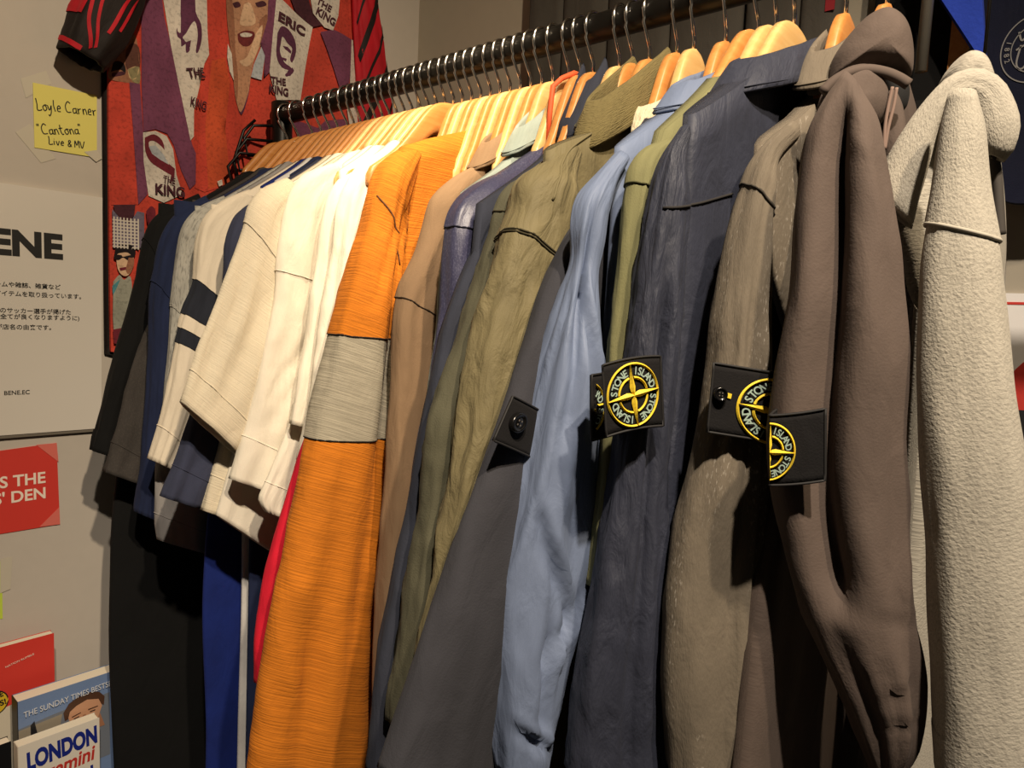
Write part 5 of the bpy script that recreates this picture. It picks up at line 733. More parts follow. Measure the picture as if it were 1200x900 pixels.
# cloth colours
F_BLACK = fabric('black_jersey', '0a0a0a', 0.9, 0.1)
F_CHAR = fabric('charcoal_jersey', '3b3734', 0.95, 0.15, fleck=0.25, fleck_hex='5a544e')
F_NAVY = fabric('navy_fleece', '1c2542', 0.95, 0.2)
F_HEATH = fabric('heather_grey_jersey', 'a7a59c', 0.95, 0.15, fleck=0.7, fleck_hex='6b6a66', weave=(420, 220))
F_GREYTEE = fabric('mid_grey_jersey', '8a8785', 0.95, 0.15)
F_CREAM = fabric('cream_jersey', 'd9cdb8', 0.95, 0.15, 0.05)
F_STRIPE = fabric('navy_stripe', '23262f', 0.95, 0.1)
F_NAVYTEE = fabric('faded_navy_jersey', '33374a', 0.95, 0.15)
F_ROYAL = fabric('royal_blue_jersey', '0f2266', 0.8, 0.15)
F_IVORY = fabric('ivory_slub_jersey', 'd0c5ad', 0.95, 0.15, 0.06, slub=0.05)
F_WHITE = fabric('white_jersey', 'd9d1c0', 0.95, 0.15, 0.05)
F_PALE = fabric('pale_grey_jersey', 'c9c6c2', 0.9, 0.15)
F_RED = fabric('red_jersey', 'c0142c', 0.8, 0.15)
F_ORANGE = fabric('orange_slub_cotton', 'c9741a', 0.9, 0.12, 0.12, slub=0.26, bump=0.4, weave=(300, 900))
F_SLUBGREY = fabric('grey_slub_cotton', 'a39b88', 0.9, 0.12, 0.1, slub=0.26, bump=0.4, weave=(300, 900))
F_TAUPE = fabric('taupe_twill', '82694f', 0.9, 0.12, 0.1)
F_SAGE = fabric('pale_sage_cotton', '8f9a92', 0.9, 0.12)
F_TRACK = fabric('navy_satin', '3a3a52', 0.42, 0.25, 0.06, (900, 900), 0.25, fleck=0.25, fleck_hex='7a7a92', spec=0.5)
F_SLATE = fabric('slate_blue_cotton', '2c2f3a', 0.9, 0.12)
F_SAGE2 = fabric('grey_olive_cotton', '4b4939', 0.9, 0.12, bump=0.5)
F_OLIVE = fabric('olive_ripstop', '696044', 0.75, 0.15, 0.14, (800, 800), 0.35, crease=0.8)
F_OLIVERIB = fabric('olive_rib_knit', '6a5f3c', 0.95, 0.2, 0.1, (160, 900), 1.0, dist=0.0015)
F_FLEECE = fabric('cream_fleece', 'cdbfa2', 0.98, 0.3, 0.15, (160, 160), 1.0, dist=0.002)
F_COAL = fabric('coal_brushed_cotton', '323237', 0.95, 0.12, 0.12)
F_BLUE = fabric('steel_blue_nylon', '66728b', 0.62, 0.2, 0.08, (1400, 1400), 0.15, spec=0.3, crease=0.3)
F_LOLIVE = fabric('light_olive_cotton', '6c6a49', 0.9, 0.15)
F_INDIGO = fabric('ink_navy_nylon', '2b2e3b', 0.62, 0.2, 0.16, (500, 260), 0.5, spec=0.35, crease=0.6)
F_STONE = fabric('stone_grey_cotton', '685f52', 0.92, 0.15, 0.16, (600, 240), 0.6, wear=0.55)
F_BROWN = fabric('dark_brown_cotton', '554942', 0.88, 0.15, 0.12, (700, 700), 0.3)
F_GREYH = fabric('grey_marl_fleece', 'a39d90', 0.97, 0.25, 0.08, (330, 620), 0.7, fleck=0.4, fleck_hex='807a70', dist=0.0009, crease=0.08)
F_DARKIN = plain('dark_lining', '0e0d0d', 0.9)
F_STITCH = plain('dark_stitching', '1d1a18', 0.9)
def deeper(name, hexs): return plain(name, hexs, 0.95)
S_TAUPE = deeper('taupe_seam', '4a3a2b'); S_OLIVE = deeper('olive_seam', '352f1b'); S_LOLIVE = deeper('light_olive_seam', '47462a'); S_STONE = deeper('stone_seam', '37322a'); S_TRACK = deeper('navy_seam', '1c1c2c')

# --- far end, dark tops
g, sl = garment('black_sweatshirt', 1, 'black_sweatshirt', 'black long top with ribbed cuff, hung farthest along the rail against the wall', 'sweatshirt', F_BLACK, 'soft', seams=[(0.30, -0.012)], cuff=(0.93, F_BLACK, 0.0016), hem=0.62, bt=0.010, far=0.3, ylb=-0.25)
collar(g, HANGER_X[1], F_BLACK, 'rib', 0.011, 1.598, 0.017, 0.098, 0.25, name='rib_collar')
g, sl = garment('charcoal_tee', 2, 'charcoal_tee', 'charcoal tee with a wide stitched sleeve hem behind the black top', 'tee', F_CHAR, 'soft', seams=[(0.90, -0.004)], hem=0.98, far=0.2, ylb=-0.1)
collar(g, HANGER_X[2], F_CHAR, 'rib', 0.009, 1.596, 0.014, 0.09, 0.2, name='rib_collar')
g, sl = garment('navy_sweatshirt', 3, 'navy_sweatshirt', 'plain navy sweatshirt with a dropped shoulder seam between charcoal and grey tops', 'sweatshirt', F_NAVY, 'soft', pieces=[(0, 0.33, F_NAVY, 0, -0.004), (0.33, 1, F_NAVY, -0.004, 0)], seams=[(0.33, -0.004)], hem=0.66, bt=0.008, ylb=-0.12)
collar(g, HANGER_X[3], F_NAVY, 'rib', 0.011, 1.596, 0.022, 0.098, 0.2, name='rib_collar')
g, sl = garment('heather_tee', 4, 'heather_grey_top', 'mottled light grey top seen as a narrow strip beside the navy sweatshirt', 'top', F_HEATH, 'soft', pieces=[(0, 0.52, F_HEATH, 0, 0), (0.52, 1, F_HEATH, 0, 0)], seams=[(0.52, -0.003)], far=0.2, ylb=-0.12)
collar(g, HANGER_X[4], F_HEATH, 'rib', 0.010, 1.592, 0.022, 0.098, 0.2, name='rib_collar')
g, sl = garment('curled_tee', 5, 'grey_tee', 'mid grey tee whose low sleeve hem curls up, under the striped jersey', 'tee', F_GREYTEE, 'soft', seams=[(0.92, -0.004)], far=0.2, ylb=-0.12)
g, sl = garment('striped_jersey', 6, 'striped_jersey', 'cream jersey with one thick and one thin dark stripe round the sleeve', 'jersey', F_CREAM, 'soft',
    pieces=[(0, 0.385, F_CREAM, 0, 0.004), (0.385, 0.505, F_STRIPE, 0.004, 0.004, 'sleeve_stripe'), (0.505, 0.552, F_CREAM, 0.004, 0.004), (0.552, 0.602, F_STRIPE, 0.004, 0.004, 'sleeve_stripe'), (0.602, 1, F_CREAM, 0.004, 0)],
    seams=[(0.90, -0.003)], far=0.2, ylb=-0.12)
collar(g, HANGER_X[6], F_NAVY, 'rib', 0.010, 1.592, 0.018, 0.09, 0.2, name='rib_collar')
g, sl = garment('navy_tee', 10, 'navy_tee', 'faded navy tee with a box-shaped sleeve end below the cream tees', 'tee', F_NAVYTEE, 'soft', seams=[(0.91, -0.003)], far=0.2, grooves=((1.2, 0.25, 0.003, 0.3, 1.2),), ylb=-0.09)
# long tops hanging lower behind the tees
def long_top(hi, name, label, cat, mat, yl, hem, bt=0.007, rise=1.54, ylb=None):
    g = root(name, label, cat, (HANGER_X[hi], 0, 1.64))
    body_bag(g, hi, HANGER_X[hi], [(-0.10, 1.60), (yl, rise)], hem, bt, mat, 'soft', hi, yl=yl, ylb=ylb)
    far_sleeve(g, HANGER_X[hi], mat, 0.4, ztip=rise-0.01, t=bt)
    collar(g, HANGER_X[hi], mat, 'rib', 0.009, 1.590, 0.014, 0.08, 0.1, name='rib_collar')
    return g
long_top(7, 'royal_blue_top', 'royal blue long top hanging low below the white tees', 'top', F_ROYAL, -0.130, 0.70, 0.0068, ylb=-0.1949)
long_top(8, 'pale_grey_top', 'pale grey long top showing as a thin strip beside royal blue', 'top', F_PALE, -0.12, 0.72, 0.0062, ylb=-0.1580)
long_top(9, 'navy_long_top', 'dark navy long top in the shadow beside the red one', 'top', F_NAVY, -0.110, 0.70, 0.0062, ylb=-0.1571)

g, sl = garment('low_cream_tee', 11, 'low_cream_tee', 'cream tee with a boxy hemmed sleeve end, lowest of the pale sleeves', 'tee', F_IVORY, 'soft', seams=[(0.87, -0.002)], far=0.2, ylb=-0.09)
g, sl = garment('shaded_cream_tee', 12, 'shaded_cream_tee', 'cream tee hanging in shade with its long hem beneath the boxy cream sleeve', 'tee', F_WHITE, 'soft', far=0.2, ylb=-0.08)
g, sl = garment('cream_tee', 13, 'cream_tee', 'cream tee with a wide slanting sleeve opening, foremost of the pale tees', 'tee', F_IVORY, 'soft', creases=((1.9, 0.3, 1.2, 0.95, 0.010, 0.004), (1.0, 0.35, 0.7, 0.9, 0.008, 0.003)), pieces=[(0, 0.3, F_IVORY, 0, -0.01), (0.3, 1, F_IVORY, -0.01, 0)], seams=[(0.3, -0.010), (0.89, -0.004)], far=0.2, ylb=-0.08)
collar(g, HANGER_X[13], F_IVORY, 'rib', 0.009, 1.592, 0.016, 0.085, 0.1, name='rib_collar')
g, sl = garment('white_tee', 14, 'white_tee', 'large off-white tee with a wide stitched sleeve hem touching the orange shirt', 'tee', F_WHITE, 'soft', creases=((2.4, 0.40, 1.5, 0.62, 0.006, 0.005), (2.2, 0.45, 1.1, 0.80, 0.008, 0.004), (1.6, 0.55, 0.9, 0.75, 0.006, 0.003)), pieces=[(0, 0.36, F_WHITE, 0, 0.012), (0.36, 1, F_WHITE, 0.012, 0)], seams=[(0.36, 0.012), (0.88, -0.002)], far=0.2, amp=1.3, ylb=-0.06)
collar(g, HANGER_X[14], F_WHITE, 'rib', 0.009, 1.594, 0.016, 0.085, 0.1, name='rib_collar')
g, sl = garment('curl_white_tee', 16, 'curled_white_tee', 'white tee with a small puckered sleeve end beside the red sleeve', 'tee', F_WHITE, 'soft', seams=[(0.9, 0)], far=0.2, amp=1.5, ylb=-0.06)
g, sl = garment('folded_white_tee', 17, 'folded_white_tee', 'white tee with a short folded cuff just left of the orange shirt', 'tee', F_WHITE, 'soft', cuff=(0.93, F_WHITE, 0.0016), far=0.2, amp=1.4, ylb=-0.06)
g, sl = garment('bright_white_tee', 19, 'bright_white_tee', 'white tee lit brightest under the spotlight beside the orange shoulder', 'tee', F_WHITE, 'soft', creases=((1.6, 0.25, 1.0, 0.7, 0.005, 0.005), (2.1, 0.3, 1.5, 0.8, 0.005, 0.004)), far=0.2, amp=1.6, ylb=-0.05)
collar(g, HANGER_X[19], F_WHITE, 'rib', 0.009, 1.594, 0.016, 0.085, 0.1, name='rib_collar')
g, sl = garment('red_longsleeve', 20, 'red_long_sleeved_shirt', 'bright red long sleeve peeking out left of the orange shirt', 'top', F_RED, 'soft', far=0.3, yl=-0.06, ylb=-0.04, top=1.55)

# --- the orange and grey colour-block shirt
g, sl = garment('colour_block_shirt', 23, 'colour_block_shirt', 'orange long-sleeved shirt with a pale grey block round the upper sleeve', 'shirt', F_ORANGE, 'soft', creases=((1.3, 0.72, 1.0, 1.0, 0.010, 0.004), (1.7, 0.10, 1.2, 0.26, 0.006, 0.004), (2.6, 0.08, 1.9, 0.2, 0.006, 0.005)),
    pieces=[(0, 0.315, F_ORANGE, 0, 0.010), (0.315, 0.470, F_SLUBGREY, 0.010, 0.012, 'grey_block'), (0.470, 1, F_ORANGE, 0.012, 0)],
    seams=[(0.315, 0.010), (0.470, 0.012)], seam_mat=F_STITCH, grooves=((2.05, 0.16, 0.007, 0.06, 0.80), (1.1, 0.2, 0.003, 0.5, 1.2)), hem=0.9, bt=0.011, bx=0.004, seamr=0.0008, far=0.45)
collar(g, HANGER_X[23], F_ORANGE, 'rib', 0.012, 1.594, 0.018, 0.075, 0.2, name='rib_collar')
# --- middle of the rail
g, sl = garment('taupe_jacket', 27, 'taupe_jacket', 'taupe twill jacket with a stand collar right of the orange shirt', 'jacket', F_TAUPE, 'heavy', pieces=[(0, 0.26, F_TAUPE, 0, 0.006), (0.26, 1, F_TAUPE, 0.006, 0)], seams=[(0.26, 0.006)], seam_mat=S_TAUPE, hem=0.92, far=0.45)
collar(g, HANGER_X[27], F_TAUPE, 'shirt', 0.010, 1.586, 0.030, 0.060, 0.70)
g, sl = garment('sage_shirt', 30, 'sage_shirt', 'pale sage shirt showing its collar and a thin sleeve edge behind the track jacket', 'shirt', F_SAGE, 'soft', far=0.4)
collar(g, HANGER_X[30], F_SAGE, 'shirt', 0.008, 1.596, 0.030, 0.058, 0.7)
g, sl = garment('track_jacket', 31, 'track_jacket', 'shiny navy track jacket with a white collar edged in orange', 'jacket', F_TRACK, 'heavy', pieces=[(0, 0.21, F_TRACK, 0, 0.008), (0.21, 1, F_TRACK, 0.008, 0)], seams=[(0.21, 0.008)], seam_mat=S_TRACK, hem=0.95, far=0.45)
M_ORANGEPIPE = plain('orange_piping', 'd8582a', 0.7); F_WHITESAT = fabric('white_satin', 'd9d5da', 0.5, 0.2)
collar(g, HANGER_X[31], F_WHITESAT, 'rib', 0.011, 1.612, 0.052, 0.032, 0.6, name='stand_collar')
xt = HANGER_X[31]
MB().tube([(xt+0.004, -0.034, 1.606), (xt+0.006, -0.0345, 1.64), (xt+0.007, -0.033, 1.662), (xt+0.010, -0.024, 1.671), (xt+0.0125, -0.008, 1.680), (xt+0.0125, 0.010, 1.681), (xt+0.010, 0.026, 1.672)], 0.0026, 8).obj('collar_piping', M_ORANGEPIPE, g, True)
g, sl = garment('slate_jacket', 33, 'slate_jacket', 'slate blue jacket, a dark narrow sleeve between track jacket and olives', 'jacket', F_SLATE, 'soft', hem=0.9, far=0.45)
collar(g, HANGER_X[33], F_SLATE, 'shirt', 0.010, 1.618, 0.050, 0.034, 0.7, flap=0.06)
g, sl = garment('sage_jacket', 34, 'sage_jacket', 'grey-green wrinkled jacket left of the brighter olive jacket', 'jacket', F_SAGE2, 'crumple', pieces=[(0, 0.12, F_SAGE2, 0, 0), (0.12, 1, F_SAGE2, 0, 0)], seams=[(0.12, 0)], seam_mat=S_OLIVE, hem=0.9, far=0.45)
collar(g, HANGER_X[34], F_SAGE2, 'shirt', 0.010, 1.612, 0.030, 0.046, 0.7)
g, sl = garment('olive_jacket', 36, 'olive_jacket', 'crumpled olive jacket with a thick ribbed knit collar', 'jacket', F_OLIVE, 'crumple', pieces=[(0, 0.22, F_OLIVE, 0, -0.004), (0.22, 1, F_OLIVE, -0.004, 0)], seams=[(0.22, -0.004), (0.225, -0.004)], seam_mat=S_OLIVE, hem=0.9, bt=0.010, far=0.45,
    grooves=((1.0, 0.22, 0.004, 0.25, 1.2), (1.9, 0.25, 0.005, 0.2, 1.2)))
collar(g, HANGER_X[36], F_OLIVERIB, 'shirt', 0.015, 1.590, 0.034, 0.090, 0.70, flap=0.044, lean=0.3, name='ribbed_collar')
g = root('cream_fleece', 'cream fleece top showing only its fluffy collar behind the olive one', 'fleece', (HANGER_X[37], 0, 1.64))
body_bag(g, 37, HANGER_X[37], [(-0.05, 1.60), (-0.085, 1.585)], 0.95, 0.006, F_FLEECE, 'soft', 3, yl=-0.085, ylb=-0.05)
collar(g, HANGER_X[37], F_FLEECE, 'rib', 0.011, 1.596, 0.026, 0.062, 0.5, name='fleece_collar')
g, sl = garment('charcoal_jacket', 38, 'charcoal_jacket', 'dark charcoal jacket with a buttoned black tab on the wide sleeve', 'jacket', F_COAL, 'heavy', hem=0.9, bt=0.007, far=0.45, yl=-0.09)
collar(g, HANGER_X[38], F_COAL, 'shirt', 0.009, 1.590, 0.018, 0.07, 0.2)
g, sl = garment('blue_overshirt', 39, 'blue_overshirt', 'steel blue nylon overshirt with a gathered armhole seam', 'overshirt', F_BLUE, 'silky', creases=((0.85, 0.60, 1.9, 0.73, 0.007, 0.008), (1.43, 0.71, 1.75, 0.90, 0.008, 0.008), (1.2, 0.24, 2.3, 0.40, 0.008, 0.007), (0.8, 0.915, 2.2, 0.94, 0.005, 0.006), (0.9, 0.12, 1.3, 0.42, 0.009, 0.006), (2.5, 0.66, 1.5, 0.80, 0.006, 0.006)), hem=0.9, bt=0.009, far=0.45, yl=-0.155, amp=1.25,
    grooves=((1.2, 0.3, 0.006, 0.1, 0.5), (1.7, 0.35, 0.008, 0.45, 0.95)))
collar(g, HANGER_X[39], F_BLUE, 'shirt', 0.012, 1.602, 0.026, 0.086, 0.38, lift=1.4, lean=0.7)
g, sl = garment('light_olive_shirt', 40, 'light_olive_shirt', 'light olive shirt, a thin strip between the blue and navy overshirts', 'shirt', F_LOLIVE, 'soft', pieces=[(0, 0.14, F_LOLIVE, 0, 0), (0.14, 1, F_LOLIVE, 0, 0)], seams=[(0.14, 0)], seam_mat=S_LOLIVE, hem=0.92, far=0.45)
collar(g, HANGER_X[40], F_LOLIVE, 'shirt', 0.009, 1.598, 0.024, 0.080, 0.42)
g, sl = garment('navy_overshirt', 42, 'navy_overshirt', 'ink navy nylon overshirt with its back yoke and compass badge facing out', 'overshirt', F_INDIGO, 'crumple', hem=0.9, bt=0.012, bx=0.002, far=0.45, grooves=((1.45, 0.2, 0.010, 0.22, 1.3),), amp=0.9)
collar(g, HANGER_X[42], F_INDIGO, 'shirt', 0.016, 1.600, 0.030, 0.104, 0.36, lift=1.7, lean=0.7)
g, sl = garment('grey_overshirt', 43, 'grey_overshirt', 'stone grey overshirt with white abrasion marks down the sleeve and a compass badge', 'overshirt', F_STONE, 'heavy', creases=((1.9, 0.3, 1.7, 1.0, 0.006, 0.006), (1.1, 0.25, 0.9, 0.5, 0.007, 0.004)), pieces=[(0, 0.115, F_STONE, 0, 0), (0.115, 1, F_STONE, 0, 0)], seams=[(0.115, 0)], seam_mat=S_STONE, hem=0.9, bt=0.0075, bx=-0.004, ylb=0.02, far=0.45, seamr=0.0008)
collar(g, HANGER_X[43], F_STONE, 'shirt', 0.011, 1.610, 0.030, 0.058, 0.55, lift=1.1, lean=0.5)
g, sl = garment('brown_hoodie', 44, 'brown_hoodie', 'dark brown hooded jacket with drawcord, left of the pale grey hoodie', 'hoodie', F_BROWN, 'heavy', creases=((1.6, 0.86, 2.3, 0.84, 0.003, 0.002), (1.5, 0.90, 2.4, 0.90, 0.003, 0.0018), (1.9, 0.74, 2.6, 0.76, 0.003, 0.0018)), hem=0.9, bt=0.013, bx=0.004, far=0.45, amp=1.2, grooves=((1.25, 0.30, 0.022, 0.03, 0.75),), yl=-0.10, ylb=-0.175)
g, sl = garment('grey_hoodie', 45, 'grey_hoodie', 'pale grey marl hoodie, nearest garment at the right end', 'hoodie', F_GREYH, 'fleece', pieces=[(0, 0.20, F_GREYH, 0, -0.004), (0.20, 1, F_GREYH, -0.004, 0)], seams=[(0.20, -0.004, 0.0010)], hem=0.9, bt=0.014, bx=0.008, far=0.45, seamr=0.0010, yl=-0.10, ylb=-0.06, top=1.585)

# yokes, armhole seams and drawcords on the bodies
from mathutils.bvhtree import BVHTree
def drape(parent, pts, lift=0.0004):
    """lay a line of points on the garment's own cloth, pushed along the rail"""
    V = []; F = []
    for o in parent.children:
        if o.name.split('.')[0] in ('body', 'sleeve', 'collar', 'grey_block'):
            n = len(V); V += [v.co+WL[o.name] for v in o.data.vertices]; F += [[i+n for i in p.vertices] for p in o.data.polygons]
    tree = BVHTree.FromPolygons(V, F); out = []
    for p in catmull(np.array(pts), 26):
        hit = tree.ray_cast(Vector((p[0]+0.15, p[1], p[2])), Vector((-1, 0, 0)), 0.3)
        if hit[0] is not None: out.append((hit[0].x+lift, hit[0].y, hit[0].z))
    return out
def drape_seam(parent, pts, r, mat, name='seam'):
    P = drape(parent, pts)
    if len(P) > 3: return MB().tube(P, r, 6).obj(name, mat, parent, True)
def seam_path(parent, pts, r, mat, name='seam'):
    return MB().tube([tuple(p) for p in catmull(np.array(pts), 24)], r, 6).obj(name, mat, parent, True)
def pillow(name, outline, normal, thick, mat, parent, seed=0.0, rough=0.0015, rings=9, label=None):
    """a stuffed shape: closed outline, bulging to both sides"""
    P = catmull(np.array(outline+[outline[0]]), 72)[:-1]; c = P.mean(axis=0); n = np.array([normal[0], normal[1], 0.0]); k = len(P)
    V = []; UV = []; F = []
    for side in (1, -1):
        for i in range(rings+1):
            r = math.sin(PI/2*i/rings)
            h = thick*side*math.sqrt(max(0, 1-r**3.2))
            for j in range(k):
                p = c+(P[j]-c)*r; w = rough*(nz(p[0]*40+seed, p[1]*40, p[2]*40)+0.5*nz(p[0]*110+seed, p[1]*110, p[2]*110)+0.9*rg(p[0]*22+seed, p[1]*22, p[2]*13))*(1-r*0.5)
                V.append(p+n*(h+w*side)); UV.append((p[0]+p[1], p[2]))
    off = (rings+1)*k
    for s_ in range(2):
        for i in range(rings):
            for j in range(k):
                a = s_*off+i*k+j; b = s_*off+i*k+(j+1) % k
                F.append((a, b, b+k, a+k) if s_ == 0 else (a, a+k, b+k, b))
    return obj(name, V, F, mat, parent, True, UV, label=label)

gb = G['brown_hoodie'][0]; nb = FLAT['brown_normal']
pillow('hood', FLAT['brown_hood'], nb, 0.022, F_BROWN, gb, 1.0, 0.002)
pillow('hood_neck', FLAT['brown_neck'], nb, 0.016, F_BROWN, gb, 5.0, 0.002)
pillow('hood_opening', FLAT['brown_opening'], nb, 0.010, F_DARKIN, gb, 2.0, 0.001, label='dark inside of the hood')
seam_path(gb, FLAT['brown_hem'], 0.0034, F_BROWN, 'hood_hem')
pillow('front_panel', FLAT['brown_front'], nb, 0.008, F_BROWN, gb, 3.0, 0.002)
for k in (0, 1):
    seam_path(gb, FLAT['brown_cord_%d' % k], 0.0011, plain('cord_brown', '7a6459', 0.8), 'drawcord')
gg = G['grey_hoodie'][0]; ng = FLAT['grey_normal']
pillow('hood_crown', FLAT['grey_crown'], ng, 0.026, F_GREYH, gg, 1.0, 0.0012)
pillow('hood_side', FLAT['grey_side'], ng, 0.012, F_GREYH, gg, 2.0, 0.002)
slr = Sleeve(SLEEVES['grey_hood_roll'], 'fleece', 5.0, bmul=1.0)
V, F, UV = slr.piece(0, 1, 0.004, 0.004, cap0=True, hem=True)
obj('hood_roll', V, F, F_GREYH, gg, True, UV)
V, F, UV = G['grey_hoodie'][1].piece(0.93, 1.0, 0.001, 0.001, hem=True)
obj('cuff', V, F, F_GREYH, gg, True, UV)
seam_path(gg, FLAT['grey_cord'], 0.0028, plain('dark_cord', '3a3530', 0.8), 'drawcord')
hk = tag(MB().tube([(0.925, 0.012*math.cos(q)*0+0.0143*math.cos(q), RZ+0.0143*math.sin(q)) for q in np.linspace(-0.6, PI, 16)]+[(0.925, -0.012, RZ-0.02), (0.925, 0.0, RZ-0.05), (0.925, 0.004, 1.60)], 0.0011, 8).obj('hook', M_BLACKWIRE, None, True, loc=(0.925, 0, RZ)), 'thin black wire hook from the rail into the grey hoodie hood', 'hook')
gn = G['navy_overshirt'][0]
drape_seam(gn, FLAT['navy_yoke'], 0.0009, F_STITCH); drape_seam(gn, FLAT['navy_armhole'], 0.0010, F_STITCH)
drape_seam(G['blue_overshirt'][0], FLAT['blue_armhole'], 0.0010, plain('blue_stitch', '33425c', 0.8))
drape_seam(G['colour_block_shirt'][0], FLAT['orange_armhole'], 0.0008, plain('rust_stitch', '5c3510', 0.8))
drape_seam(G['olive_jacket'][0], FLAT['olive_shoulder'], 0.0010, F_OLIVE)

# ------------------------------------------------------------------ badges on the sleeves
def patch_map(b, fold_lo=None, fold_hi=None, curve=2.0):
    o = np.array(b['o']); m = np.array(b['m']); d = np.array(b['d']); n = np.array([b['n'][0], b['n'][1], 0.0])
    def fn(a, t, off=0.0):
        back = 0.0; q = a
        if fold_hi is not None and a > fold_hi: back = a-fold_hi; q = fold_hi-back*0.25
        if fold_lo is not None and a < fold_lo: back = fold_lo-a; q = fold_lo+back*0.25
        sgn = 1 if back < 0.004 else -1
        return tuple(o+m*q+d*t+n*(off*sgn-back*0.9-curve*q*q))
    return fn
def grid_patch(name, fn, a0, a1, t0, t1, th, mat, parent, na=22, nt=10, bow=0.0):
    V = []; F = []; UV = []
    for lay in (th, 0.0):
        for i in range(nt+1):
            for j in range(na+1):
                a = a0+(a1-a0)*j/na; t = t0+(t1-t0)*i/nt
                e = bow*(2*(j/na)-1)**2
                V.append(fn(a, t-e, lay)); UV.append((a, t))
    w = na+1; off = w*(nt+1)
    for i in range(nt):
        for j in range(na):
            a = i*w+j; F += [(a, a+w, a+w+1, a+1), (off+a, off+a+1, off+a+w+1, off+a+w)]
    rim = [j for j in range(w)]+[i*w+na for i in range(1, nt+1)]+[nt*w+j for j in range(na-1, -1, -1)]+[i*w for i in range(nt-1, 0, -1)]
    for i in range(len(rim)):
        a = rim[i]; b = rim[(i+1) % len(rim)]; F.append((a, b, b+off, a+off))
    o = obj(name, V, F, mat, parent, True, UV)
    return o, [V[i] for i in rim]
def emblem(parent, patch, fn, cx, cy, rx, ry, tilt, clip=None):
    ct, st = math.cos(tilt), math.sin(tilt)
    def loc(x, y): return (cx+rx*(x*ct-y*st), cy-ry*(x*st+y*ct))       # x right, y up in units of the badge radius
    def f2(x, y, off=0.0012): return fn(*loc(x, y), off+0.0018)
    gold = MB()
    for R, wd, brk in ((1.0, 0.085, False), (0.56, 0.085, True)):
        n = 72
        for i in range(n):
            q0 = 2*PI*i/n; q1 = 2*PI*(i+1)/n
            if brk and min(abs(((q0+q1)/2+PI/4) % (PI/2)-PI/4), 9) < 0.20: continue
            v = []
            for q in (q0, q1):
                for rr, h in ((R-wd/2, 0.0006), (R, 0.0016), (R+wd/2, 0.0006)):
                    v.append(f2(rr*math.cos(q), rr*math.sin(q), h))
            gold.add(v, [(0, 1, 4, 3), (1, 2, 5, 4)])
    for k in range(4):
        q = PI/2*k
        def rot(x, y): return (x*math.cos(q)-y*math.sin(q), x*math.sin(q)+y*math.cos(q))
        steps = 8; v = []
        for i in range(steps+1):
            x = i/steps; wv = 0.15*(1-x) if x > 0.22 else 0.15*(0.78)*(x/0.22)+0.02
            v += [f2(*rot(x, wv), 0.0008), f2(*rot(x, 0), 0.0024), f2(*rot(x, -wv), 0.0008)]
        gold.add(v, [(3*i+j, 3*i+j+1, 3*i+j+4, 3*i+j+3) for i in range(steps) for j in (0, 1)])
    if clip is not None:
        ref = np.array(fn(clip, 0.0)); m_ = np.array(fn(clip+0.01, 0.0))-ref; gold.f = [f for f in gold.f if all(np.dot(np.array(gold.v[i])-ref, m_) >= -1e-6 for i in f)]
    gold.obj('gold_compass', M_GOLD, patch, False, label='gold embroidered compass star in a ring')
    t = MB()
    for word, q0, q1 in (('STONE', 172, 100), ('ISLAND', 82, 8), ('STONE', -8, -80), ('ISLAND', -98, -172)):
        n = len(word)
        for i, chh in enumerate(word):
            q = math.radians(q0+(q1-q0)*(i+0.5)/n)
            v, f, w, w0 = text_shape(chh, 0.02)
            ca, sa = math.cos(q-PI/2), math.sin(q-PI/2); sz = 0.25
            cxx, cyy = 0.665*math.cos(q), 0.665*math.sin(q)
            vv = []
            for a, b in v:
                x = (a-(w+w0)/2)*sz*0.95; y = b*sz
                vv.append(f2(cxx+x*ca-y*sa, cyy+x*sa+y*ca, 0.0014))
            t.add(vv, f)
    if clip is not None: t.f = [f for f in t.f if all(np.dot(np.array(t.v[i])-ref, m_) >= -1e-6 for i in f)]
    t.obj('badge_lettering', M_THREADGREY, patch, False, label='grey green lettering round the compass')
def button(parent, fn, a, t, r, gold_loop=False):
    mb = MB(); prof = [(0.0, 0.0030), (0.45, 0.0030), (0.62, 0.0026), (0.70, 0.0036), (0.9, 0.0040), (1.0, 0.0030), (1.0, 0.0004)]; n = 24; v = []
    for (rr, h) in prof:
        for j in range(n):
            q = 2*PI*j/n; v.append(fn(a+r*rr*math.cos(q), t+r*rr*math.sin(q), h+0.0014))
    f = [(i*n+j, i*n+(j+1) % n, (i+1)*n+(j+1) % n, (i+1)*n+j) for i in range(len(prof)-1) for j in range(n)]
    mb.add(v, f)
    mb.obj('badge_button', M_BUTTON, parent, True, label='shiny black button')
    h = MB()
    for sx in (-1, 1):
        for sy in (-1, 1):
            c = [(a+sx*r*0.2+r*0.1*math.cos(2*PI*j/8), t+sy*r*0.2+r*0.1*math.sin(2*PI*j/8)) for j in range(8)]
            h.add([fn(x, y, 0.0047) for x, y in c], [tuple(range(8))])
    h.obj('button_hole', plain('thread_highlight', '55504a', 0.6), parent, False)
    if gold_loop:
        strip(MB(), fn, [(a+r*1.0, t), (a+r*1.7, t+r*0.1)], r*0.7, 0.0024).obj('buttonhole_stitch', M_GOLD, parent, False)
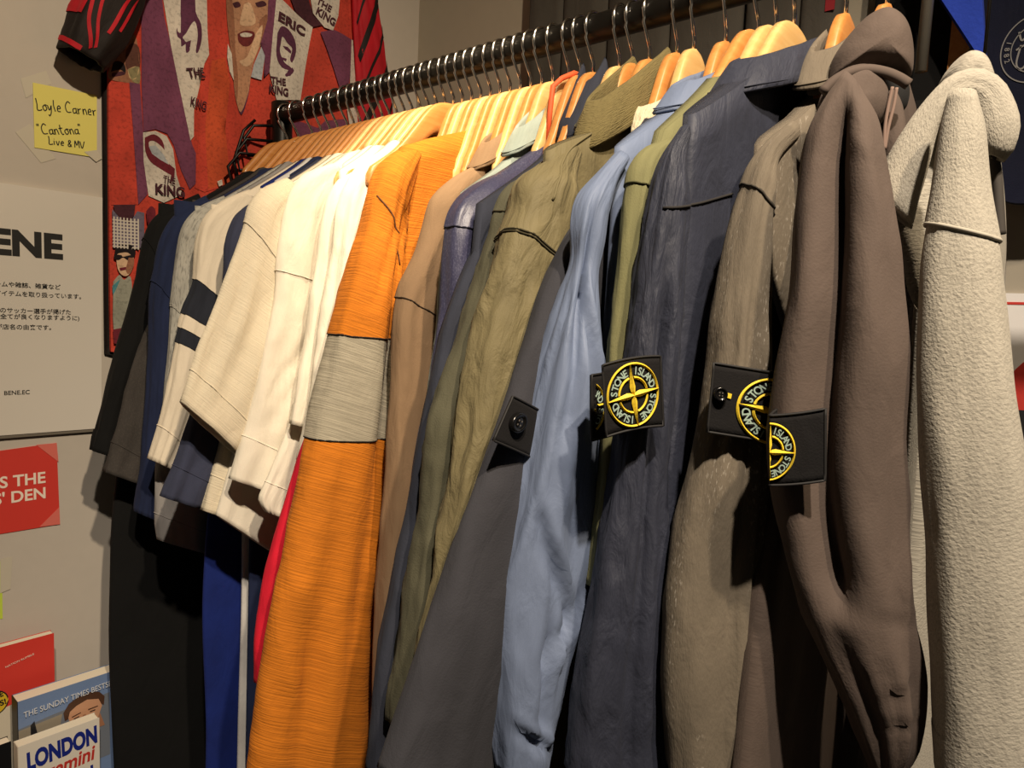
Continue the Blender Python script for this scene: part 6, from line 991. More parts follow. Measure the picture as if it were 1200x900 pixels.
for key, gkey in (('navy', 'navy_overshirt'), ('grey', 'grey_overshirt'), ('brown', 'brown_hoodie'), ('olive', 'light_olive_shirt'), ('coal', 'charcoal_jacket')):
    b = FLAT['badge_'+key]; par = G[gkey][0]
    lo, hi = b.get('lo'), b.get('hi')
    fn = patch_map(b, None if key == 'olive' else lo, hi)
    a0, a1, t0, t1 = b['rect']
    po, rim = grid_patch('badge_patch', fn, a0, a1, t0, t1, 0.0016, M_PATCH, par, bow=b.get('bow', 0.0), na=36)
    MB().tube(rim, 0.0008, 5, closed=True).obj('patch_edge', plain('black_binding', '121010', 0.7), po, True)
    if 'em' in b: emblem(par, po, fn, *b['em'], clip=lo if key == 'olive' else None)
    for bt_ in b.get('buttons', ()): button(po, fn, bt_[0], bt_[1], bt_[2], bt_[3])

# ------------------------------------------------------------------ left wall: note, poster, card
def flat_thing(name, label, cat, mat, pts, x, th, group=None):
    mb = MB().poly(pts, wl(x), th); o = mb.obj(name, mat, loc=(x, pts[0][0], pts[0][1])); return tag(o, label, cat, group)
def flat_part(name, mat, pts, x, th, parent, label=None):
    return MB().poly(pts, wl(x), th).obj(name, mat, parent, label=label)
note = flat_thing('paper_note', 'square yellow note with handwritten black words taped to the wall', 'note', M_YELLOW, FLAT['note'], 0.0010, 0.0006)
hand = MB(); nt_ = FLAT['note_text']; fnote = lambda a, b, off=0.0: (0.0019+off, a, b)
PEN = {'L': ([(0, 1), (0.05, 0.5), (0.02, 0.02), (0.3, 0.0), (0.5, 0.08)],), 'o': ([(0.25, 0.5), (0.05, 0.3), (0.2, 0.0), (0.45, 0.2), (0.3, 0.5), (0.5, 0.48)],), 'y': ([(0, 0.5), (0.15, 0.1), (0.4, 0.5)], [(0.4, 0.5), (0.3, -0.1), (0.1, -0.4), (0.0, -0.3)]), 'l': ([(0.15, 1), (0.1, 0.5), (0.2, 0.02)],),
       'e': ([(0.05, 0.28), (0.4, 0.34), (0.3, 0.55), (0.1, 0.4), (0.1, 0.08), (0.4, 0.05)],), 'C': ([(0.6, 0.85), (0.35, 1.0), (0.05, 0.6), (0.15, 0.1), (0.6, 0.1)],), 'a': ([(0.4, 0.48), (0.1, 0.4), (0.1, 0.05), (0.38, 0.15), (0.42, 0.5), (0.42, 0.1), (0.55, 0.02)],),
       'r': ([(0.05, 0.5), (0.1, 0.0), (0.12, 0.35), (0.4, 0.5)],), 'n': ([(0.05, 0.5), (0.08, 0.0), (0.1, 0.35), (0.3, 0.5), (0.4, 0.3), (0.45, 0.0)],), 't': ([(0.2, 0.9), (0.18, 0.3), (0.3, 0.0), (0.45, 0.05)], [(0.0, 0.55), (0.42, 0.6)]), 'i': ([(0.1, 0.5), (0.12, 0.0)], [(0.13, 0.72), (0.15, 0.68)]),
       'v': ([(0.0, 0.5), (0.2, 0.0), (0.42, 0.55)],), '&': ([(0.5, 0.0), (0.15, 0.6), (0.3, 0.8), (0.4, 0.6), (0.05, 0.2), (0.25, 0.0), (0.5, 0.3)],), 'M': ([(0.0, 0.0), (0.08, 0.85), (0.3, 0.3), (0.55, 0.9), (0.62, 0.0)],), 'V': ([(0.0, 0.85), (0.25, 0.0), (0.6, 0.9)],), '"': ([(0.05, 1.0), (0.03, 0.8)], [(0.2, 1.0), (0.18, 0.8)])}
def handwrite(mb, body, p0, p1, cap):
    adv = sum(0.38 if c in ' il"' else (0.75 if c in 'MVC' else 0.56) for c in body)
    d = np.array(p1)-np.array(p0); L = np.hypot(*d); e = d/L; n = np.array([-e[1], e[0]]); x = 0.0; k = L/adv
    for c in body:
        for st_ in PEN.get(c, ()):
            P = catmull(np.array(st_), max(2, len(st_)*4)) if len(st_) > 2 else np.array(st_)
            strip(mb, fnote, [tuple(np.array(p0)+e*((x+q[0])*k)+n*(q[1]*cap)) for q in P], 0.0011, 0.0002)
        x += 0.38 if c in ' il"' else (0.75 if c in 'MVC' else 0.56)
handwrite(hand, 'Loyle Carner', (nt_[0][0], nt_[0][1]-0.011), (nt_[1][0]+0.001, nt_[1][1]-0.001), 0.0135)
handwrite(hand, '"Cantona"', (nt_[2][0], nt_[2][1]-0.006), (nt_[3][0]+0.002, nt_[3][1]+0.001), 0.0125)
handwrite(hand, 'Live & MV', (nt_[4][0], nt_[4][1]-0.001), (nt_[5][0]+0.002, nt_[5][1]+0.002), 0.0095)
hand.obj('handwriting', M_INK, note)
for k in range(3): flat_part('tape', M_TAPE, FLAT['note_tape_%d' % k], 0.0003 if k < 2 else 0.0018, 0.0003, note, 'strip of clear sticky tape')
po_ = FLAT['poster']
poster_pts = [(-0.52, po_[0][1]), (po_[1][0], po_[1][1]), (po_[1][0]-0.004, po_[2][1]-0.002), (-0.52, po_[3][1])]
poster = flat_thing('printed_poster', 'large white printed poster with bold black title on the left wall', 'poster', M_PAPER, poster_pts, 0.0, 0.006)
flat_part('poster_shadow_line', plain('shadow_line_grey', '6f675c', 0.8), [(-0.52, po_[3][1]-0.004), (po_[1][0]+0.001, po_[2][1]-0.006), (po_[1][0]+0.001, po_[2][1]), (-0.52, po_[3][1])], 0.0, 0.005, poster)  # dark strip paints the shadow line along the poster board's bottom edge
be = FLAT['bene']; ink = MB(); fp = lambda a, b: (0.0065, a, b)
cap = be[2][1]-be[0][1]
v, f, w, w0 = text_shape('BENE', 0.045)
text_between(ink, 'BENE', (be[0][0]-cap*3.3, be[0][1]), (be[0][0], be[0][1]), cap, fp, 0.045)
ink.obj('poster_title', M_INK, poster)
small = MB(); jp = FLAT['jp']
def text_right(mb, body, pr, cap, fn, bold=0.0):
    v, f, w, w0 = text_shape(body, bold); mb.add([fn(pr[0]+(a-w)*cap, pr[1]+b*cap) for a, b in v], f)
for body, k in (('ユニフォームや雑誌、雑貨など', 0), ('ヴィンテージ・アイテムを取り扱っています。', 1), ('イタリアで多くのサッカー選手が掲げた', 2), ('BENE(全てが良くなりますように)', 3), ('標語が店名の由来です。', 4)):
    small = MB(); text_right(small, body, jp[k], 0.0050, fp, 0.012); small.obj('poster_text_line', M_INK, poster)
small = MB(); text_right(small, 'BENE.EC', jp[5], 0.0052, fp, 0.01); small.obj('poster_address', M_INK, poster)
card = flat_thing('red_card', 'red square card with cream capitals taped below the poster', 'card', M_REDCARD, FLAT['red_sign'], 0.0, 0.0012)
rt = FLAT['red_text']; mb = MB(); fr = lambda a, b: (0.0016, a, b)
cap = 0.0145
for body, p in (('THIS IS THE', rt[0]), ("LIONS' DEN", rt[1])):
    v, f, w, w0 = text_shape(body, 0.022); d = np.array([1.0, 0.03])
    mb.add([fr(p[0]+(a-w)*cap*0.95, p[1]+(a-w)*cap*0.0+b*cap) for a, b in v], f)
mb.obj('card_lettering', M_CREAMINK, card)
for k in (0, 1): flat_part('tape', plain('tape_on_red', 'dc7468', 0.35), FLAT['red_tape_%d' % k], 0.0014, 0.0003, card, 'corner of clear sticky tape')
flat_thing('lime_sticker', 'lime green paper strip cut by the left edge of view', 'sticker', M_GREEN, FLAT['green'], 0.0, 0.0006)
MB().poly(FLAT['green_tape'], wl(0.0008), 0.0003).obj('tape', M_TAPE, bpy.data.objects['lime_sticker'])

# ------------------------------------------------------------------ printed football shirt hung on the left wall
import bmesh
def jersey_x(a, b):
    return 0.0035*math.sin(a*58+1.6*math.sin(b*7))+0.0045*math.exp(-((a+0.113-0.02*(b-1.7))/0.010)**2)+0.003*math.exp(-((a+0.185)/0.008)**2)
def print_piece(name, mat, pts, parent, lift, thick=0.0, label=None, smooth_edge=False):
    if smooth_edge: pts = [tuple(p) for p in catmull(np.array(list(pts)+[pts[0]]), len(pts)*3+1)[:-1]]
    bm = bmesh.new()
    vs_ = [bm.verts.new((0, a, b)) for a, b in pts]; bm.faces.new(vs_)
    lo = min(p[0] for p in pts); hi = max(p[0] for p in pts); s = 0.006
    k = math.ceil(lo/s)
    while k*s < hi:
        bmesh.ops.bisect_plane(bm, geom=bm.verts[:]+bm.edges[:]+bm.faces[:], plane_co=(0, k*s, 0), plane_no=(0, 1, 0)); k += 1
    lo = min(p[1] for p in pts); hi = max(p[1] for p in pts); s = 0.03; k = math.ceil(lo/s)
    while k*s < hi:
        bmesh.ops.bisect_plane(bm, geom=bm.verts[:]+bm.edges[:]+bm.faces[:], plane_co=(0, 0, k*s), plane_no=(0, 0, 1)); k += 1
    bmesh.ops.triangulate(bm, faces=bm.faces[:])
    bmesh.ops.recalc_face_normals(bm, faces=bm.faces[:])
    V = [(0.0125+lift+jersey_x(v.co.y, v.co.z), v.co.y, v.co.z) for v in bm.verts]; bm.verts.index_update()
    F = [tuple(v.index for v in f.verts) for f in bm.faces]
    if thick:
        n = len(V); e = [tuple(v.index for v in ed.verts) for ed in bm.edges if ed.is_boundary]
        V += [(x-thick, y, z) for x, y, z in V]; F += [tuple(i+n for i in f)[::-1] for f in F]+[(a, b, b+n, a+n) for a, b in e]
    bm.free()
    return obj(name, V, F, mat, parent, True, uvs=[(v[1], v[2]) for v in V], label=label)
P_ = {n: fabric('print_'+n, h, 0.9, 0.1, 0.20, (420, 420), 0.5, fleck=0.42, fleck_hex='%02x%02x%02x' % tuple(int(int(h[i:i+2], 16)*0.62) for i in (0, 2, 4)), crease=0.15) for n, h in dict(red='c24434', orange='c2502f', purple='74405a', plum='5a3048', white='cfc6ba', skin='b98a6c', tan='96664e', dark='4a2630', brown='5d3a30', sun='c9a97e', maroon='6e2430', teal='4f8a92', paleblue='aeb3b8', black='1d1518', check='6f6678', grey='8c827c', olive='8e8460', mouth='6a2a2c', lightskin='d6b291', jacketgrey='9a9a8c').items()}
F_SHIRTBLACK = fabric('football_shirt_black', '1c1513', 0.7, 0.15); F_SHIRTRED = fabric('football_shirt_red', 'b81826', 0.7, 0.15)
shirt = root('football_shirt', 'red and black striped football shirt with printed front pinned on the left wall', 'shirt', (0.0, -0.05, 1.9))
backing = [(a+(-0.0045 if a < -0.19 else 0.0), b-(0.004 if b < 1.45 else 0)) for a, b in FLAT['jersey_body']]
print_piece('shirt_back', F_SHIRTBLACK, backing, shirt, -0.006, 0.004)
front = print_piece('shirt_front', P_['red'], FLAT['jersey_body'], shirt, 0.0, 0.003)
LAY = [('strip_red', 'red'), ('red_fold', 'red'), ('red_shade', 'orange'), ('crowd_tan', 'tan'), ('crowd_hair', 'black'), ('crowd_face', 'brown'), ('crowd_eye', 'dark'), ('crowd_beard', 'sun'), ('crowd_hand', 'olive'), ('purple_thin', 'purple'), ('purple_big', 'purple'), ('flag_one', 'white'), ('flag_one_hair', 'plum'), ('flag_one_face', 'plum'),
       ('flag_two', 'white'), ('flag_two_head', 'maroon'), ('flag_two_face', 'paleblue'), ('flag_two_line', 'maroon'), ('face_hair', 'brown'), ('face_neck', 'plum'), ('face', 'skin'), ('face_side', 'tan'), ('face_cheek', 'tan'), ('face_jaw', 'lightskin'), ('face_nose', 'lightskin'), ('face_mouth', 'mouth'), ('face_teeth', 'white'), ('face_eye_near', 'dark'), ('face_eye_far', 'dark'), ('collar_near', 'white'), ('collar_far', 'paleblue'),
       ('purple_gap', 'purple'), ('flag_three', 'white'), ('flag_three_hair', 'plum'), ('flag_three_brow', 'plum'), ('flag_three_mouth', 'plum'), ('flag_three_chin', 'plum'), ('purple_far', 'purple'), ('purple_top', 'dark'), ('flag_four', 'white'), ('cream_edge', 'white'), ('low_band', 'purple'), ('low_white', 'white'),
       ('plaid', 'check'), ('plaid_neck', 'dark'), ('man_jacket', 'jacketgrey'), ('man_sleeve', 'teal'), ('man_face', 'lightskin'), ('man_hair', 'black'), ('man_glasses', 'black'), ('man_mouth', 'maroon'), ('man_shade', 'tan'), ('low_brown', 'maroon'), ('hand', 'maroon'), ('crest', 'white')]
NAMES = {'flag': 'printed_flag', 'face': 'printed_face', 'purple': 'printed_band', 'crowd': 'printed_crowd', 'man': 'printed_man', 'plaid': 'printed_plaid', 'collar': 'printed_collar'}
for i, (k, m) in enumerate(LAY):
    print_piece(NAMES.get(k.split('_')[0], 'printed_patch'), P_[m], FLAT['jersey_'+k], front, 0.0010+0.00008*i, smooth_edge=k.split('_')[0] in ('face', 'man', 'crowd', 'hand') or k.endswith(('hair', 'head')))
# checks on the printed plaid shirt
pl = FLAT['jersey_plaid']; mb = MB(); a0 = min(p[0] for p in pl); a1 = max(p[0] for p in pl); b0 = min(p[1] for p in pl); b1 = max(p[1] for p in pl)
fj = lambda a, b, off=0.0: (0.0172+off+jersey_x(a, b), a, b)
for i in range(9):
    b = b0+(b1-b0-0.012)*(i+0.5)/9; strip(mb, fj, [(a0+(a1-a0)*t/10, b) for t in range(9)], 0.0016, 0.0002)
for i in range(8):
    a = a0+(a1-a0-0.006)*(i+0.5)/8; strip(mb, fj, [(a, b0+(b1-b0-0.01)*t/8) for t in range(9)], 0.0016, 0.0002)
mb.obj('printed_checks', P_['white'], front)
jt = FLAT['jersey_texts']; mb = MB(); fjt = lambda a, b: (0.0180+jersey_x(a, b), a, b)
def jline(body, p, q, cap, bold=0.03):
    mb = MB(); text_between(mb, body, p, q, cap, fjt, bold); mb.obj('printed_lettering', P_['dark'], front)
jline('THE', jt[0], jt[1], 0.013, 0.02); jline('KING', (jt[2][0]+0.002, jt[2][1]-0.006), (jt[2][0]+0.024, jt[2][1]-0.008), 0.012, 0.02)
jline('KING', (jt[3][0], jt[3][1]+0.001), (jt[4][0]+0.003, jt[4][1]), 0.0135, 0.03); jline('THE', (jt[3][0]+0.010, jt[3][1]+0.018), (jt[3][0]+0.027, jt[3][1]+0.017), 0.009, 0.02)
jline('ERIC', jt[5], jt[6], 0.0135, 0.04); jline('THE', jt[7], (jt[8][0]-0.004, jt[8][1]+0.012), 0.010, 0.03); jline('KING', (jt[7][0]-0.002, jt[7][1]-0.013), (jt[8][0], jt[8][1]-0.003), 0.0115, 0.035)
jline('THE', (jt[10][0]-0.001, jt[10][1]+0.005), (jt[11][0]-0.004, jt[11][1]+0.009), 0.010, 0.03); jline('KING', (jt[10][0]-0.001, jt[10][1]-0.011), (jt[11][0]+0.003, jt[11][1]-0.010), 0.012, 0.035)
ws = Sleeve(SLEEVES['wall_sleeve_near'], 'soft', 2.0)
V, F, UV = ws.piece(0, 1, cap0=True, hem=True); sn = obj('sleeve', V, F, F_SHIRTBLACK, shirt, True, UV)
fn = ws.arc_map(0.5, True)
def sl_strip(wsl, pts, width, mat, parent, name='sleeve_stripe'):
    P = catmull(np.array(pts), 14); mb = MB(); V = []; F = []
    for i, p in enumerate(P):
        t = P[min(i+1, len(P)-1)]-P[max(i-1, 0)]; t /= np.hypot(*(t*np.array([0.05, wsl.len]))); n = np.array([-t[1]*wsl.len, t[0]*0.05]); n = np.array([n[0]/0.05, n[1]/wsl.len])*width/2
        for k in (-1, -0.33, 0.33, 1): V.append(wsl.point(p[0]+n[0]*k, p[1]+n[1]*k, 0.0012))
    F = [(4*i+j, 4*i+j+1, 4*i+j+5, 4*i+j+4) for i in range(len(P)-1) for j in range(3)]
    return obj(name, V, F, mat, parent, True, uvs=[(v[1], v[2]) for v in V])
for pts, w in (([(2.4, 0.25), (1.9, 0.5), (1.75, 0.8)], 0.006), ([(2.7, 0.25), (2.2, 0.5), (2.05, 0.75)], 0.005), ([(0.9, 0.6), (1.05, 0.78), (1.5, 0.95)], 0.006), ([(1.15, 0.55), (1.3, 0.75), (1.65, 0.93)], 0.005), ([(-0.5, 0.60), (0.2, 0.62), (0.75, 0.64)], 0.030), ([(-0.2, 0.92), (0.6, 0.965), (1.2, 0.985)], 0.007)):
    sl_strip(ws, pts, w, F_SHIRTRED, sn)
wf = Sleeve(SLEEVES['wall_sleeve_far'], 'soft', 4.0)
V, F, UV = wf.piece(0, 1, cap0=True, hem=True); sf = obj('sleeve', V, F, F_SHIRTRED, shirt, True, UV)
for k in range(6):
    s = 0.16+0.145*k
    sl_strip(wf, [(2.6, s-0.10), (1.9, s-0.02), (1.2, s+0.05), (0.4, s+0.14)], 0.016 if k % 2 else 0.007, F_SHIRTBLACK, sf)

# ------------------------------------------------------------------ books on the low stand
stand = root('magazine_stand', 'dark wooden stand carrying books against the left wall', 'stand', (0.12, -0.40, 0))
M_STAND = plain('stained_wood', '3a2a20', 0.6, bump=0.1, scale=80, mottle=0.15)
MB().box((0.012, -0.62, 0.70), (0.20, -0.235, 0.72)).obj('shelf', M_STAND, stand)
for y in (-0.60, -0.25):
    for x in (0.03, 0.18): MB().box((x-0.012, y-0.012, 0.0), (x+0.012, y+0.012, 0.70)).obj('leg', M_STAND, stand)
MB().box((0.195, -0.62, 0.72), (0.205, -0.235, 0.78)).obj('front_rail', M_STAND, stand)
def book(name, label, x_front, y0, y1, z0, z1, th, cover, spine, tilt=0.0):
    r = root(name, label, 'book', (x_front, (y0+y1)/2, z0))
    lean = lambda z: x_front-tilt*(z-z0)
    def bx(xa, xb, ya, yb, za, zb, nm, mat, par=r, lab=None):
        v = [(lean(z)+dx, y, z) for z in (za, zb) for (dx, y) in ((xa, ya), (xb, ya), (xb, yb), (xa, yb))]
        return MB().add(v, [(0, 3, 2, 1), (4, 5, 6, 7), (0, 1, 5, 4), (1, 2, 6, 5), (2, 3, 7, 6), (3, 0, 4, 7)]).obj(nm, mat, par, label=lab)
    bx(-0.0006, 0.0, y0, y1, z0, z1, 'front_cover', cover)
    bx(-th, -th+0.0006, y0, y1, z0, z1, 'back_cover', cover)
    bx(-th, 0.0, y0-0.0008, y0, z0, z1, 'spine', spine)
    bx(-th+0.0008, -0.0008, y0+0.0003, y1-0.001, z0+0.001, z1-0.0006, 'page_block', plain('page_edges', 'e2d9c4', 0.85))
    return r, (lambda a, b, off=0.0: (lean(b)+off, a, b))
bb = FLAT['book_best']; M_SKYBLUE = plain('sky_blue_cover', '6f86ae', 0.4, mottle=0.05, scale=20)
z1 = (bb[0][1]+bb[1][1])/2
rb, fb = book('paperback_book', 'paperback with a blue cover showing a brown-haired man, behind the white book', 0.078, bb[0][0], bb[0][0]+1.25*(bb[1][0]+0.006-bb[0][0]), 0.722, z1, 0.022, M_SKYBLUE, plain('black_spine', '16161a', 0.5))
wB = bb[1][0]+0.006-bb[0][0]
def cov(parent, f, y0, z1, w, shapes):
    for i, (nm, mat, pts) in enumerate(shapes):
        if nm.startswith('portrait'): pts = [(a, 0.17+(b-0.16)*0.60) for a, b in pts]
        MB().poly([(y0+a*w, z1-b*w) for a, b in pts], lambda a, b, o: f(a, b, o+0.0002+0.00012*i), 0.0001).obj(nm, mat, parent)
cov(rb, fb, bb[0][0], z1, wB, [
    ('cover_sea', plain('cover_slate', '6d7480', 0.45), [(0.0, 0.34), (0.35, 0.30), (0.98, 0.26), (0.98, 1.1), (0.0, 1.1)]),
    ('cover_beach', plain('cover_sand', '8f8778', 0.45), [(0.0, 0.36), (0.45, 0.33), (0.42, 0.52), (0.0, 0.56)]),
    ('cover_bag', plain('cover_black', '1c1c20', 0.45), [(0.12, 0.34), (0.16, 0.30), (0.18, 0.42), (0.22, 0.6), (0.36, 0.52), (0.44, 0.56), (0.40, 0.72), (0.14, 0.80), (0.05, 0.74), (0.12, 0.6)]),
    ('cover_strap', plain('cover_coral', 'c9644a', 0.45), [(0.30, 0.64), (0.43, 0.56), (0.45, 0.60), (0.34, 0.72)]),
    ('portrait_neck', plain('cover_skin_shade', '9c6f55', 0.45), [(0.58, 0.70), (0.86, 0.66), (0.92, 1.0), (0.55, 1.0)]),
    ('portrait_face', plain('cover_skin', 'c29374', 0.45), [(0.50, 0.44), (0.58, 0.32), (0.74, 0.27), (0.86, 0.34), (0.89, 0.55), (0.84, 0.78), (0.72, 0.92), (0.60, 0.84), (0.52, 0.62)]),
    ('portrait_hair', plain('cover_hair', '4d3324', 0.5), [(0.475, 0.60), (0.46, 0.42), (0.52, 0.26), (0.62, 0.18), (0.76, 0.16), (0.86, 0.22), (0.92, 0.36), (0.91, 0.54), (0.88, 0.50), (0.85, 0.37), (0.72, 0.30), (0.60, 0.36), (0.53, 0.44), (0.51, 0.58)]),
    ('portrait_brow', plain('cover_hair', '4d3324', 0.5), [(0.55, 0.56), (0.65, 0.525), (0.65, 0.545), (0.55, 0.585)]),
    ('portrait_brow', plain('cover_hair', '4d3324', 0.5), [(0.73, 0.515), (0.84, 0.51), (0.84, 0.53), (0.73, 0.54)]),
    ('portrait_eye', plain('cover_eye', '3b2a22', 0.5), [(0.57, 0.61), (0.63, 0.595), (0.63, 0.615), (0.57, 0.63)]),
    ('portrait_eye', plain('cover_eye', '3b2a22', 0.5), [(0.75, 0.575), (0.81, 0.57), (0.81, 0.59), (0.75, 0.595)]),
    ('portrait_nose', plain('cover_skin_shade', '9c6f55', 0.45), [(0.67, 0.6), (0.70, 0.6), (0.73, 0.72), (0.66, 0.73)])])
mb = MB(); text_between(mb, 'THE SUNDAY TIMES BESTSELLER', (bb[0][0]+0.05*wB, z1-0.205*wB), (bb[0][0]+1.16*wB, z1-0.165*wB), 0.0075, lambda a, b: fb(a, b, 0.0026), 0.0)
v_ = [p for p in mb.v]
mb.obj('cover_lettering', plain('cover_white', 'd9dce0', 0.5), rb)
bl = FLAT['book_london']; z1 = (bl[0][1]+bl[1][1])/2
rl, fl = book('paperback_book', 'white paperback with huge blue and red capitals, frontmost on the stand', 0.104, bl[0][0], bl[1][0], 0.722, z1, 0.016, plain('white_cover', 'd8d2c6', 0.4), plain('cream_spine', 'c9c0ae', 0.5))
wL = bl[1][0]-bl[0][0]; mb = MB(); f3 = lambda a, b: fl(a, b, 0.0004)
text_between(mb, 'LONDON', (bl[0][0]+0.10*wL, z1-0.38*wL), (bl[0][0]+0.97*wL, z1-0.35*wL), 0.0215, f3, 0.05); mb.obj('title', plain('deep_blue_ink', '14247c', 0.5), rl)
mb = MB(); text_between(mb, 'gemini', (bl[0][0]+0.30*wL, z1-0.63*wL), (bl[0][0]+0.92*wL, z1-0.60*wL), 0.019, f3, 0.025, slant=0.15); mb.obj('subtitle', plain('red_ink', 'b8322a', 0.5), rl)
mb = MB(); text_between(mb, 'LONDON', (bl[0][0]+0.10*wL, z1-1.02*wL), (bl[0][0]+0.92*wL, z1-0.99*wL), 0.026, f3, 0.05); mb.obj('title', plain('deep_blue_ink', '14247c', 0.5), rl)
br = FLAT['book_red']; z1 = (br[0][1]+br[1][1])/2
rr_, fr_ = book('paperback_book', 'red covered book with a yellow round sticker, nearest the wall', 0.034, br[1][0]-0.135, br[1][0], 0.722, z1, 0.012, M_REDCARD, M_REDCARD)
wR = 0.135; y0 = br[1][0]-wR
cov(rr_, fr_, y0, z1, wR, [
    ('cover_drawing', plain('cover_cream', 'd6cdb8', 0.5), [(0.1, 0.72), (0.30, 0.60), (0.55, 0.58), (0.78, 0.54), (0.80, 0.62), (0.86, 0.75), (0.88, 1.5), (0.1, 1.5)]),
    ('round_sticker', plain('sticker_yellow', 'd9b92e', 0.5), [(0.52+0.115*math.cos(q), 0.50+0.115*math.sin(q)) for q in np.linspace(0, 2*PI, 28)[:-1]]),
    ('sticker_rim', plain('cover_black', '1c1c20', 0.45), [(0.52+0.118*math.cos(q), 0.50+0.118*math.sin(q)) for q in np.linspace(0, 2*PI, 28)[:-1]]+[(0.52+0.108*math.cos(q), 0.50+0.108*math.sin(q)) for q in np.linspace(2*PI, 0, 28)[:-1]])])
mb = MB(); g3 = lambda a, b: fr_(a, b, 0.0010)
text_between(mb, 'ACE', (y0+0.50*wR, z1-0.47*wR), (y0+0.60*wR, z1-0.45*wR), 0.007, g3, 0.03); text_between(mb, 'LTS!', (y0+0.50*wR, z1-0.55*wR), (y0+0.62*wR, z1-0.53*wR), 0.007, g3, 0.03)
text_between(mb, 'TIINOOOO!', (y0+0.66*wR, z1-0.60*wR), (y0+0.86*wR, z1-0.585*wR), 0.006, g3, 0.03)
mb.obj('cover_lettering', M_INK, rr_)
mb = MB(); text_between(mb, 'NATION RUMBLE', (y0+0.62*wR, z1-0.20*wR), (y0+0.84*wR, z1-0.15*wR), 0.0025, g3, 0.0); mb.obj('cover_small_print', M_CREAMINK, rr_)
r_, f_ = book('paperback_book', 'black book at the lower left edge of view beside the white one', 0.118, bl[0][0]-0.10, bl[0][0]-0.010, 0.722, bl[0][1]+0.012, 0.014, plain('black_cover', '141416', 0.35), plain('black_cover', '141416', 0.35))

# ------------------------------------------------------------------ back wall: dark trousers, coat, jerseys
def hung_panel(name, parent, x0, x1, z0, z1, y, th, mat, seed, nu=40, nv=24, flare=0.0, amp=0.004):
    V = []; F = []; UV = []
    for i in range(nv+1):
        v = i/nv; z = z1+(z0-z1)*v
        for j in range(nu):
            u = 2*PI*j/nu; c, s_ = math.cos(u), math.sin(u); w = (x1-x0)/2*(1+flare*v)
            x = (x0+x1)/2+w*math.copysign(abs(c)**0.7, c)
            d = amp*nz(x*28+seed, z*2.2, seed)+amp*0.4*nz(x*70, z*9, seed)
            V.append((x, y+th*math.copysign(abs(s_)**0.6, s_)-d*(s_ < 0), z)); UV.append((x, z))
    for i in range(nv):
        for j in range(nu):
            a = i*nu+j; b = i*nu+(j+1) % nu; F.append((a, a+nu, b+nu, b))
    F += [tuple(range(nu)), tuple(nv*nu+j for j in range(nu))[::-1]]
    return obj(name, V, F, mat, parent, True, UV)
F_TROUSER = fabric('slate_wool', '4d4943', 0.95, 0.12, 0.08, (700, 700), 0.3)
tp = FLAT['trousers']; xs = [p[0] for p in tp]
TRO = [('dark grey trousers farthest left on the back wall behind the rail', [(xs[7]-0.004, xs[1]), (xs[1], xs[2])], 1.18), ('dark grey trousers in the middle behind the rail, one wide crease', [(xs[2]+0.001, (xs[2]+xs[4])/2), ((xs[2]+xs[4])/2, xs[4]-0.002)], 1.15), ('dark grey trousers with a small red tab, behind the navy overshirt', [(xs[4]+0.002, (xs[4]+xs[5])/2+0.012), ((xs[4]+xs[5])/2+0.012, xs[5])], 1.2)]
for k, (lab, legs, z0) in enumerate(TRO):
    r = root('dark_trousers', lab, 'trousers', (legs[0][1], 0.275, 2.06), 'dark trousers on the back wall')
    for (a, b) in legs: hung_panel('trouser_leg', r, a, b, z0, 2.0, 0.284, 0.012, F_TROUSER, k*3+a)
    hung_panel('waistband', r, legs[0][0], legs[1][1], 1.99, 2.05, 0.284, 0.013, F_TROUSER, k)
    MB().tube([((legs[0][0]+legs[1][1])/2, 0.284, 2.04), ((legs[0][0]+legs[1][1])/2, 0.284, 2.09), ((legs[0][0]+legs[1][1])/2, 0.305, 2.09)], 0.003, 8).obj('wall_hook', M_CHROME, r, True)
    if k == 2: MB().box((0.728, 0.269, 1.80), (0.738, 0.2705, 1.816)).obj('red_tab', plain('red_tab', '8c1420', 0.7), r)
F_COATBLACK = fabric('coat_black', '0b0a0a', 0.95, 0.05)
ct = FLAT['coat']; coat = root('black_overcoat', 'black overcoat hanging in the dark behind the two hoodies', 'coat', ((ct[0][0]+ct[1][0])/2, 0.27, 2.05))
hung_panel('body', coat, ct[0][0]+0.002, ct[1][0]+0.006, 0.75, 2.04, 0.284, 0.014, F_COATBLACK, 9, amp=0.003)
hung_panel('sleeve', coat, ct[0][0]+0.03, ct[0][0]+0.075, 1.2, 1.68, 0.255, 0.010, F_COATBLACK, 4)
pole = FLAT['pole']; px = (pole[0][0]+pole[1][0])/2
pr = tag(MB().tube([(px, 0.225, pole[2][1]-0.002), (px, 0.225, 1.9), (px, 0.225, 2.3)], 0.0055, 14).obj('metal_pole', plain('dull_metal', '8a857a', 0.45, 0.6), None, True, loc=(px, 0.225, 1.7)), 'dim vertical metal pole against the black coat', 'pole')
b4 = FLAT['blue']; F_BRIGHT = fabric('bright_blue_knit', '2a45b4', 0.95, 0.2, 0.08, (260, 260), 0.8)
def back_poly(name, pts, y, th, mat, parent=None, label=None, loc=None):
    n = len(pts); V = [(a, y-th, b) for a, b in pts]+[(a, y, b) for a, b in pts]
    F = [tuple(range(n))[::-1], tuple(range(n, 2*n))]+[(i, (i+1) % n, (i+1) % n+n, i+n) for i in range(n)]
    return obj(name, V, F, mat, parent, False, uvs=[(v[0], v[2]) for v in V], label=label, loc=loc)
sc = tag(back_poly('blue_scarf', [b4[0], b4[1], b4[2], b4[4], b4[3]], 0.245, 0.012, F_BRIGHT, loc=(b4[1][0], 0.245, b4[1][1])), 'bright royal blue knit scarf end hanging above the grey hoodie', 'scarf')
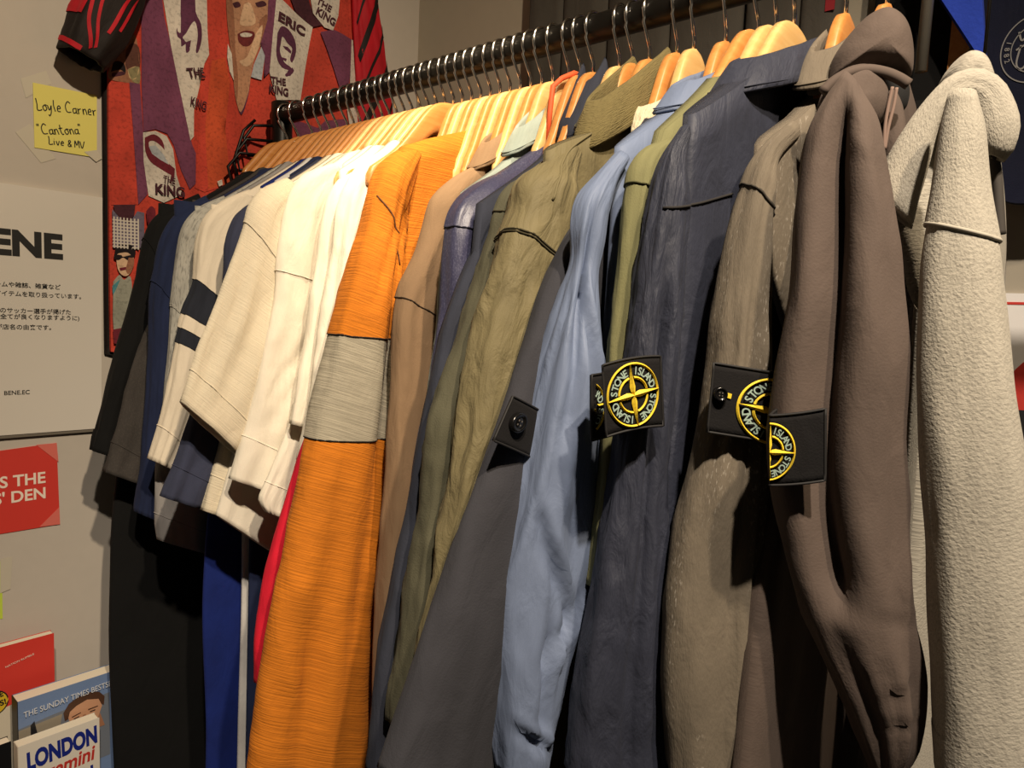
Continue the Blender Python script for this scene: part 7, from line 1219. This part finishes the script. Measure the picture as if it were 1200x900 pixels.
e0, e1 = np.array(b4[3]), np.array(b4[1])
MB().tube([(a, 0.236, b) for a, b in (e0*(1-t)+e1*t for t in np.linspace(0, 1, 8))], 0.0022, 6).obj('edge_binding', fabric('blue_binding', '1c2f86', 0.9), sc, True)
bd = FLAT['board']; board = tag(MB().box((bd[0][0], 0.262, 1.60), (bd[1][0]+0.004, 0.268, 2.1)).obj('wooden_batten', M_WOOD_AMBER, loc=(bd[0][0], 0.265, 1.6)), 'narrow wooden batten behind the blue scarf', 'batten')
cj = FLAT['crest_jersey']; F_DEEPNAVY = fabric('deep_navy_jersey', '0b0f24', 0.9, 0.1)
jr = root('navy_jersey', 'deep navy jersey with a pale round crest at the right edge of view', 'jersey', (1.0, 0.25, 1.9))
back_poly('jersey_body', catmull(np.array(cj[:6]), 40).tolist()+cj[6:], 0.262, 0.012, F_DEEPNAVY, jr)
cr_ = FLAT['crest']; c0 = np.array(cr_[0]); rx = abs(cr_[1][0]-c0[0]); rz = abs(cr_[2][1]-c0[1]); mb = MB()
fc = lambda a, b, off=0.0: (c0[0]+rx*a, 0.2495-off, c0[1]+rz*b)
for R, w in ((1.0, 0.035), (0.70, 0.03)):
    strip(mb, fc, [(R*math.cos(q), R*math.sin(q)) for q in np.linspace(0, 2*PI, 61)], w, 0.0004)
for word, q0, q1 in (('1882', 205, 155),):
    for i, chh in enumerate(word):
        q = math.radians(q0+(q1-q0)*(3-i+0.5)/4) if False else math.radians(155+(205-155)*(i+0.5)/4)
        v, f, w, w0 = text_shape(chh, 0.01); ca, sa = math.cos(q+PI/2), math.sin(q+PI/2)
        mb.add([fc(0.9*math.cos(q)+(a-(w+w0)/2)*0.16*ca-b*0.16*sa, 0.9*math.sin(q)+(a-(w+w0)/2)*0.16*sa+b*0.16*ca, 0.0004) for a, b in v], f)
for pts in ([(-0.52, 0.55), (-0.40, 0.28), (-0.18, 0.50), (-0.12, 0.22), (-0.40, 0.10), (-0.55, 0.02)], [(-0.42, 0.15), (-0.50, -0.35), (-0.40, -0.55), (-0.25, -0.50), (-0.20, -0.2), (-0.22, 0.05)], [(-0.2, -0.45), (0.05, -0.5), (0.2, -0.1), (0.1, 0.3), (-0.05, 0.1), (0.0, -0.2)]):
    strip(mb, fc, [tuple(p) for p in catmull(np.array(pts), 24)], 0.055, 0.0004)
mb.obj('crest', plain('crest_silver', '7d7b78', 0.7), jr)
wp = FLAT['white_poster']; wpr = tag(back_poly('white_sign', [wp[0], wp[1], (wp[1][0], wp[2][1]), (wp[0][0], wp[2][1])], 0.3045, 0.003, plain('bright_white_card', 'f2eeea', 0.6), loc=(wp[0][0], 0.3, wp[0][1])), 'white sign with a thin red line half hidden behind the grey hoodie', 'sign')
back_poly('red_line', [wp[0][0:1]+(wp[3][1],), (wp[1][0], wp[3][1]), (wp[1][0], wp[4][1]), (wp[0][0], wp[4][1])], 0.3013, 0.0004, M_REDCARD, wpr)
cx_, cz_ = wp[6][0]+0.03, wp[6][1]-0.035
back_poly('red_shape', [(cx_+0.042*math.cos(q), cz_+0.042*math.sin(q)) for q in np.linspace(0, 2*PI, 30)[:-1]], 0.3013, 0.0004, M_REDCARD, wpr)
back_poly('black_shape', [(cx_-0.045, cz_-0.02), (cx_+0.04, cz_-0.015), (cx_+0.04, cz_-0.06), (cx_-0.03, cz_-0.06)], 0.3007, 0.0004, M_INK, wpr)
